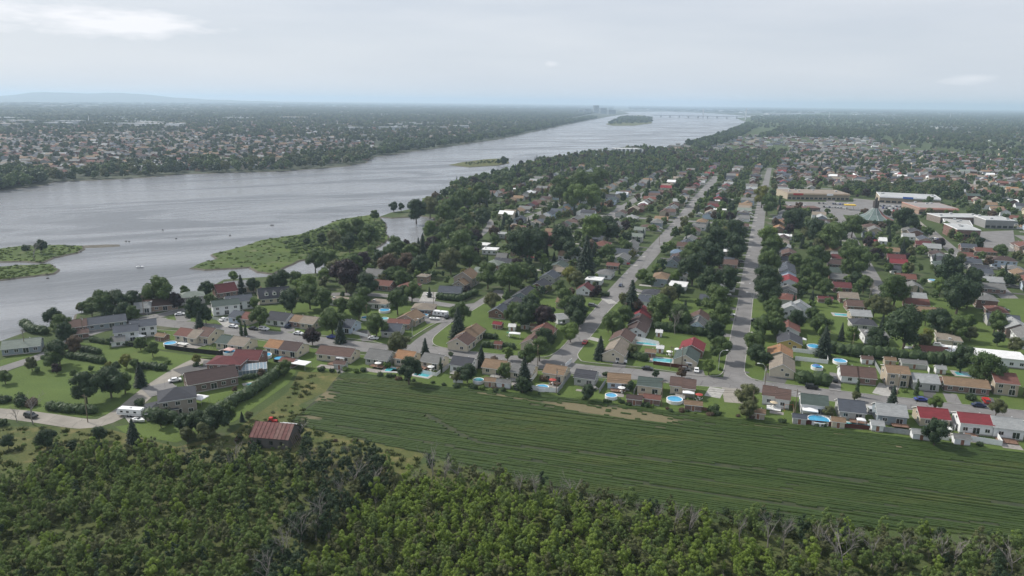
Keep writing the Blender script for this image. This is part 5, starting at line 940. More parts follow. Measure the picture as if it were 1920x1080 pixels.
for pts, w_, h_, lb in [([(905, 650), (965, 655)], 3, 3.2, 'clipped dark hedge before the long tan house yard'), ([(895, 632), (930, 636)], 3, 3, 'clipped hedge behind the long corner house'), ([(1493, 716), (1552, 722)], 5.5, 3.6, 'broad clipped hedge at the corner house on the front street'), ([(1552, 660), (1600, 668), (1650, 672), (1700, 676), (1750, 680), (1795, 684)], 6, 5.5, 'long tall dark hedge behind the brick bungalow row'),
        ([(125, 670), (165, 676), (195, 682)], 3.2, 2.2, 'trimmed hedge across the acreage lawn, left stretch'), ([(268, 690), (310, 695)], 3.2, 2.4, 'trimmed hedge across the acreage lawn, right stretch'), ([(150, 658), (188, 664)], 3, 2, 'short hedge above the acreage lawn hedge'), ([(170, 640), (208, 646), (262, 650)], 2.4, 1.8, 'hedge below the white two-storey house'), ([(92, 768), (130, 772), (178, 776)], 3.4, 3, 'low dark hedge beside the gravel road'),
        ([(275, 785), (330, 793)], 5, 6, 'thick dark hedge behind the caravan'), ([(388, 790), (430, 765), (470, 742), (510, 712), (532, 697)], 4.5, 4.5, 'tall dark hedge down the side of the pool terrace'), ([(455, 712), (500, 706)], 2.2, 1.4, 'low hedge above the terrace pool'), ([(820, 560), (860, 565), (893, 552)], 4, 3, 'curved clipped hedge at the short street'), ([(1100, 548), (1140, 556)], 3, 2.6, 'hedge beside the maroon gable house'),
        ([(1175, 668), (1212, 678)], 4, 4, 'rounded hedge beside the cream corner house'), ([(45, 612), (60, 622), (85, 628)], 4.5, 4.5, 'dark riverside hedge by the shore road'), ([(1228, 618), (1345, 632)], 5, 5, 'tall hedge before the pointed gable house')]:
    hedge(G(*pts), w_, h_, lb)
# cars
def carmeshes(col, kind):
    L, Wd = (4.5, 1.8); k = 1.0
    P = {'car': [(-2.2, .35), (-2.25, .75), (-1.5, .92), (-.95, 1.42), (.65, 1.45), (1.25, .98), (2.15, .82), (2.25, .4)], 'suv': [(-2.3, .4), (-2.3, 1.05), (-2.0, 1.7), (.6, 1.72), (1.15, 1.15), (2.2, 1.0), (2.3, .45)]}[kind]
    mb = MB(); n = len(P)
    for s in (-1, 1):
        for (x, z) in P: mb.v.append((x, s*(Wd/2-(.16 if z > 1.3 else 0)), z))
    mb.f.append(tuple(range(n))); mb.m.append(0); mb.f.append(tuple(reversed(range(n, 2*n)))); mb.m.append(0)
    for i in range(n): j = (i+1) % n; mb.f.append((i, n+i, n+j, j)); mb.m.append(0)
    body = mb.mesh('body'); body.materials.append(mat_plain('paint_%s' % col[0], col[1], .3, .05, 1, .6))
    gz0, gz1 = (.98, 1.36) if kind == 'car' else (1.15, 1.6); wb_ = MB(); xs = (-1.05, .75) if kind == 'car' else (-1.95, .8)
    for s in (-1, 1): wb_.poly([(xs[0]-.15, s*(Wd/2-.01), gz0), (xs[1]+.3, s*(Wd/2-.01), gz0), (xs[1]-.1, s*(Wd/2-.13), gz1), (xs[0]+.2, s*(Wd/2-.13), gz1)][::s])
    a, b = P[-4], P[-3]; a, b = (P[4], P[5]) if kind == 'car' else (P[3], P[4]); wb_.poly([(b[0]-.02, -.75, b[1]+.05), (b[0]-.02, .75, b[1]+.05), (a[0]+.08, .62, a[1]), (a[0]+.08, -.62, a[1])])
    c, d_ = (P[2], P[3]) if kind == 'car' else (P[1], P[2]); wb_.poly([(c[0]-.03, .72, c[1]+.06), (c[0]-.03, -.72, c[1]+.06), (d_[0]-.06, -.62, d_[1]-.03), (d_[0]-.06, .62, d_[1]-.03)])
    gl_ = wb_.mesh('glass'); gl_.materials.append(DARK); return body, gl_
wheel = MB().tube([(0, -.11, .33), (0, .11, .33)], .33, 12).mesh('wheel'); wheel.materials.append(TYRE)
CC = dict(white=(.75, .75, .75), black=(.015, .016, .018), red=(.38, .02, .02), blue=(.03, .05, .25), navy=(.015, .025, .07), silver=(.42, .43, .44), grey=(.13, .135, .14)); _cm = {}
def car(x, y, ang, col, label, kind='car', group=None, wheels=True):
    if (col, kind) not in _cm: _cm[(col, kind)] = carmeshes((col, CC[col]), kind)
    b, gl_ = _cm[(col, kind)]; r = tag(link('parked_car', None, loc=(x, y, .13), rz=ang), label, 'car', group); link('body', b, parent=r); link('glass', gl_, parent=r)
    if wheels:
        for sx in (-1.4, 1.4):
            for sy in (-.82, .82): link('wheel', wheel, parent=r, loc=(sx, sy, 0))
    HOUSES.append((x, y, 2.0))
for px_, py_, a_, c_, k_, lb in [(419, 599, 'FX', 'white', 'car', 'white car in the driveway of the pale blue bungalow'), (437, 612, 'FR', 'white', 'car', 'white car on the front street before the small round tree'), (495, 617, 'FR', 'white', 'suv', 'white car parked at the kerb past two narrow cedars'), (475, 616, 'FR', 'black', 'car', 'black car parked behind the white one near the cedars'), (537, 607, 'FX', 'white', 'car', 'white car beside the white gable end'), (542, 612, 'FX', 'navy', 'suv', 'dark car in the driveway of the taupe bungalow'),
        (559, 625, 'FR', 'white', 'car', 'white car at the kerb left of the purple tree'), (622, 632, 'FR', 'blue', 'car', 'blue car on the street beside the dark spruce'), (700, 634, 'FR', 'white', 'car', 'white car on the verge by the leafy street tree'), (58, 780, 'FR', 'black', 'suv', 'dark car driving on the gravel road under the bare tree'), (1097, 642, 'AV', 'red', 'car', 'red car parked on the middle street'), (1165, 678, 'FR', 'white', 'suv', 'white car in the driveway of the cream corner house'),
        (1214, 691, 'FR', 'black', 'car', 'black car at the kerb opposite the green-roofed house'), (1306, 694, 'FX', 'white', 'car', 'white car before the green gabled corner house'), (1284, 692, 'FR', 'grey', 'car', 'grey car beside the white car at the green gable'), (1522, 726, 'FR', 'black', 'suv', 'black car parked beside the broad clipped hedge'), (1727, 749, 'FR', 'blue', 'car', 'blue car parked below the cedar house'), (1849, 752, 'FX', 'red', 'suv', 'red car in the driveway near the right edge'),
        (1835, 760, 'FR', 'navy', 'car', 'dark blue car on the street by the red car'), (1632, 769, 'FX', 'silver', 'suv', 'silver car in the driveway between grey-roofed houses'), (1565, 712, 'FX', 'black', 'suv', 'black car in the driveway of the brick bungalow'), (1674, 731, 'FX', 'black', 'car', 'dark car before the white garage door'), (1417, 601, 'FR', 'black', 'car', 'black car in a driveway east of the avenue'), (215, 607, 20, 'black', 'car', 'black car on the ranch house forecourt, lower one'),
        (235, 599, 20, 'silver', 'car', 'silver car on the ranch house forecourt'), (248, 601, 20, 'grey', 'car', 'grey car at the end of the ranch house forecourt'), (337, 589, 20, 'white', 'car', 'white car beside the big dark street tree'), (804, 552, 'FX', 'white', 'car', 'white car by the curved hedge house'), (1164, 535, 'AV', 'navy', 'car', 'dark car on the middle street verge'), (1431, 433, 'FR', 'silver', 'car', 'silver car where the avenue meets the cross street'),
        (839, 594, 'AV', 'black', 'car', 'black car beside the white caravan'), (328, 713, 30, 'white', 'car', 'white car behind the large hip-roofed house'), (1370, 590, 'FR', 'white', 'car', 'white car in a shady driveway west of the avenue'), (628, 564, 'FR', 'silver', 'car', 'silver car on the shore lane'), (743, 550, 'FR', 'silver', 'suv', 'silver car near the reddish hip roof')]:
    x, y = g(px_, py_, .6); a_ = front_angle(x, y) if a_ == 'FR' else (front_angle(x, y)+math.pi/2 if a_ == 'FX' else (AVA if a_ == 'AV' else math.radians(a_))); car(x, y, a_, c_, lb, k_)
def caravan(px, py, L, ang, label):
    x, y = g(px, py, 1.5); r = tag(link('caravan', None, loc=(x, y, .12), rz=math.radians(ang)), label, 'caravan')
    mb = MB(); P = [(-L/2, .6), (-L/2-.1, 1.6), (-L/2+.4, 2.7), (L/2-.3, 2.75), (L/2, 2.3), (L/2, .6)]; n = len(P)
    for s in (-1, 1):
        for (x_, z_) in P: mb.v.append((x_, s*1.2, z_))
    mb.f += [tuple(range(n)), tuple(reversed(range(n, 2*n)))]; mb.m += [0, 0]
    for i in range(n): j = (i+1) % n; mb.f.append((i, n+i, n+j, j)); mb.m.append(0)
    part(r, 'body', mb, WHITE)
    for q in (-L*.3, -L*.05, L*.25): part(r, 'window', MB().box(q-.45, q+.45, -1.24, -1.19, 1.5, 2.1), DARK)
    part(r, 'stripe', MB().box(-L/2+.1, L/2-.05, -1.23, -1.2, .95, 1.15), METAL)
    for q in (-.5, .5): part(r, 'wheel', MB().tube([(q, -1.25, .35), (q, -.9, .35)], .35, 12), TYRE)
    part(r, 'hitch', MB().tube([(-L/2, 0, .6), (-L/2-1.2, 0, .5)], .08, 5), METAL); part(r, 'roof_vent', MB().box(-.3, .3, -.3, .3, 2.74, 2.95), METAL); HOUSES.append((x, y, L*.5))
caravan(246, 772, 8.5, -8, 'long white caravan parked at the gravel road'); caravan(826, 588, 7.5, -20, 'white caravan parked off the short street')
def boat(px, py, ang, label, L=5.5, z=.12):
    x, y = g(px, py); r = tag(link('boat', None, loc=(x, y, z), rz=math.radians(ang)), label, 'boat'); mb = MB(); P = [(-L/2, .8), (L*.15, .95), (L*.5, 0), (L*.15, -.95), (-L/2, -.8)]; n = 5
    for s, z_ in ((.6, .2), (1, .95)):
        for (x_, y_) in P: mb.v.append((x_*(.92 if s < 1 else 1), y_*s, z_))
    for i in range(n): j = (i+1) % n; mb.f.append((j, i, n+i, n+j)); mb.m.append(0)
    mb.f += [tuple(range(n)), tuple(range(n, 2*n))]; mb.m += [0, 0]; part(r, 'hull', mb, WHITE); part(r, 'windscreen', MB().box(-.1, .1, -.6, .6, .95, 1.4), DARK); part(r, 'seat', MB().box(-L*.35, -L*.2, -.5, .5, .95, 1.2), METAL)
boat(816, 600, -10, 'white boat on a trailer below the caravan'); boat(263, 500, 5, 'small white boat moored in the river', 4.5, -.75); boat(261, 791, -15, 'small white boat on the grass before the caravan', 4.5)
for k, (px_, py_, L_) in enumerate([(89, 520, 2.2), (236, 451, 2), (242, 451.5, 1.6), (510, 421, 4), (624, 414, 3), (631, 412, 2.5), (150, 471, 3), (720, 447, 3), (431, 440, 2), (330, 446, 2), (305, 430, 2)]):
    x, y = g(px_, py_); r_r = random.Random(k); bm = bmesh.new(); bmesh.ops.create_icosphere(bm, subdivisions=2, radius=1)
    for v in bm.verts: v.co *= r_r.uniform(.8, 1.15)
    me = bpy.data.meshes.new('rock'); bm.to_mesh(me); bm.free(); o = tag(link('river_rock', me, mat_plain('wet_rock', (.05, .048, .045), .6), loc=(x, y, -.7)), 'dark rock showing above the river surface', 'rock', 'rocks in the river'); o.scale = (L_*.4, L_*.26, .7)
# poles and lamps
wl = MB().tube([(0, 0, 0), (0, 0, 9.5)], [.15, .1], 8).mesh('pole'); wl.materials.append(POLEW); cb_ = MB().box(-1.1, 1.1, -.06, .06, 8.7, 8.85).mesh('crossarm'); cb_.materials.append(POLEW); tf = MB().cyl(.3, 0, 7.4, 8.3, .25, 10).mesh('transformer'); tf.materials.append(METAL)
for k, (px_, py_, lb) in enumerate([(157, 632, 'where the shore road meets the acreage road'), (165, 792, 'beside the gravel road hedge'), (270, 590, 'at the street bend by the riverside trees'), (48, 660, 'beside the shore road lawn'), (688, 608, 'behind the pale blue gable by a pool'), (813, 582, 'next to the caravan'), (1043, 738, 'at the deck pool fence'), (1240, 762, 'behind the dark green roof'),
        (1409, 782, 'in the bushes beside the field lane'), (1278, 690, 'before the green gable'), (1140, 625, 'east of the middle street'), (969, 600, 'among the backyard sheds'), (1433, 733, 'at the lane by the white house'), (1257, 692, 'on the front street by the pool fence'), (1008, 690, 'beside the tall spruce'), (1552, 660, 'at the start of the long hedge'), (1597, 665, 'midway along the long hedge'), (1780, 680, 'at the end of the long hedge'), (1681, 745, 'by the garage of the tan house'), (1078, 520, 'among the houses west of the middle street'), (1236, 460, 'on the upper middle street'), (1326, 485, 'in the backyards of the avenue'), (1178, 568, 'on the verge of the middle street'), (1490, 780, 'between the two white houses')]):
    x, y = g(px_, py_); r = tag(link('utility_pole', None, loc=(x, y, .1), rz=AVA+(k % 2)*1.5), 'wooden utility pole '+lb, 'pole', 'wooden utility poles'); link('pole', wl, parent=r); link('crossarm', cb_, parent=r); link('transformer', tf, parent=r) if k % 3 == 0 else None
def wire(a, b, label):
    A_, B_ = Vector((*g(*a), 8.9)), Vector((*g(*b), 8.9)); mb = MB()
    for o_ in (-.9, .9):
        pts = []; n_ = 12
        for i in range(n_+1): q = A_.lerp(B_, i/n_); pts.append((q.x+o_*NV.y*.2, q.y+o_, q.z-1.1*4*(i/n_)*(1-i/n_)))
        mb.tube(pts, .035, 3)
    me = mb.mesh('power_line'); me.materials.append(BLACK); tag(link('power_line', me), label, 'power line', 'overhead wires between poles')
for a, b, l_ in [((1552, 660), (1597, 665), 'overhead wires over the start of the long hedge'), ((1597, 665), (1780, 680), 'overhead wires over the end of the long hedge'), ((1240, 762), (1043, 738), 'overhead wires between deck pool and green roof'), ((1240, 762), (1409, 782), 'overhead wires toward the field lane bushes'), ((1409, 782), (1490, 780), 'overhead wires east of the field lane'), ((157, 632), (270, 590), 'overhead wires along the riverside street'), ((157, 632), (48, 660), 'overhead wires along the shore road'), ((688, 608), (813, 582), 'overhead wires behind the tan gable'), ((1140, 625), (1178, 568), 'overhead wires over the middle street verge'), ((1178, 568), (1236, 460), 'overhead wires up the middle street')]: wire(a, b, l_)
lp = MB().tube([(0, 0, 0), (0, 0, 6.2), (.25, 0, 7.3), (1.0, 0, 8.1), (2.4, 0, 8.3)], [.10, .085, .08, .07, .06], 7).mesh('lamp_pole'); lp.materials.append(METAL); lh = MB().box(2.2, 3.1, -.16, .16, 8.18, 8.4).mesh('lamp_head'); lh.materials.append(WHITE)
for px_, py_, a_, lb in [(1347, 695, 0, 'at the avenue corner'), (1040, 640, 0, 'at the corner of the middle street'), (773, 632, 0, 'at the corner of the short street'), (1432, 722, 3.1, 'by the avenue\'s east corner lawn'), (1493, 605, 3.1, 'east of the avenue among the trees'), (1166, 540, .3, 'on the west side of the middle street'), (1408, 578, 3.1, 'halfway up the avenue'), (1352, 600, .2, 'on the shady west side of the avenue'), (1413, 560, 3.2, 'below the great street trees of the avenue'), (1160, 430, .2, 'near the upper middle street'), (277, 600, 1, 'at the street bend by the river')]:
    x, y = g(px_, py_); r = tag(link('street_lamp', None, loc=(x, y, .1), rz=a_), 'curved grey street lamp '+lb, 'street lamp', 'curved street lamps'); link('lamp_pole', lp, parent=r); link('lamp_head', lh, parent=r)
# car park and school yard
for n_, pl, m_ in (('car_park', [(1470, 378), (1600, 379), (1600, 372), (1645, 376), (1720, 386), (1712, 402), (1660, 408), (1600, 405), (1540, 398), (1480, 390)], ASPH), ('school_yard', [(1830, 435), (1900, 432), (1905, 472), (1850, 470), (1830, 455)], ASPH), ('school_road', [(1712, 410), (1722, 412), (1765, 450), (1752, 455)], GRAV)):
    tag(link(n_, ear(G(*pl), .16, n_), m_), kind='structure')
x, y = g(1594, 384, 5); gs = tag(link('filling_station_canopy', None, loc=(x, y, .1), rz=-.2), 'bright yellow canopy in front of the plaza', 'canopy'); part(gs, 'roof', MB().box(-5, 5, -3.5, 3.5, 4.4, 5.2), mat_plain('yellow_paint', (.65, .42, .02), .5)); [part(gs, 'post', MB().box(q-.2, q+.2, -.2, .2, 0, 4.4), WHITE) for q in (-3.5, 3.5)]
rc_ = random.Random(9); cols_ = ['white', 'silver', 'grey', 'black', 'red', 'blue', 'silver', 'navy', 'white']
for row, (pa, pb, n_) in enumerate([((1650, 387), (1712, 390), 18), ((1652, 391), (1712, 395), 18), ((1668, 396), (1714, 399), 13), ((1535, 382), (1598, 385), 14), ((1545, 389), (1592, 392), 9), ((1748, 449), (1772, 452), 5)]):
    A2, B2 = Vector(g(*pa)), Vector(g(*pb))
    for i in range(n_):
        if rc_.random() < .8:
            p = A2.lerp(B2, (i+rc_.uniform(-.1, .1))/n_); c_ = rc_.choice(cols_); car(p.x, p.y, AVA+rc_.uniform(-.05, .05), c_, c_+' car parked in the mall car park rows' if row < 5 else c_+' car parked beside the school road', rc_.choice(['car', 'suv']), 'cars in the mall car park' if row < 5 else 'cars at the school', wheels=False)
# ------------------------------------------------------------------ the rest of the town: grid lots
HA = [np.array([h[0], h[1], h[2]]) for h in HOUSES]
def near_house(x, y, m_):
    A = np.array(HA_cache); d = np.hypot(A[:, 0]-x, A[:, 1]-y)-A[:, 2]; return d.min() < m_
HA_cache = [tuple(h) for h in HOUSES]
ROADL = [(np.array(l), w) for l, w in ROADS]
def road_clear(P, m_):
    P = np.atleast_2d(P); d = np.full(len(P), 1e9)
    for l, w in ROADL: d = np.minimum(d, segdist(P, l)-w/2)
    return d > m_
RW = [('brown', 12), ('grey', 18), ('charcoal', 10), ('tan', 8), ('slate', 8), ('redbrown', 5), ('beige', 8), ('darkbrown', 8), ('lightgrey', 7), ('green', 4), ('maroon', 4), ('red', 3), ('white', 3), ('palegreen', 3), ('orange', 1)]
WW = [('white', 16), ('cream', 10), ('brick', 14), ('pale', 10), ('beige', 8), ('tanbrick', 6), ('paleblue', 3), ('brownbrick', 5), ('greyblue', 3)]
def pick(r, T): return r.choices([t[0] for t in T], [t[1] for t in T])[0]
CN = dict(lightgrey='light grey', redbrown='reddish brown', darkbrown='dark brown', palegreen='pale green', paleblue='pale blue', tanbrick='tan brick', brownbrick='brown brick', greyblue='blue-grey')
def nice(c): return CN.get(c, c)
ORD = ['first', 'second', 'third', 'fourth', 'fifth', 'sixth', 'seventh', 'eighth', 'ninth', 'tenth', 'eleventh', 'twelfth']
rl = random.Random(21); lots = []
STREETS = [(-196, 300, 700, 'the shore-side street'), (-132, 90, 900, 'the short street line'), (-66, 60, 1000, 'the middle street'), (0, 60, 1050, 'the avenue'), (67, 80, 1050, 'the first street east of the avenue'), (132, 90, 1050, 'the second street east of the avenue'), (198, 90, 1050, 'the third street east of the avenue'), (264, 90, 1050, 'the fourth street east of the avenue'), (330, 100, 1050, 'the fifth street east of the avenue'), (396, 140, 1050, 'the sixth street east of the avenue'), (-262, 420, 900, 'the street at the river')]
for s0, t0, t1, nm in STREETS:
    for side in (-1, 1):
        t = t0
        while t < t1:
            s = s0+side*(18+rl.uniform(-2, 2)); x, y = st(s, t); t += rl.uniform(14.5, 18.5); lots.append((x, y, nm, 'west' if side < 0 else 'east', t))
shoreP = [tuple(p) for p in ground_poly]
LP = np.array([(l[0], l[1]) for l in lots]); okl = inpoly(LP, shoreP) & (segdist(LP, NB) > 16) & road_clear(LP, 5.0)
PP = pjn(np.c_[LP, np.zeros(len(LP))]); okl &= (PP[:, 0] > -150) & (PP[:, 0] < 2080)
NOB = [[(1460, 362), (1600, 350), (1740, 352), (1800, 372), (1800, 404), (1900, 408), (1900, 478), (1800, 470), (1740, 455), (1690, 430), (1600, 430), (1590, 405), (1460, 402)], [(740, 470), (905, 470), (880, 380), (835, 400), (800, 450)], [(600, 500), (780, 480), (780, 560), (600, 560)]]
for q in NOB: okl &= ~inpoly(PP, q)
cands = [lots[i] for i in range(len(lots)) if okl[i]]; cands.sort(key=lambda l: depth(l[0], l[1]))
n_hand = sum(1 for o in COL.objects if o.get('category') == 'house'); left = 298-n_hand; cnt = {}; FARH = []; DRQ = []; ncar = 0
for (x, y, nm, sd, t) in cands:
    if near_house(x, y, 7.0): continue
    A = (AVA if rl.random() < .55 else AVA+math.pi/2)+rl.uniform(-.03, .03); L = rl.uniform(10, 14); W_ = rl.uniform(8, 9.5); rc2, wc2 = pick(rl, RW), pick(rl, WW); rf = rl.choices(['gable', 'hip', 'flat'], [70, 22, 4])[0]; h = rl.choice([2.9, 2.9, 3.2, 4.8])
    if rc2 == 'white': rf = 'flat'
    if left > 0:
        key = (rc2, wc2, nm, sd); k = cnt.get(key, 0); cnt[key] = k+1
        lab = '%s %s-roofed %s house, %s side, %s' % (ORD[min(k, 11)], nice(rc2), nice(wc2), sd, nm.replace('east of the avenue', 'east'))
        H_(0, 0, L, W_, math.degrees(A), rc2, wc2, lab, h=h, rise=rl.uniform(1.7, 2.4), roof=rf, detail=1, world=(x, y)); left -= 1
    else: FARH.append((x, y, A, L, W_, h, rc2, wc2))
    HA_cache.append((x, y, 6.5))
    s_, t_ = to_st(x, y); sst = min([z[0] for z in STREETS], key=lambda q: abs(q-s_)); sg = 1 if s_ > sst else -1; ta = t_+rl.choice([-5.5, 5.5])
    DRQ.append([st(sst+sg*5.0, ta-1.6), st(sst+sg*5.0, ta+1.6), st(sst+sg*17, ta+1.6), st(sst+sg*17, ta-1.6)])
    if rl.random() < .5 and ncar < 90 and len(FARH) < 60:
        q = st(sst+sg*rl.uniform(8.5, 13), ta); cc_ = rl.choice(['white', 'silver', 'black', 'grey', 'navy', 'red', 'white', 'grey']); ncar += 1; car(q[0], q[1], math.atan2(NV.y, NV.x), cc_, cc_+' car in a driveway, '+sd+' side of '+nm, rl.choice(['car', 'suv']), 'cars in driveways up the streets', wheels=False); HOUSES.pop()
mb = MB()
for q_, q in enumerate(DRQ): mb.poly([(a, b, .055) for a, b in q], q_ % 2)
me = mb.mesh('driveways'); me.materials.append(ASPHD); me.materials.append(CONC); tag(link('driveway', me), kind='structure')
# scattered far houses: beyond the grid and on the far bank
def cand_px(poly, n, seed, zmin=0):
    """n random ground points whose projection lies in a pixel polygon, uniform over the ground"""
    r = np.random.default_rng(seed); W0 = np.array([g(*p) for p in poly]); lo, hi = W0.min(0), W0.max(0); o = []
    while len(o) < n:
        P = lo+(hi-lo)*r.random((20000, 2)); P = P[inpoly(P, [tuple(w) for w in W0])]; o += list(P[:n-len(o)])
        if len(P) == 0: break
    return np.array(o)
landfar = [tuple(p) for p in far]
def farhouses(poly, n, seed, roofs, landpoly, ang=None, hs=(3, 3, 5)):
    r = random.Random(seed)
    C_ = cand_px(poly, n, seed)
    for (x, y) in C_[inpoly(C_, landpoly)]:
        FARH.append((x, y, (ang if ang is not None else AVA)+r.choice([0, math.pi/2])+r.uniform(-.1, .1), r.uniform(10, 15), r.uniform(8, 11), r.choice(hs), r.choice(roofs), pick(r, FW)))
gR = ['grey', 'slate', 'brown', 'grey', 'charcoal', 'beige', 'grey']; bR = ['brown', 'redbrown', 'tan', 'grey', 'grey', 'charcoal', 'slate', 'beige', 'darkbrown', 'lightgrey', 'grey', 'tan']; FW = [('beige', 5), ('brick', 8), ('pale', 4), ('tanbrick', 6), ('greyblue', 5), ('grey', 8), ('brownbrick', 5), ('white', 2), ('cream', 4)]
farhouses([(1440, 345), (1470, 290), (1500, 272), (1880, 296), (2000, 300), (2000, 352)], 700, 1, gR+['redbrown'], shoreP)
farhouses([(1420, 262), (1475, 250), (1560, 254), (1660, 262), (1660, 280), (1440, 275)], 260, 2, ['lightgrey', 'grey', 'slate', 'brown'], shoreP)
farhouses([(1230, 272), (1420, 255), (1450, 300), (1300, 310)], 220, 3, gR, shoreP)
farhouses([(-150, 375), (-150, 255), (250, 240), (700, 262), (690, 300), (500, 318), (300, 322), (100, 335)], 2900, 4, bR, landfar, ang=.2)
farhouses([(-200, 262), (-200, 232), (300, 225), (900, 232), (900, 262), (300, 250)], 3500, 5, bR, landfar, ang=.1)
farhouses([(1640, 285), (1640, 238), (2050, 242), (2050, 300)], 260, 16, gR, shoreP)
farhouses([(700, 288), (730, 262), (860, 258), (840, 268)], 120, 6, ['redbrown', 'brick'][:1]+['tan'], landfar)
HROOF = {}; V = []; F = []; MI = []; fm = []
def fmi(m_):
    if m_ not in fm: fm.append(m_)
    return fm.index(m_)
flat_roof = {k: mat_plain('far_roof_'+k, tuple(c), .85, .15, .05) for k, c in ROOF.items()}; flat_wall = {k: mat_plain('far_wall_'+k, tuple(c), .8, .1, .05) for k, c in WALL.items()}
for (x, y, A, L, W_, h, rc2, wc2) in FARH:
    c, s = math.cos(A), math.sin(A); n = len(V); a, b = L/2, W_/2; rs = 2.2; e = .4
    loc = [(-a, -b, 0), (a, -b, 0), (a, b, 0), (-a, b, 0), (-a, -b, h), (a, -b, h), (a, b, h), (-a, b, h), (-a, 0, h+rs), (a, 0, h+rs), (-a-e, -b-e, h-.2), (a+e, -b-e, h-.2), (a+e, b+e, h-.2), (-a-e, b+e, h-.2), (-a-e, 0, h+rs+.1), (a+e, 0, h+rs+.1), (-a*.5, -b-.05, 1), (-a*.2, -b-.05, 1), (-a*.2, -b-.05, 2.2), (-a*.5, -b-.05, 2.2), (a*.3, -b-.05, 1), (a*.6, -b-.05, 1), (a*.6, -b-.05, 2.2), (a*.3, -b-.05, 2.2)]
    V += [(x+p[0]*c-p[1]*s, y+p[0]*s+p[1]*c, p[2]) for p in loc]; w_ = fmi(flat_wall[wc2]); r2 = fmi(flat_roof[rc2])
    for f in ((0, 1, 5, 4), (2, 3, 7, 6), (1, 2, 6, 9, 5), (3, 0, 4, 8, 7)): F.append(tuple(n+i for i in f)); MI.append(w_)
    for f in ((10, 11, 15, 14), (14, 15, 12, 13)): F.append(tuple(n+i for i in f)); MI.append(r2)
    dk = fmi(DARK)
    for f in ((16, 17, 18, 19), (20, 21, 22, 23)): F.append(tuple(n+i for i in f)); MI.append(dk)
me = bpy.data.meshes.new('far_houses'); me.from_pydata(V, [], F)
for m_ in fm: me.materials.append(m_)
me.polygons.foreach_set('material_index', MI); me.update(); tag(link('distant_houses', me), 'mass of small distant houses with mixed roofs beyond the town', 'houses', kind='stuff')
# big pale sheds in the distance
rw = random.Random(2); mb = MB()
for poly, n_, sz in ([((0, 228), (0, 214), (600, 206), (900, 210), (700, 225)), 60, (60, 160)], [((600, 255), (600, 235), (900, 228), (900, 240)), 16, (30, 70)], [((0, 212), (0, 200), (900, 200), (900, 208)), 50, (150, 400)], [((1400, 214), (1880, 222), (1880, 216), (1400, 208)), 22, (150, 380)], [((1650, 243), (1870, 248), (1870, 240), (1650, 238)), 6, (50, 110)], [((0, 240), (0, 231), (230, 229), (400, 235), (300, 242)), 22, (50, 120)], [((1140, 208), (1400, 211), (1400, 206), (1140, 204)), 12, (200, 400)]):
    for (x, y) in cand_px(list(poly), n_, 40+n_):
        L, W_ = rw.uniform(*sz), rw.uniform(*sz)*.5; h = rw.uniform(8, 14); mb.box(x-L/2, x+L/2, y-W_/2, y+W_/2, 0, h, rw.choice([0, 1]), rw.choice([0, 0, 1, 2]))
me = mb.mesh('sheds'); [me.materials.append(m_) for m_ in (whiteroof, mat_plain('far_shed_grey', (.36, .38, .40), .8), mat_plain('far_shed_brown', (.25, .2, .17), .8))]; tag(link('distant_warehouses', me), 'far pale industrial roofs toward the horizon', 'warehouses', kind='stuff')
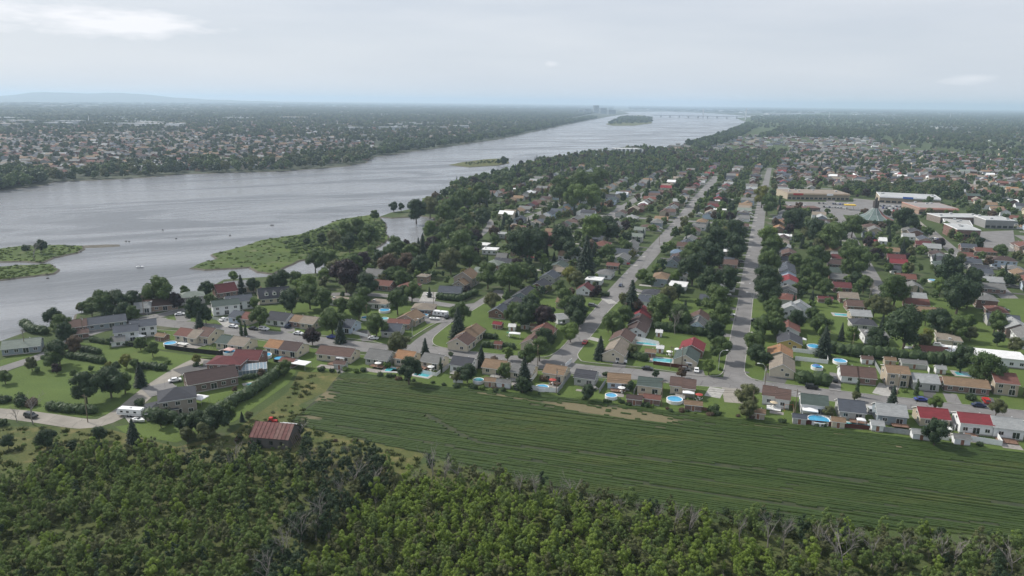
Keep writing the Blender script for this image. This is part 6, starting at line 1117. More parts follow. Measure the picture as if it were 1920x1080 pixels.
# ------------------------------------------------------------------ vegetation, near things first
def d_big(d, py): return d >= 44 and py < 640
def tree_px(px, py, dpx, k, label, ratio=None):
    H, D = DIMS[k]; x, y = g(px, py, 4)
    if d_big(dpx, py): dpx *= .84
    for _ in range(3):
        dm = dpx*depth(x, y, 4)/FPX; sc = dm/D; x, y = g(px, py, H*sc*(.58 if k not in 'sc' else .45))
    plant(k, x, y, sc, label, sz=ratio or 1.0)
KD = dict(b='round green tree', l='light green leafy tree', d='dark dense tree', p='purple-leaved tree', y='yellow-green tree', s='conical spruce', c='narrow columnar cedar', g='grey leafless tree', h='green shrub', H='bright green shrub', Y='yellow shrub', R='brown leafless shrub', o='olive green tree', r='brownish tree')
for px_, py_, d_, k, where in [
    (8, 705, 22, 'b', 'at the left edge by the shore road'), (58, 680, 24, 'o', 'beside the shore road bend'), (69, 693, 12, 'b', 'small one on the acreage lawn'), (105, 690, 17, 'p', 'on the acreage lawn'), (137, 699, 12, 'b', 'near the purple-leaved lawn tree'), (170, 690, 10, 'b', 'smallest on the acreage lawn'), (158, 722, 52, 'd', 'biggest on the acreage, over the hedge'), (205, 712, 50, 'd', 'wide one beside the biggest acreage tree'), (232, 714, 36, 'b', 'between wide tree and lawn spruce'),
    (261, 697, 27, 's', 'on the acreage lawn'), (236, 675, 24, 'y', 'in the acreage hedge'), (203, 681, 14, 'Y', 'in the acreage hedge'), (218, 682, 18, 'h', 'in the acreage hedge gap'), (253, 682, 20, 'b', 'behind the lawn spruce'), (108, 656, 42, 'd', 'large one at the shore road corner'), (136, 645, 30, 'r', 'at the shore road corner'), (96, 672, 28, 'b', 'below the shore road corner trees'), (285, 652, 26, 'b', 'on the lawn above the hedge'), (262, 642, 22, 'b', 'behind the dark fence'), (205, 640, 16, 'b', 'at the end of the shore hedge'),
    (314, 678, 14, 'H', 'at the end of the acreage hedge'), (368, 672, 18, 'y', 'umbrella-shaped one by the red brick house'), (368, 682, 14, 'h', 'below the umbrella-shaped tree'), (38, 748, 34, 'h', 'thicket beside the gravel road'), (60, 752, 26, 'R', 'thicket beside the gravel road'), (8, 745, 26, 'h', 'at the left edge over the gravel road'), (28, 766, 26, 'g', 'left of two beside the gravel road'), (56, 756, 40, 'g', 'over the dark car on the gravel road'), (4, 790, 22, 'h', 'at the left edge below the gravel road'),
    (261, 752, 22, 'h', 'between the caravan and the garage wing'), (300, 782, 30, 'd', 'left end of the caravan hedge'), (345, 792, 34, 'd', 'beside the caravan hedge'), (370, 788, 40, 'd', 'in the row below the large house'), (400, 785, 52, 'd', 'broadest in the row below the large house'), (425, 770, 40, 'b', 'where the row meets the tall hedge'), (385, 808, 34, 'o', 'before the row below the large house'), (350, 812, 26, 'o', 'at the meadow edge of that row'), (248, 806, 30, 's', 'at the wood edge by the gravel road'),
    (453, 779, 11, 's', 'on the meadow above the barn'), (466, 778, 15, 'o', 'on the meadow above the barn'), (440, 729, 10, 'r', 'narrow one on the pool terrace'), (532, 688, 26, 'b', 'round one at the end of the tall hedge'), (490, 698, 16, 'r', 'beside the sunroom'), (560, 806, 20, 'd', 'leaning against the barn end'), (563, 795, 30, 'g', 'beside the barn end'), (185, 812, 26, 'd', 'at the edge of the meadow'), (85, 820, 34, 'd', 'dark one in the meadow'), (14, 826, 24, 'd', 'dark one at the meadow\'s left edge'), (135, 834, 18, 'd', 'lone one in the meadow'),
    (114, 606, 38, 'b', 'bright round one at the shore by the ranch house'), (101, 593, 34, 'd', 'behind the bright shore tree'), (122, 622, 36, 'd', 'under the bright shore tree'), (188, 565, 52, 'b', 'large one in the riverside grove'), (170, 572, 30, 'b', 'left edge of the riverside grove'), (222, 563, 40, 'd', 'middle of the riverside grove'), (250, 560, 32, 'd', 'right part of the riverside grove'), (294, 543, 62, 'b', 'widest crown of the riverside grove'), (302, 553, 32, 'l', 'below the widest riverside crown'), (278, 551, 34, 'b', 'beside the widest riverside crown'), (327, 562, 28, 'p', 'beside the brown-roofed brick house'),
    (248, 585, 26, 'b', 'behind the ranch house forecourt'), (232, 580, 30, 'd', 'above the ranch house forecourt'), (205, 583, 26, 'd', 'behind the ranch house roof'), (152, 575, 16, 'o', 'bush at the grove\'s river end'), (366, 578, 52, 'd', 'big one beside the white two-storey house'), (385, 590, 26, 'd', 'under the big dark street tree'), (373, 602, 26, 's', 'before the big dark street tree'), (345, 545, 20, 'b', 'behind the pale green hip roof'), (385, 540, 26, 'd', 'between pale green roof and maroon roof'), (393, 560, 20, 'b', 'above the big dark street tree'), (451, 529, 20, 's', 'tall one beside the maroon roof'), (475, 533, 26, 'd', 'right of the tall spruce'), (437, 516, 16, 'l', 'behind the maroon roof'),
    (485, 592, 44, 'b', 'round one on the front street lawn'), (450, 598, 15, 'b', 'small one by the street kerb'), (452, 616, 9, 'c', 'left of the pair at the kerb'), (460, 617, 8, 'c', 'right of the pair at the kerb'), (585, 628, 28, 'p', 'at the kerb above the orange-tan roof'), (637, 618, 24, 's', 'at the kerb beside the blue car'), (622, 598, 42, 'b', 'large one on the front street'), (640, 600, 24, 'p', 'behind the large street tree'), (705, 606, 40, 'b', 'leafy one on the front street verge'), (476, 566, 18, 'l', 'beside the white slate-roofed house'), (545, 560, 50, 'd', 'large one right of the dormer house'), (572, 533, 44, 'l', 'willow-like, over the dormer house'), (580, 552, 48, 'b', 'right of the large dormer house tree'), (605, 560, 38, 'b', 'on the shore lane'),
    (648, 512, 62, 'p', 'huge one near the pond'), (686, 530, 40, 'd', 'right of the huge purple tree'), (680, 553, 32, 'b', 'before the reddish bungalow'), (657, 540, 22, 'o', 'on the shore lane verge'), (672, 573, 48, 'b', 'behind the slate roof with pool'), (640, 572, 30, 'b', 'below the long low white house'), (745, 563, 48, 'b', 'between the reddish roofs'), (772, 545, 34, 'b', 'beside the reddish hip roof'), (755, 548, 28, 'd', 'over the shore lane'), (590, 486, 44, 'b', 'at the shore behind the spit'), (618, 486, 36, 'b', 'at the shore beside the light roof'), (528, 522, 34, 'd', 'behind the dormer house roof'), (510, 528, 26, 'b', 'at the water behind the dormer house'), (555, 522, 28, 'b', 'at the water left of the willow-like tree'),
    (625, 446, 30, 'o', 'left clump on the green spit'), (648, 432, 36, 'b', 'tall one on the green spit'), (668, 426, 44, 'b', 'tallest on the green spit'), (690, 440, 46, 'b', 'right one on the green spit'), (655, 452, 32, 'd', 'lower clump on the green spit'), (602, 446, 20, 'd', 'scrubby one on the green spit'), (575, 452, 14, 'd', 'leftmost scrub of the green spit'), (702, 402, 18, 'b', 'small one at the pond mouth'), (738, 386, 16, 'd', 'first tall narrow one at the pond mouth'), (752, 387, 14, 'd', 'second tall narrow one at the pond mouth'), (780, 392, 38, 'd', 'wide one beyond the pond'), (806, 385, 34, 'o', 'greyish one beyond the pond'),
    (832, 400, 44, 'b', 'on the shore above the pond, first'), (850, 385, 46, 'b', 'on the shore above the pond, second'), (870, 372, 44, 'b', 'on the shore above the pond, third'), (900, 362, 40, 'b', 'on the shore above the pond, fourth'), (905, 405, 30, 'd', 'between the tall shore houses'), (808, 428, 30, 'l', 'pale one at the pond bank'), (836, 440, 44, 'b', 'in the pond-side grove, upper'), (860, 455, 56, 'b', 'in the pond-side grove, largest'), (818, 474, 44, 'b', 'in the pond-side grove, lower left'), (845, 485, 50, 'o', 'in the pond-side grove, lower middle'), (880, 480, 48, 'b', 'in the pond-side grove, lower right'), (790, 494, 34, 'd', 'in the pond-side grove, at the houses'), (760, 488, 30, 'r', 'greyish brown one near the pond'), (730, 495, 40, 'r', 'greyish brown one near the grey roof'),
    (915, 512, 42, 'b', 'beside the tall tan house'), (955, 515, 56, 'b', 'large one at the end of the short street'), (975, 510, 40, 'b', 'right of the large short-street tree'), (980, 455, 66, 'd', 'very large one in the shore blocks'), (1005, 450, 56, 'd', 'second very large one in the shore blocks'), (1050, 445, 60, 'd', 'third very large one in the shore blocks'), (1070, 470, 44, 'd', 'beside the narrow white gable'), (1100, 470, 40, 's', 'right of the narrow white gable'), (1110, 425, 60, 'l', 'brightest in the middle blocks'), (1140, 425, 40, 'd', 'right of the brightest tree'), (1078, 365, 50, 'l', 'bright one north of the stub street'), (1110, 365, 46, 'l', 'second bright one north of the stub street'), (1050, 350, 50, 'b', 'in the northern grove, left'), (1090, 345, 60, 'b', 'in the northern grove, middle'), (1120, 335, 50, 'b', 'in the northern grove, right'),
    (797, 649, 22, 's', 'at the corner of the short street'), (747, 640, 36, 'o', 'greyish one over the street corner'), (738, 648, 24, 'o', 'below the greyish corner tree'), (865, 585, 40, 'b', 'on the short street verge'), (858, 600, 34, 's', 'on the short street verge'), (766, 691, 46, 'd', 'bushy one at the field by the teal pool'), (826, 685, 9, 'c', 'dark one against the grey-roofed bungalow'), (723, 681, 22, 'H', 'by the kidney-wide pool'), (876, 697, 32, 'd', 'over the white-walled house yard'), (855, 706, 20, 'o', 'left of the white house tree'), (945, 692, 26, 'b', 'before the taupe-roofed bungalow'), (902, 664, 24, 's', 'at the kerb above the charcoal roof'), (928, 671, 16, 'R', 'at the kerb above the taupe roof'), (952, 661, 22, 'l', 'at the kerb left of the yellow-green bush'), (990, 662, 34, 'b', 'at the foot of the stepped roof'), (1012, 650, 40, 'b', 'at the corner of the middle street'), (1022, 632, 36, 'd', 'over the corner of the middle street'), (983, 694, 36, 's', 'tallest of the field row'), (980, 720, 28, 'd', 'under the tallest field row spruce'), (1070, 620, 32, 'l', 'on the verge of the middle street'), (845, 663, 12, 'h', 'in front of the grey roofed bungalow'), (1022, 707, 20, 'R', 'reddish one by the deck pool'),
    (985, 588, 50, 'd', 'in the backyards behind the sheds'), (965, 585, 40, 'b', 'left of the dark backyard tree'), (1020, 592, 42, 'p', 'beside the rounded cabin'), (1080, 575, 52, 'd', 'large one on the middle street'), (1060, 560, 42, 'b', 'behind the large middle street tree'), (1085, 596, 30, 'd', 'over the grass of the middle street'), (1150, 603, 46, 'b', 'large one east of the middle street'), (1170, 590, 44, 'b', 'beside the crimson roof'), (1126, 648, 26, 's', 'on the lawn of the middle street corner'), (1185, 655, 22, 'o', 'between the corner house and hedge'), (1105, 733, 28, 'd', 'at the field behind the charcoal roof'), (1182, 722, 18, 'd', 'beside the pale blue walls'), (1135, 700, 13, 'h', 'round one between charcoal and tan roofs'), (1278, 697, 18, 'r', 'at the kerb above the two-level roof'), (1230, 700, 14, 'd', 'at the kerb above the green roof'), (1330, 686, 26, 'l', 'by the avenue corner lamp'), (1268, 590, 36, 'g', 'in the backyards of the crimson roof'), (1185, 555, 42, 's', 'tall dark one on the middle street'), (1190, 575, 34, 'r', 'brownish one over the crimson roof'),
    (1240, 575, 60, 'b', 'broad one in the middle backyards'), (1275, 590, 40, 'b', 'beside the broad backyard tree'), (1345, 560, 62, 'b', 'large one on the avenue\'s west side, first'), (1352, 590, 52, 'b', 'large one on the avenue\'s west side, second'), (1340, 620, 46, 'd', 'large one on the avenue\'s west side, third'), (1350, 650, 40, 'b', 'near the avenue\'s red roof'), (1335, 525, 60, 'd', 'large one on the avenue\'s west side, fourth'), (1365, 520, 50, 'd', 'beside the avenue\'s fourth large tree'), (1300, 500, 60, 'd', 'in the backyards of the avenue, first'), (1330, 480, 60, 'd', 'in the backyards of the avenue, second'), (1375, 460, 56, 'd', 'over the avenue, west side'), (1340, 450, 60, 'd', 'in the backyards of the avenue, third'), (1295, 475, 50, 'b', 'in the backyards of the avenue, fourth'), (1380, 430, 44, 'd', 'over the avenue near the cross street'),
    (1440, 545, 60, 'd', 'great one on the avenue\'s east side, second'), (1438, 520, 56, 'd', 'great one on the avenue\'s east side, third'), (1445, 490, 52, 'b', 'great one on the avenue\'s east side, fourth'), (1443, 465, 46, 'b', 'on the avenue\'s east side, fifth'), (1445, 445, 40, 'l', 'on the avenue\'s east side, sixth'), (1450, 575, 40, 'b', 'great one on the avenue\'s east side, first'), (1430, 610, 36, 'b', 'east verge of the avenue near the brown roof'), (1418, 640, 40, 'b', 'dark pair at the avenue corner, upper'), (1420, 662, 34, 'd', 'dark pair at the avenue corner, lower'), (1438, 672, 24, 'd', 'beside the cream gabled corner house'), (1495, 597, 34, 'd', 'before the large white house'), (1455, 598, 28, 'b', 'left of the large white house'), (1540, 605, 34, 'b', 'behind the brown roof on the avenue'), (1548, 635, 34, 's', 'beside the large round pool'), (1525, 590, 30, 'b', 'right of the large white house'),
    (1700, 608, 90, 'd', 'biggest crown of the eastern blocks'), (1738, 628, 24, 'y', 'bright one over the long hedge'), (1762, 600, 52, 'd', 'dark one right of the biggest crown'), (1795, 612, 46, 'b', 'beside the hall hedge'), (1868, 600, 36, 'b', 'at the right edge by the hall'), (1850, 688, 56, 'b', 'large one below the white hall'), (1805, 668, 46, 'd', 'at the end of the long hedge'), (1870, 762, 30, 'o', 'at the right edge of the front street'), (1753, 753, 26, 'l', 'at the kerb above the red roof'), (1675, 742, 28, 's', 'at the kerb above the light grey roof'), (1605, 741, 16, 'o', 'at the kerb above the blue-grey roof'), (1608, 727, 11, 'c', 'at the brick bungalow lawn'), (1720, 727, 10, 'c', 'at the front wall of the light grey house'), (1697, 732, 12, 'H', 'beside the tan two-storey house'), (1820, 742, 24, 'h', 'before the long low brick bungalow'), (1756, 806, 46, 'd', 'round dark one behind the red roof'), (1554, 770, 20, 'o', 'left of the blue-grey roofed house'), (1403, 738, 40, 'o', 'tangled one beside the field lane'), (1402, 765, 30, 'o', 'lower tangled one beside the field lane'), (1338, 765, 24, 'h', 'at the field beside the tan shed'), (1350, 690, 12, 'H', 'at the foot of the avenue lamp'),
    (1603, 488, 64, 'b', 'great round one amid the eastern houses'), (1600, 470, 50, 'b', 'behind the great round tree'), (1680, 540, 64, 'b', 'broad one in the eastern blocks'), (1640, 570, 44, 'o', 'below the grey leafless tree'), (1660, 575, 36, 'o', 'beside the broad eastern tree'), (1635, 535, 30, 'g', 'in the middle of the eastern street'), (1800, 545, 76, 'd', 'huge dark one near the right edge, lower'), (1785, 505, 66, 'd', 'huge dark one near the right edge, upper'), (1822, 520, 40, 'd', 'beside the huge dark trees'), (1520, 500, 40, 'b', 'in the backyards east of the avenue'), (1535, 478, 44, 'b', 'second in the backyards east of the avenue'), (1565, 440, 60, 'b', 'under the church, left'), (1600, 420, 36, 'b', 'beside the church, left'), (1700, 408, 38, 'd', 'beside the church, right'), (1530, 430, 50, 'd', 'behind the orange houses'), (1490, 410, 40, 'd', 'beside the orange houses'), (1430, 365, 34, 'y', 'bright one over the avenue at the plaza'), (1440, 380, 34, 'b', 'below the bright avenue tree'),
    (62, 462, 26, 'g', 'on the left islet'), (75, 460, 22, 'd', 'right one on the left islet'), (48, 463, 18, 'h', 'on the left islet'), (945, 300, 14, 'd', 'at the tip of the mid-river islet'), (935, 302, 8, 'd', 'small one on the mid-river islet')]:
    tree_px(px_, py_, d_, k, (KD[k]+' '+where), ratio=.78 if k == 's' else None)
# dead and leafless trees along the ditch and the lower edge of the field
GT = [(810, 850, 46), (835, 860, 50), (860, 870, 44), (675, 855, 30), (665, 870, 46), (700, 880, 46), (640, 900, 50), (600, 930, 54), (560, 960, 60), (530, 1000, 60), (500, 1040, 64), (590, 960, 50), (975, 885, 46), (1005, 890, 48), (1045, 905, 50), (1075, 900, 44), (1110, 925, 40), (1160, 930, 40), (1235, 945, 40), (1270, 950, 46), (1298, 955, 50), (1390, 970, 40), (1445, 968, 54), (1475, 972, 52), (1545, 985, 50), (1580, 1010, 66), (1600, 990, 50), (1640, 1010, 50), (1700, 1010, 46), (1770, 1005, 50), (1795, 1010, 50), (1850, 1020, 46), (440, 830, 36), (430, 850, 34), (585, 835, 30), (620, 840, 28), (650, 830, 28), (570, 850, 30), (1900, 1030, 50), (780, 880, 36), (910, 880, 36)]
WH = [(700, 'beside the diagonal ditch'), (950, 'over the lower edge of the field, first clump'), (1250, 'over the lower edge of the field, second clump'), (1500, 'over the lower edge of the field, third clump'), (3000, 'over the lower edge of the field, last clump')]
gc = {}
for (px_, py_, d_) in sorted(GT):
    w_ = [b for a, b in WH if px_ < a][0]; gc[w_] = gc.get(w_, 0)+1; tree_px(px_, py_+8, d_, 'g', '%s grey leafless tree from the west %s' % (ORD[gc[w_]-1] if gc[w_] < 13 else ['thirteenth', 'fourteenth', 'fifteenth'][gc[w_]-13], w_))
rbn = random.Random(8)
for q in range(34):
    X_, Y_ = rbn.choice([(rbn.uniform(455, 585), rbn.uniform(832, 850)), (rbn.uniform(545, 590), rbn.uniform(795, 840)), (rbn.uniform(440, 478), rbn.uniform(800, 845)), (rbn.uniform(585, 700), rbn.uniform(825, 850))]); x, y = g(X_, Y_); k = rbn.choice('hhUSPR'); s = rbn.uniform(.5, 1.1)*(1 if k in 'hR' else .55)
    plant(k, x, y, s, {'h': 'green bush', 'R': 'brown leafless bush', 'U': 'olive sapling', 'S': 'mid green sapling', 'P': 'dark green sapling'}[k]+(' in front of the barn' if 455 < X_ < 585 and Y_ > 831 else ' at the right side of the barn' if X_ > 540 and X_ < 590 else ' left of the barn' if X_ < 480 else ' on the rough strip right of the barn'), group='brush around the barn', parts=False)
# scrub between the yards and the field
SH = random.Random(12); line = crv(G(*FLD_TOP), 1.6); LBL = [(700, 'by the long bungalow yards'), (860, 'behind the teal pools'), (990, 'behind the taupe-roofed house'), (1130, 'past the deck pool fence'), (1250, 'behind the pale blue house'), (1340, 'near the big round pool'), (1480, 'beside the field lane'), (1640, 'under the dark red fence'), (3000, 'along the white rail fence')]
for (x, y) in line[::1]:
    X = pj(x, y)[0]
    if X < 570 or X > 1960 or SH.random() > (.42 if X < 1490 else .22): continue
    k = SH.choice('hhoHhdR' if X < 1490 else 'hhH'); k = 'h' if k in 'od' else k; s = SH.uniform(.5, 1.25); plant(k, x+SH.uniform(-1, 1), y+SH.uniform(-.5, 2.0), s, KD[k]+' in the rough edge of the field '+[b for a, b in LBL if X < a][0], group='scrub along the top of the field', parts=False)
# woodland of young trees
W1 = [(-120, 1200), (-120, 900), (-20, 905), (60, 870), (100, 845), (215, 840), (330, 850), (480, 868), (590, 888), (615, 915), (560, 960), (500, 1030), (460, 1100), (430, 1200)]
W2 = [(520, 1200), (560, 1080), (620, 1000), (690, 930), (740, 908), (800, 905), (900, 915), (1000, 925), (1100, 945), (1230, 985), (1360, 1010), (1500, 1050), (1600, 1100), (1700, 1200)]
HR = [(790, 880), (900, 905), (1000, 925), (1100, 945), (1250, 985), (1400, 1010), (1560, 1060), (1700, 1110), (2050, 1180), (2050, 1030), (1870, 1010), (1600, 990), (1400, 965), (1200, 945), (1050, 915), (900, 885), (820, 862)]
DT = [(700, 850), (760, 905), (690, 935), (620, 1000), (560, 1080), (520, 1200), (430, 1200), (470, 1080), (530, 1000), (600, 930), (600, 890), (640, 865)]
UD = [(300, 845), (560, 850), (640, 860), (600, 900), (470, 865), (320, 855)]
CLR = [[(0, 1000), (130, 975), (260, 985), (250, 1010), (120, 1030), (-20, 1060)], [(150, 985), (250, 960), (260, 1010), (160, 1020)], [(-20, 850), (70, 870), (60, 900), (-20, 910)], [(150, 905), (215, 915), (200, 945), (140, 930)], [(20, 840), (75, 850), (70, 880), (10, 880)]]
rz_ = np.random.default_rng(31); sapl = []
def gridpts(step, x0, x1, y0, y1, rng, j=.5):
    X, Y = np.meshgrid(np.arange(x0, x1, step), np.arange(y0, y1, step)); P = np.c_[X.ravel(), Y.ravel()]; return P+rng.uniform(-step*j, step*j, P.shape)
P = gridpts(1.75, -230, 230, 95, 245, rz_); pp = pjn(np.c_[P, np.full(len(P), 2.0)])
jit = pp+rz_.normal(0, 7, pp.shape)
z1 = inpoly(jit, W1); z2 = inpoly(jit, W2); z3 = inpoly(jit, HR); z4 = inpoly(jit, DT) | inpoly(jit, UD)
for c_ in CLR: z1 &= ~(inpoly(jit, c_) & (rz_.random(len(P)) < .8))
lowx = 0.5+0.5*np.sin(P[:, 0]*.11+P[:, 1]*.07)*np.sin(P[:, 1]*.13-1)
for i in range(len(P)):
    if near_house(P[i][0], P[i][1], 1.0): continue
    q = rz_.random()
    if z4[i]:
        if q < .40: sapl.append((P[i], rz_.choice(['P', 'U', 'g', 'S'], p=[.50, .14, .30, .06]), rz_.uniform(.7, 1.25)))
    elif z3[i]:
        if q < .40: sapl.append((P[i], rz_.choice(['P', 'S', 'U', 'g', 'T'], p=[.2, .25, .25, .2, .1]), rz_.uniform(.5, 1.05)))
    elif z1[i]:
        if q < .44+.22*lowx[i]: sapl.append((P[i], rz_.choice(['S', 'P', 'U', 'T', 'g'], p=[.66, .06, .13, .13, .02]), rz_.uniform(.34, 1.0)))
    elif z2[i]:
        if q < .66: sapl.append((P[i], rz_.choice(['T', 'S', 'g', 'U'], p=[.58, .26, .02, .14]), rz_.uniform(.34, .98)))
sapl.sort(key=lambda a: -a[2]*1/depth(a[0][0], a[0][1], 3)*(1 if -30 < pj(a[0][0], a[0][1], 3)[0] < 1950 and pj(a[0][0], a[0][1], 3)[1] < 1090 else .01))
LB = dict(S='mid green young tree', T='bright green young tree', P='dark green young tree', U='olive young tree')
rest = {}
def wz(p):
    x, y = pj(p[0], p[1], 3); low = y > 1000
    if x < 240: return 'near the clearing below the gravel road' if not low else 'in the lower corner of the western wood'
    if x < 420: return 'in the wood below the hip-roofed house' if not low else 'in the lower western wood beside the clearings'
    if x < 560: return 'in the wood below the barn' if not low else 'beside the lower end of the ditch'
    if x < 720: return 'where the ditch divides the woods' if not low else 'in the bright wood next to the ditch'
    if x < 940: return 'at the top of the bright wood' if not low else 'in the lower middle of the bright wood'
    if x < 1180: return 'at the field side of the bright wood' if not low else 'in the eastern part of the bright wood'
    if x < 1480: return 'under the grey trees along the field' if not low else 'in the middle of the eastern thicket'
    return 'under the last grey trees along the field' if not low else 'in the far corner of the eastern thicket'
npl = 0
for i, (p, k, s) in enumerate(sapl):
    x_ = pj(p[0], p[1], 3)[0]
    if k != 'g' and npl < 296: npl += 1; plant(k, p[0], p[1], s, ('tall ' if s > .8 else '')+LB[k]+' '+wz(p), group='young trees of the foreground woodland', parts=False, count=False)
    else: rest.setdefault(k, []).append((p, s))
P_, S_, R_, I_ = [], [], [], []; MS = []
for k in rest:
    b0 = len(MS); MS += [c for c, t in TM[k]]
    for (p, s) in rest[k]:
        if k == 'g': s = s*.42
        P_.append((p[0], p[1], 0)); S_.append((s, s, s*rb.uniform(.85, 1.25))); R_.append(rb.uniform(0, 6.28)); I_.append(b0+rb.randrange(len(TM[k])))
scatter('woodland', P_, S_, np.array(R_), I_, MS, 'closely grown young woodland below the field', 'woodland')
# undergrowth tufts
P = np.vstack([gridpts(1.7, -230, 230, 95, 262, rz_)]); pp = pjn(np.c_[P, np.zeros(len(P))]); MEADOW = [(-40, 800), (130, 805), (205, 812), (330, 845), (430, 825), (540, 745), (560, 705), (600, 705), (570, 760), (590, 806), (700, 836), (800, 858), (800, 900), (690, 935), (600, 890), (-40, 900)]
under = (inpoly(pp, W1) | inpoly(pp, W2) | inpoly(pp, HR) | inpoly(pp, DT)) & (rz_.random(len(P)) < .5); mead = inpoly(pp, MEADOW) & (rz_.random(len(P)) < .34); okk = (under | mead)
tuft = []
for k in range(3):
    V = []; F = []; vv = []
    for i in range(46):
        a = rz_.uniform(0, 6.28); rr2 = rz_.uniform(0, .8); x, y = rr2*math.cos(a), rr2*math.sin(a); h = rz_.uniform(.25, .7); b = rz_.uniform(0, 6.28); w_ = .09; n = len(V); V += [(x-w_*math.cos(b), y-w_*math.sin(b), 0), (x+w_*math.cos(b), y+w_*math.sin(b), 0), (x+.2*math.cos(a)+w_, y+.2*math.sin(a), h), (x+.2*math.cos(a)-w_, y+.2*math.sin(a), h*.9)]; F.append((n, n+1, n+2, n+3)); vv.append(rz_.random())
    me = bpy.data.meshes.new('tuft'); me.from_pydata(V, [], F); me.update(); a_ = me.attributes.new('v', 'FLOAT', 'FACE'); a_.data.foreach_set('value', vv); me.materials.append(mat_leaf('tall_grass', (.055, .075, .022), (.085, .10, .03))); tuft.append(me)
P = P[okk]; n = len(P); sc = rz_.uniform(.6, 1.5, n); msh = tuft+[shr[0], shr[1]]; shr0 = recol(shr[0], LEAF['o']); shr1 = recol(shr[1], LEAF['s']); msh = tuft+[shr0, shr1]
ix = np.where(rz_.random(n) < .75, rz_.integers(0, 3, n), rz_.integers(3, 5, n)); sc = np.where(ix > 2, sc*.5, sc)
scatter('undergrowth', np.c_[P, np.zeros(n)], np.c_[sc, sc, sc*rz_.uniform(.6, 1.2, n)], rz_.uniform(0, 6.28, n), ix, msh, 'rough grass and low scrub under the young trees', 'undergrowth')
# spit and islet scrub
P = []; 
for k, pl in enumerate(ISW[:3]):
    A = np.array(pl); lo, hi = A.min(0), A.max(0); q = lo+(hi-lo)*rz_.random((2600, 2)); q = q[inpoly(q, pl)]; P.append(q)
P = np.vstack(P); pp = pjn(np.c_[P, np.zeros(len(P))]); dense = inpoly(pp, [(530, 455), (600, 425), (720, 415), (725, 455), (680, 470), (600, 475), (540, 478)]); keep = (dense) | (rz_.random(len(P)) < np.where(pp[:, 0] < 300, .10, .28)); P = P[keep]; dense = dense[keep]; n = len(P)
ix = np.where(dense, 3+(rz_.random(n) < .5), np.where(rz_.random(n) < .85, rz_.integers(0, 3, n), 3)); sc = np.where(dense, rz_.uniform(.6, 1.4, n), np.where(ix > 2, rz_.uniform(.3, .7, n), rz_.uniform(.8, 1.6, n)))
gm = mat_leaf('marsh_blades', (.085, .120, .028), (.13, .165, .04)); mi_ = [recol(q, gm) for q in tuft]+[recol(shr[2], LEAF['b']), recol(shr[3], LEAF['s'])]
scatter('islet_scrub', np.c_[P, np.zeros(n)], np.c_[sc, sc, sc*.8], rz_.uniform(0, 6.28, n), ix, mi_, 'low scrub and marsh grass on the islets and the spit', 'scrub')
# ------------------------------------------------------------------ town trees
TOWN = [(560, 560), (640, 505), (745, 470), (800, 450), (812, 405), (790, 400), (832, 365), (845, 345), (945, 320), (1010, 302), (1180, 282), (1330, 256), (1400, 230), (1500, 240), (1700, 245), (2050, 258), (2050, 760), (1900, 700), (1300, 640), (1000, 600), (800, 560)]
P = gridpts(7.2, -420, 1500, 200, 1650, rz_); P = P[inpoly(P, shoreP)]; pp = pjn(np.c_[P, np.zeros(len(P))]); ok = inpoly(pp, TOWN) & (pp[:, 0] > -60) & (pp[:, 0] < 2020) & (segdist(P, NB) > 4); P, pp = P[ok], pp[ok]
ok = road_clear(P, 1.6); P, pp = P[ok], pp[ok]
HC = np.array(HA_cache); dH = np.array([(np.hypot(HC[:, 0]-p[0], HC[:, 1]-p[1])-HC[:, 2]).min() for p in P]); TC = np.array(TREES_PLACED); dT = np.array([(np.hypot(TC[:, 0]-p[0], TC[:, 1]-p[1])-TC[:, 2]*.8).min() for p in P])
dist = np.hypot(P[:, 0], P[:, 1]); sh = segdist(P, NB); nearz = pp[:, 1] > 600
TOWNH = inpoly(pp, [(1440, 345), (1470, 290), (1500, 272), (2050, 296), (2050, 352)]) | inpoly(pp, [(1420, 262), (1475, 250), (1680, 262), (1660, 280), (1440, 275)])
open_ = np.zeros(len(P), bool)
for q in NOB[:1]: open_ |= inpoly(pp, [(1470, 378), (1598, 370), (1640, 378), (1720, 386), (1712, 406), (1660, 408), (1600, 405), (1470, 396)]) | inpoly(pp, [(1830, 430), (2050, 430), (2050, 480), (1850, 475)])
prob = np.where(nearz, .22, np.where(sh < 45, np.where(dist > 1500, .95, .72), np.where(dist > 700, .50, .45))); prob = np.where(TOWNH, .22, prob); FIELDS = inpoly(pp, [(1640, 236), (2050, 240), (2050, 285), (1640, 272)]); prob = np.where(FIELDS, .5, prob); WOOD2 = inpoly(pp, [(1400, 232), (1640, 238), (1660, 252), (1475, 246), (1410, 252)]); prob = np.where(WOOD2, .98, prob)
ok = (dH > 2.0) & (dT > 1.5) & (rz_.random(len(P)) < prob) & ~open_ & ~inpoly(pp, [(690, 395), (812, 400), (815, 462), (700, 476)]); P, pp, nearz, sh, dist = P[ok], pp[ok], nearz[ok], sh[ok], dist[ok]
n = len(P); kinds = rz_.choice(list('bdlsopcyr'), n, p=[.40, .14, .13, .08, .14, .04, .02, .015, .035]); scs = rz_.uniform(.42, 1.08, n)*np.where(sh < 45, 1.25, 1.0); scs = np.where(kinds == 'c', .9, scs)
nhand_t = sum(1 for o in COL.objects if o.get('category') == 'tree' and o.name.startswith('broadleaf')); quota = {'b': 298-nhand_t, 's': 120, 'c': 60, 'p': 50, 'y': 30}; qk = {'b': 'b', 'd': 'b', 'l': 'b', 'o': 'b', 'r': 'b', 's': 's', 'c': 'c', 'p': 'p', 'y': 'y'}
order = np.argsort(-scs/np.array([depth(*p) for p in P])); REST = []
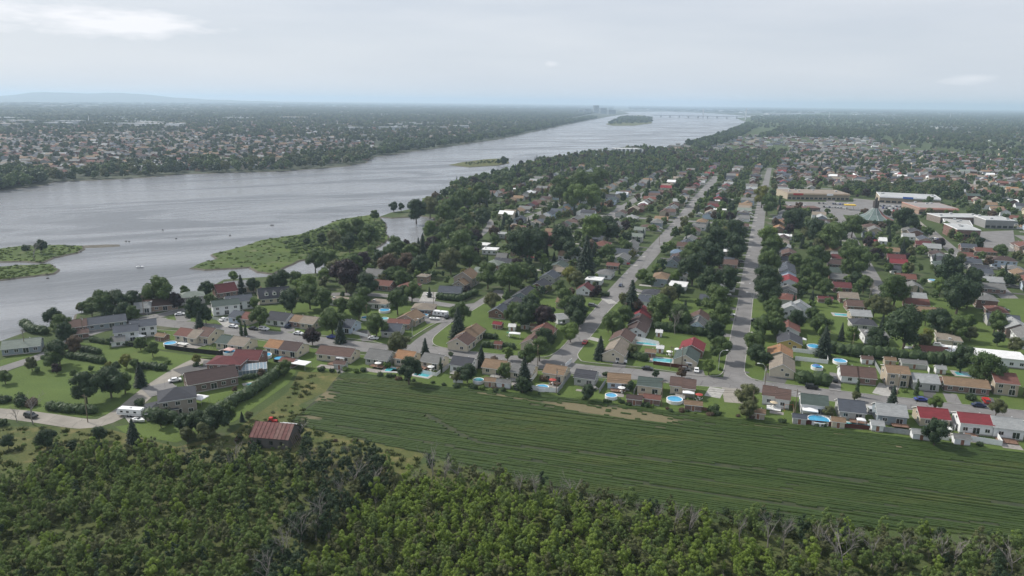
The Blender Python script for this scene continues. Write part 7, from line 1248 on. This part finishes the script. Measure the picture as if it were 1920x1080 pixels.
def zone(x, y):
    s, t = to_st(x, y)
    a = 'west of the short street' if s < -135 else 'between the short and middle streets' if s < -66 else 'between the middle street and the avenue' if s < 0 else 'just east of the avenue' if s < 90 else 'in the eastern blocks'
    return a+(', near end' if t < 230 else ', mid-block' if t < 420 else ', beyond the cross street')
for i in order:
    k = kinds[i]; x, y = P[i]
    if quota[qk[k]] > 0 and -20 < pp[i][0] < 1940: quota[qk[k]] -= 1; plant(k, x, y, scs[i], KD[k]+' '+zone(x, y), group='trees among the town houses', parts=depth(x, y) < 420, count=False)
    else: REST.append((x, y, k, scs[i]))
def lowcrown(seed, n=260, size=.75):
    r = random.Random(seed); return leafmesh('far_crown', broad_lobes(r, 4.2, 10, 9), n, size, seed, core=.86)
lc = [lowcrown(200+i) for i in range(5)]; lcm = {k: [recol(c, LEAF[k]) for c in lc] for k in 'bdlopr'}; lcf = [recol(c, LEAF['f']) for c in lc]; lspr = [TM['s'][0][0], TM['s'][1][0]]
MS = []; base_ = {}
for k in 'bdlopr': base_[k] = (len(MS), 5); MS += lcm[k]
base_['y'] = base_['l']; base_['s'] = (len(MS), 2); MS += lspr; base_['c'] = base_['s']
base_['f'] = (len(MS), 5); MS += lcf
def pts_to(name, L, label):
    P_ = [(x, y, 0) for x, y, k, s in L]; I_ = [base_[k][0]+rb.randrange(base_[k][1]) for x, y, k, s in L]; S_ = [(s, s, min(s, 1.5+.04*s)*rb.uniform(.75, 1.15)) for x, y, k, s in L]; scatter(name, P_, S_, np.array([rb.uniform(0, 6.28) for _ in L]), I_, MS, label, 'trees')
pts_to('town_trees', REST, 'mass of trees over the farther town blocks')
# far bank and beyond: crowns, then clumps
def band(poly, n, seed, lp_, s0, s1, kinds_='bdfo', mind=None):
    r = random.Random(seed); C_ = cand_px(poly, n, seed); C_ = C_[(np.abs(C_[:, 0]) < 34500) & (C_[:, 1] < 34500)]; return [(x, y, r.choice(kinds_), r.uniform(s0, s1)) for (x, y) in C_[inpoly(C_, lp_)]]
L = band([(-200, 400), (-200, 330), (60, 320), (100, 335), (200, 318), (340, 305), (520, 302), (690, 280), (700, 305), (640, 315), (440, 326), (340, 330), (200, 340), (100, 350)], 640, 1, landfar, .8, 1.7, 'bdbfo')
L += band([(-200, 392), (-200, 345), (0, 322), (84, 325), (84, 348), (0, 362)], 260, 2, landfar, 1.1, 1.9, 'bd')
L += band([(690, 300), (725, 272), (745, 270), (742, 291)], 60, 12, landfar, 1.2, 2.0, 'bd')
L += band([(700, 290), (745, 268), (850, 262), (930, 250), (1000, 238), (1060, 228), (1105, 220), (1120, 222), (1080, 234), (1000, 250), (930, 265), (850, 275), (745, 290)], 1500, 3, landfar, 1.2, 2.2, 'bdf')
L += band([(-200, 375), (-200, 255), (250, 240), (700, 262), (690, 300), (500, 318), (300, 322), (100, 335)], 2100, 4, landfar, .5, 1.3, 'bdfod')
pts_to('far_bank_trees', L, 'trees along and behind the far river bank')
L = band([(-250, 262), (-250, 222), (500, 216), (1090, 217), (1000, 240), (860, 258), (700, 268), (300, 250)], 7500, 5, landfar, 1.0, 2.2, 'fbdo')
L += band([(-250, 224), (-250, 206), (600, 202), (1150, 206), (1090, 218), (500, 218)], 9000, 6, landfar, 3, 7, 'ff')
L += band([(-250, 207), (-250, 194), (600, 191.5), (1150, 196), (1150, 206), (600, 202)], 7000, 9, landfar, 7, 16, 'ff')
pts_to('far_bank_woods', L, 'bluish woods spreading to the horizon beyond the river')
L = band([(1400, 240), (1410, 218), (1880, 214), (2100, 216), (2100, 300), (1880, 298), (1640, 255)], 9500, 7, shoreP, 1.0, 2.4, 'fbdo')
L += band([(1180, 207), (1400, 212), (1880, 218), (2150, 222), (2150, 210.5), (1880, 207), (1400, 201.5), (1180, 199)], 7000, 8, [(-FAR, -600), (FAR, -600), (FAR, FAR), (-FAR, FAR)], 5, 14, 'ff')
LA = np.array([(l[0], l[1]) for l in L]); LM = inpoly(LA, shoreP) | (LA[:, 1] > 9500); L = [l for l, q in zip(L, LM) if q]
L += band([(1280, 275), (1330, 262), (1385, 241), (1400, 232), (1420, 240), (1380, 262), (1320, 285)], 500, 10, shoreP, 1.2, 2.0, 'bdf')
L += band([(1630, 236), (1900, 240), (1900, 288), (1640, 276)], 900, 23, shoreP, .7, 1.9, 'bdfo')
L += band([(1590, 350), (1800, 352), (1800, 376), (1600, 366)], 130, 24, shoreP, .7, 1.3, 'bdo')
L += band([(1400, 262), (1480, 240), (1660, 250), (1650, 264), (1480, 258)], 500, 13, shoreP, 1.2, 1.9, 'bdf')
pts_to('north_woods', L, 'woods and hedgerows of the plain north of the town')
L = band([(1165, 219), (1222, 221), (1222, 231), (1140, 233.5)], 300, 11, [tuple(p) for p in ISW[4]], .8, 3.0, 'bdf'); L += band([(870, 306), (950, 300), (952, 304), (880, 310)], 120, 14, [tuple(p) for p in ISW[3]], .12, .4, 'bo')
pts_to('island_trees', L, 'trees covering the island before the bridge')
# ------------------------------------------------------------------ air
hz = MB().box(-38000, 38000, -3000, 38000, -2.2, 215).mesh('haze'); hm = bpy.data.materials.new('haze_air'); hm.use_nodes = True; t = hm.node_tree; t.nodes.clear()
ho = t.nodes.new('ShaderNodeOutputMaterial'); pv = t.nodes.new('ShaderNodeVolumePrincipled'); pv.inputs['Color'].default_value = (.66, .83, 1.0, 1); pv.inputs['Density'].default_value = 9.0e-5; pv.inputs['Anisotropy'].default_value = 0.2
t.links.new(pv.outputs[0], ho.inputs['Volume']); hm.cycles.homogeneous_volume = True if hasattr(hm.cycles, 'homogeneous_volume') else None
ha = link('haze', hz, hm); tag(ha, kind='stuff'); ha['label'] = 'pale blue summer haze over river and plain'

GN_ = {'house': 'suburban houses', 'tree': 'single trees told apart in gardens and streets', 'car': 'cars along the streets', 'hedge': 'garden hedges', 'shrub': 'garden shrubs', 'tower': 'far apartment towers', 'mast': 'slim masts', 'school': 'school buildings', 'shop': 'shop buildings', 'caravan': 'caravans', 'boat': 'boats', 'swing set': 'swing sets'}
for o in COL.objects:
    if o.parent is None and 'category' in o and 'group' not in o and o['category'] in GN_: o['group'] = GN_[o['category']]
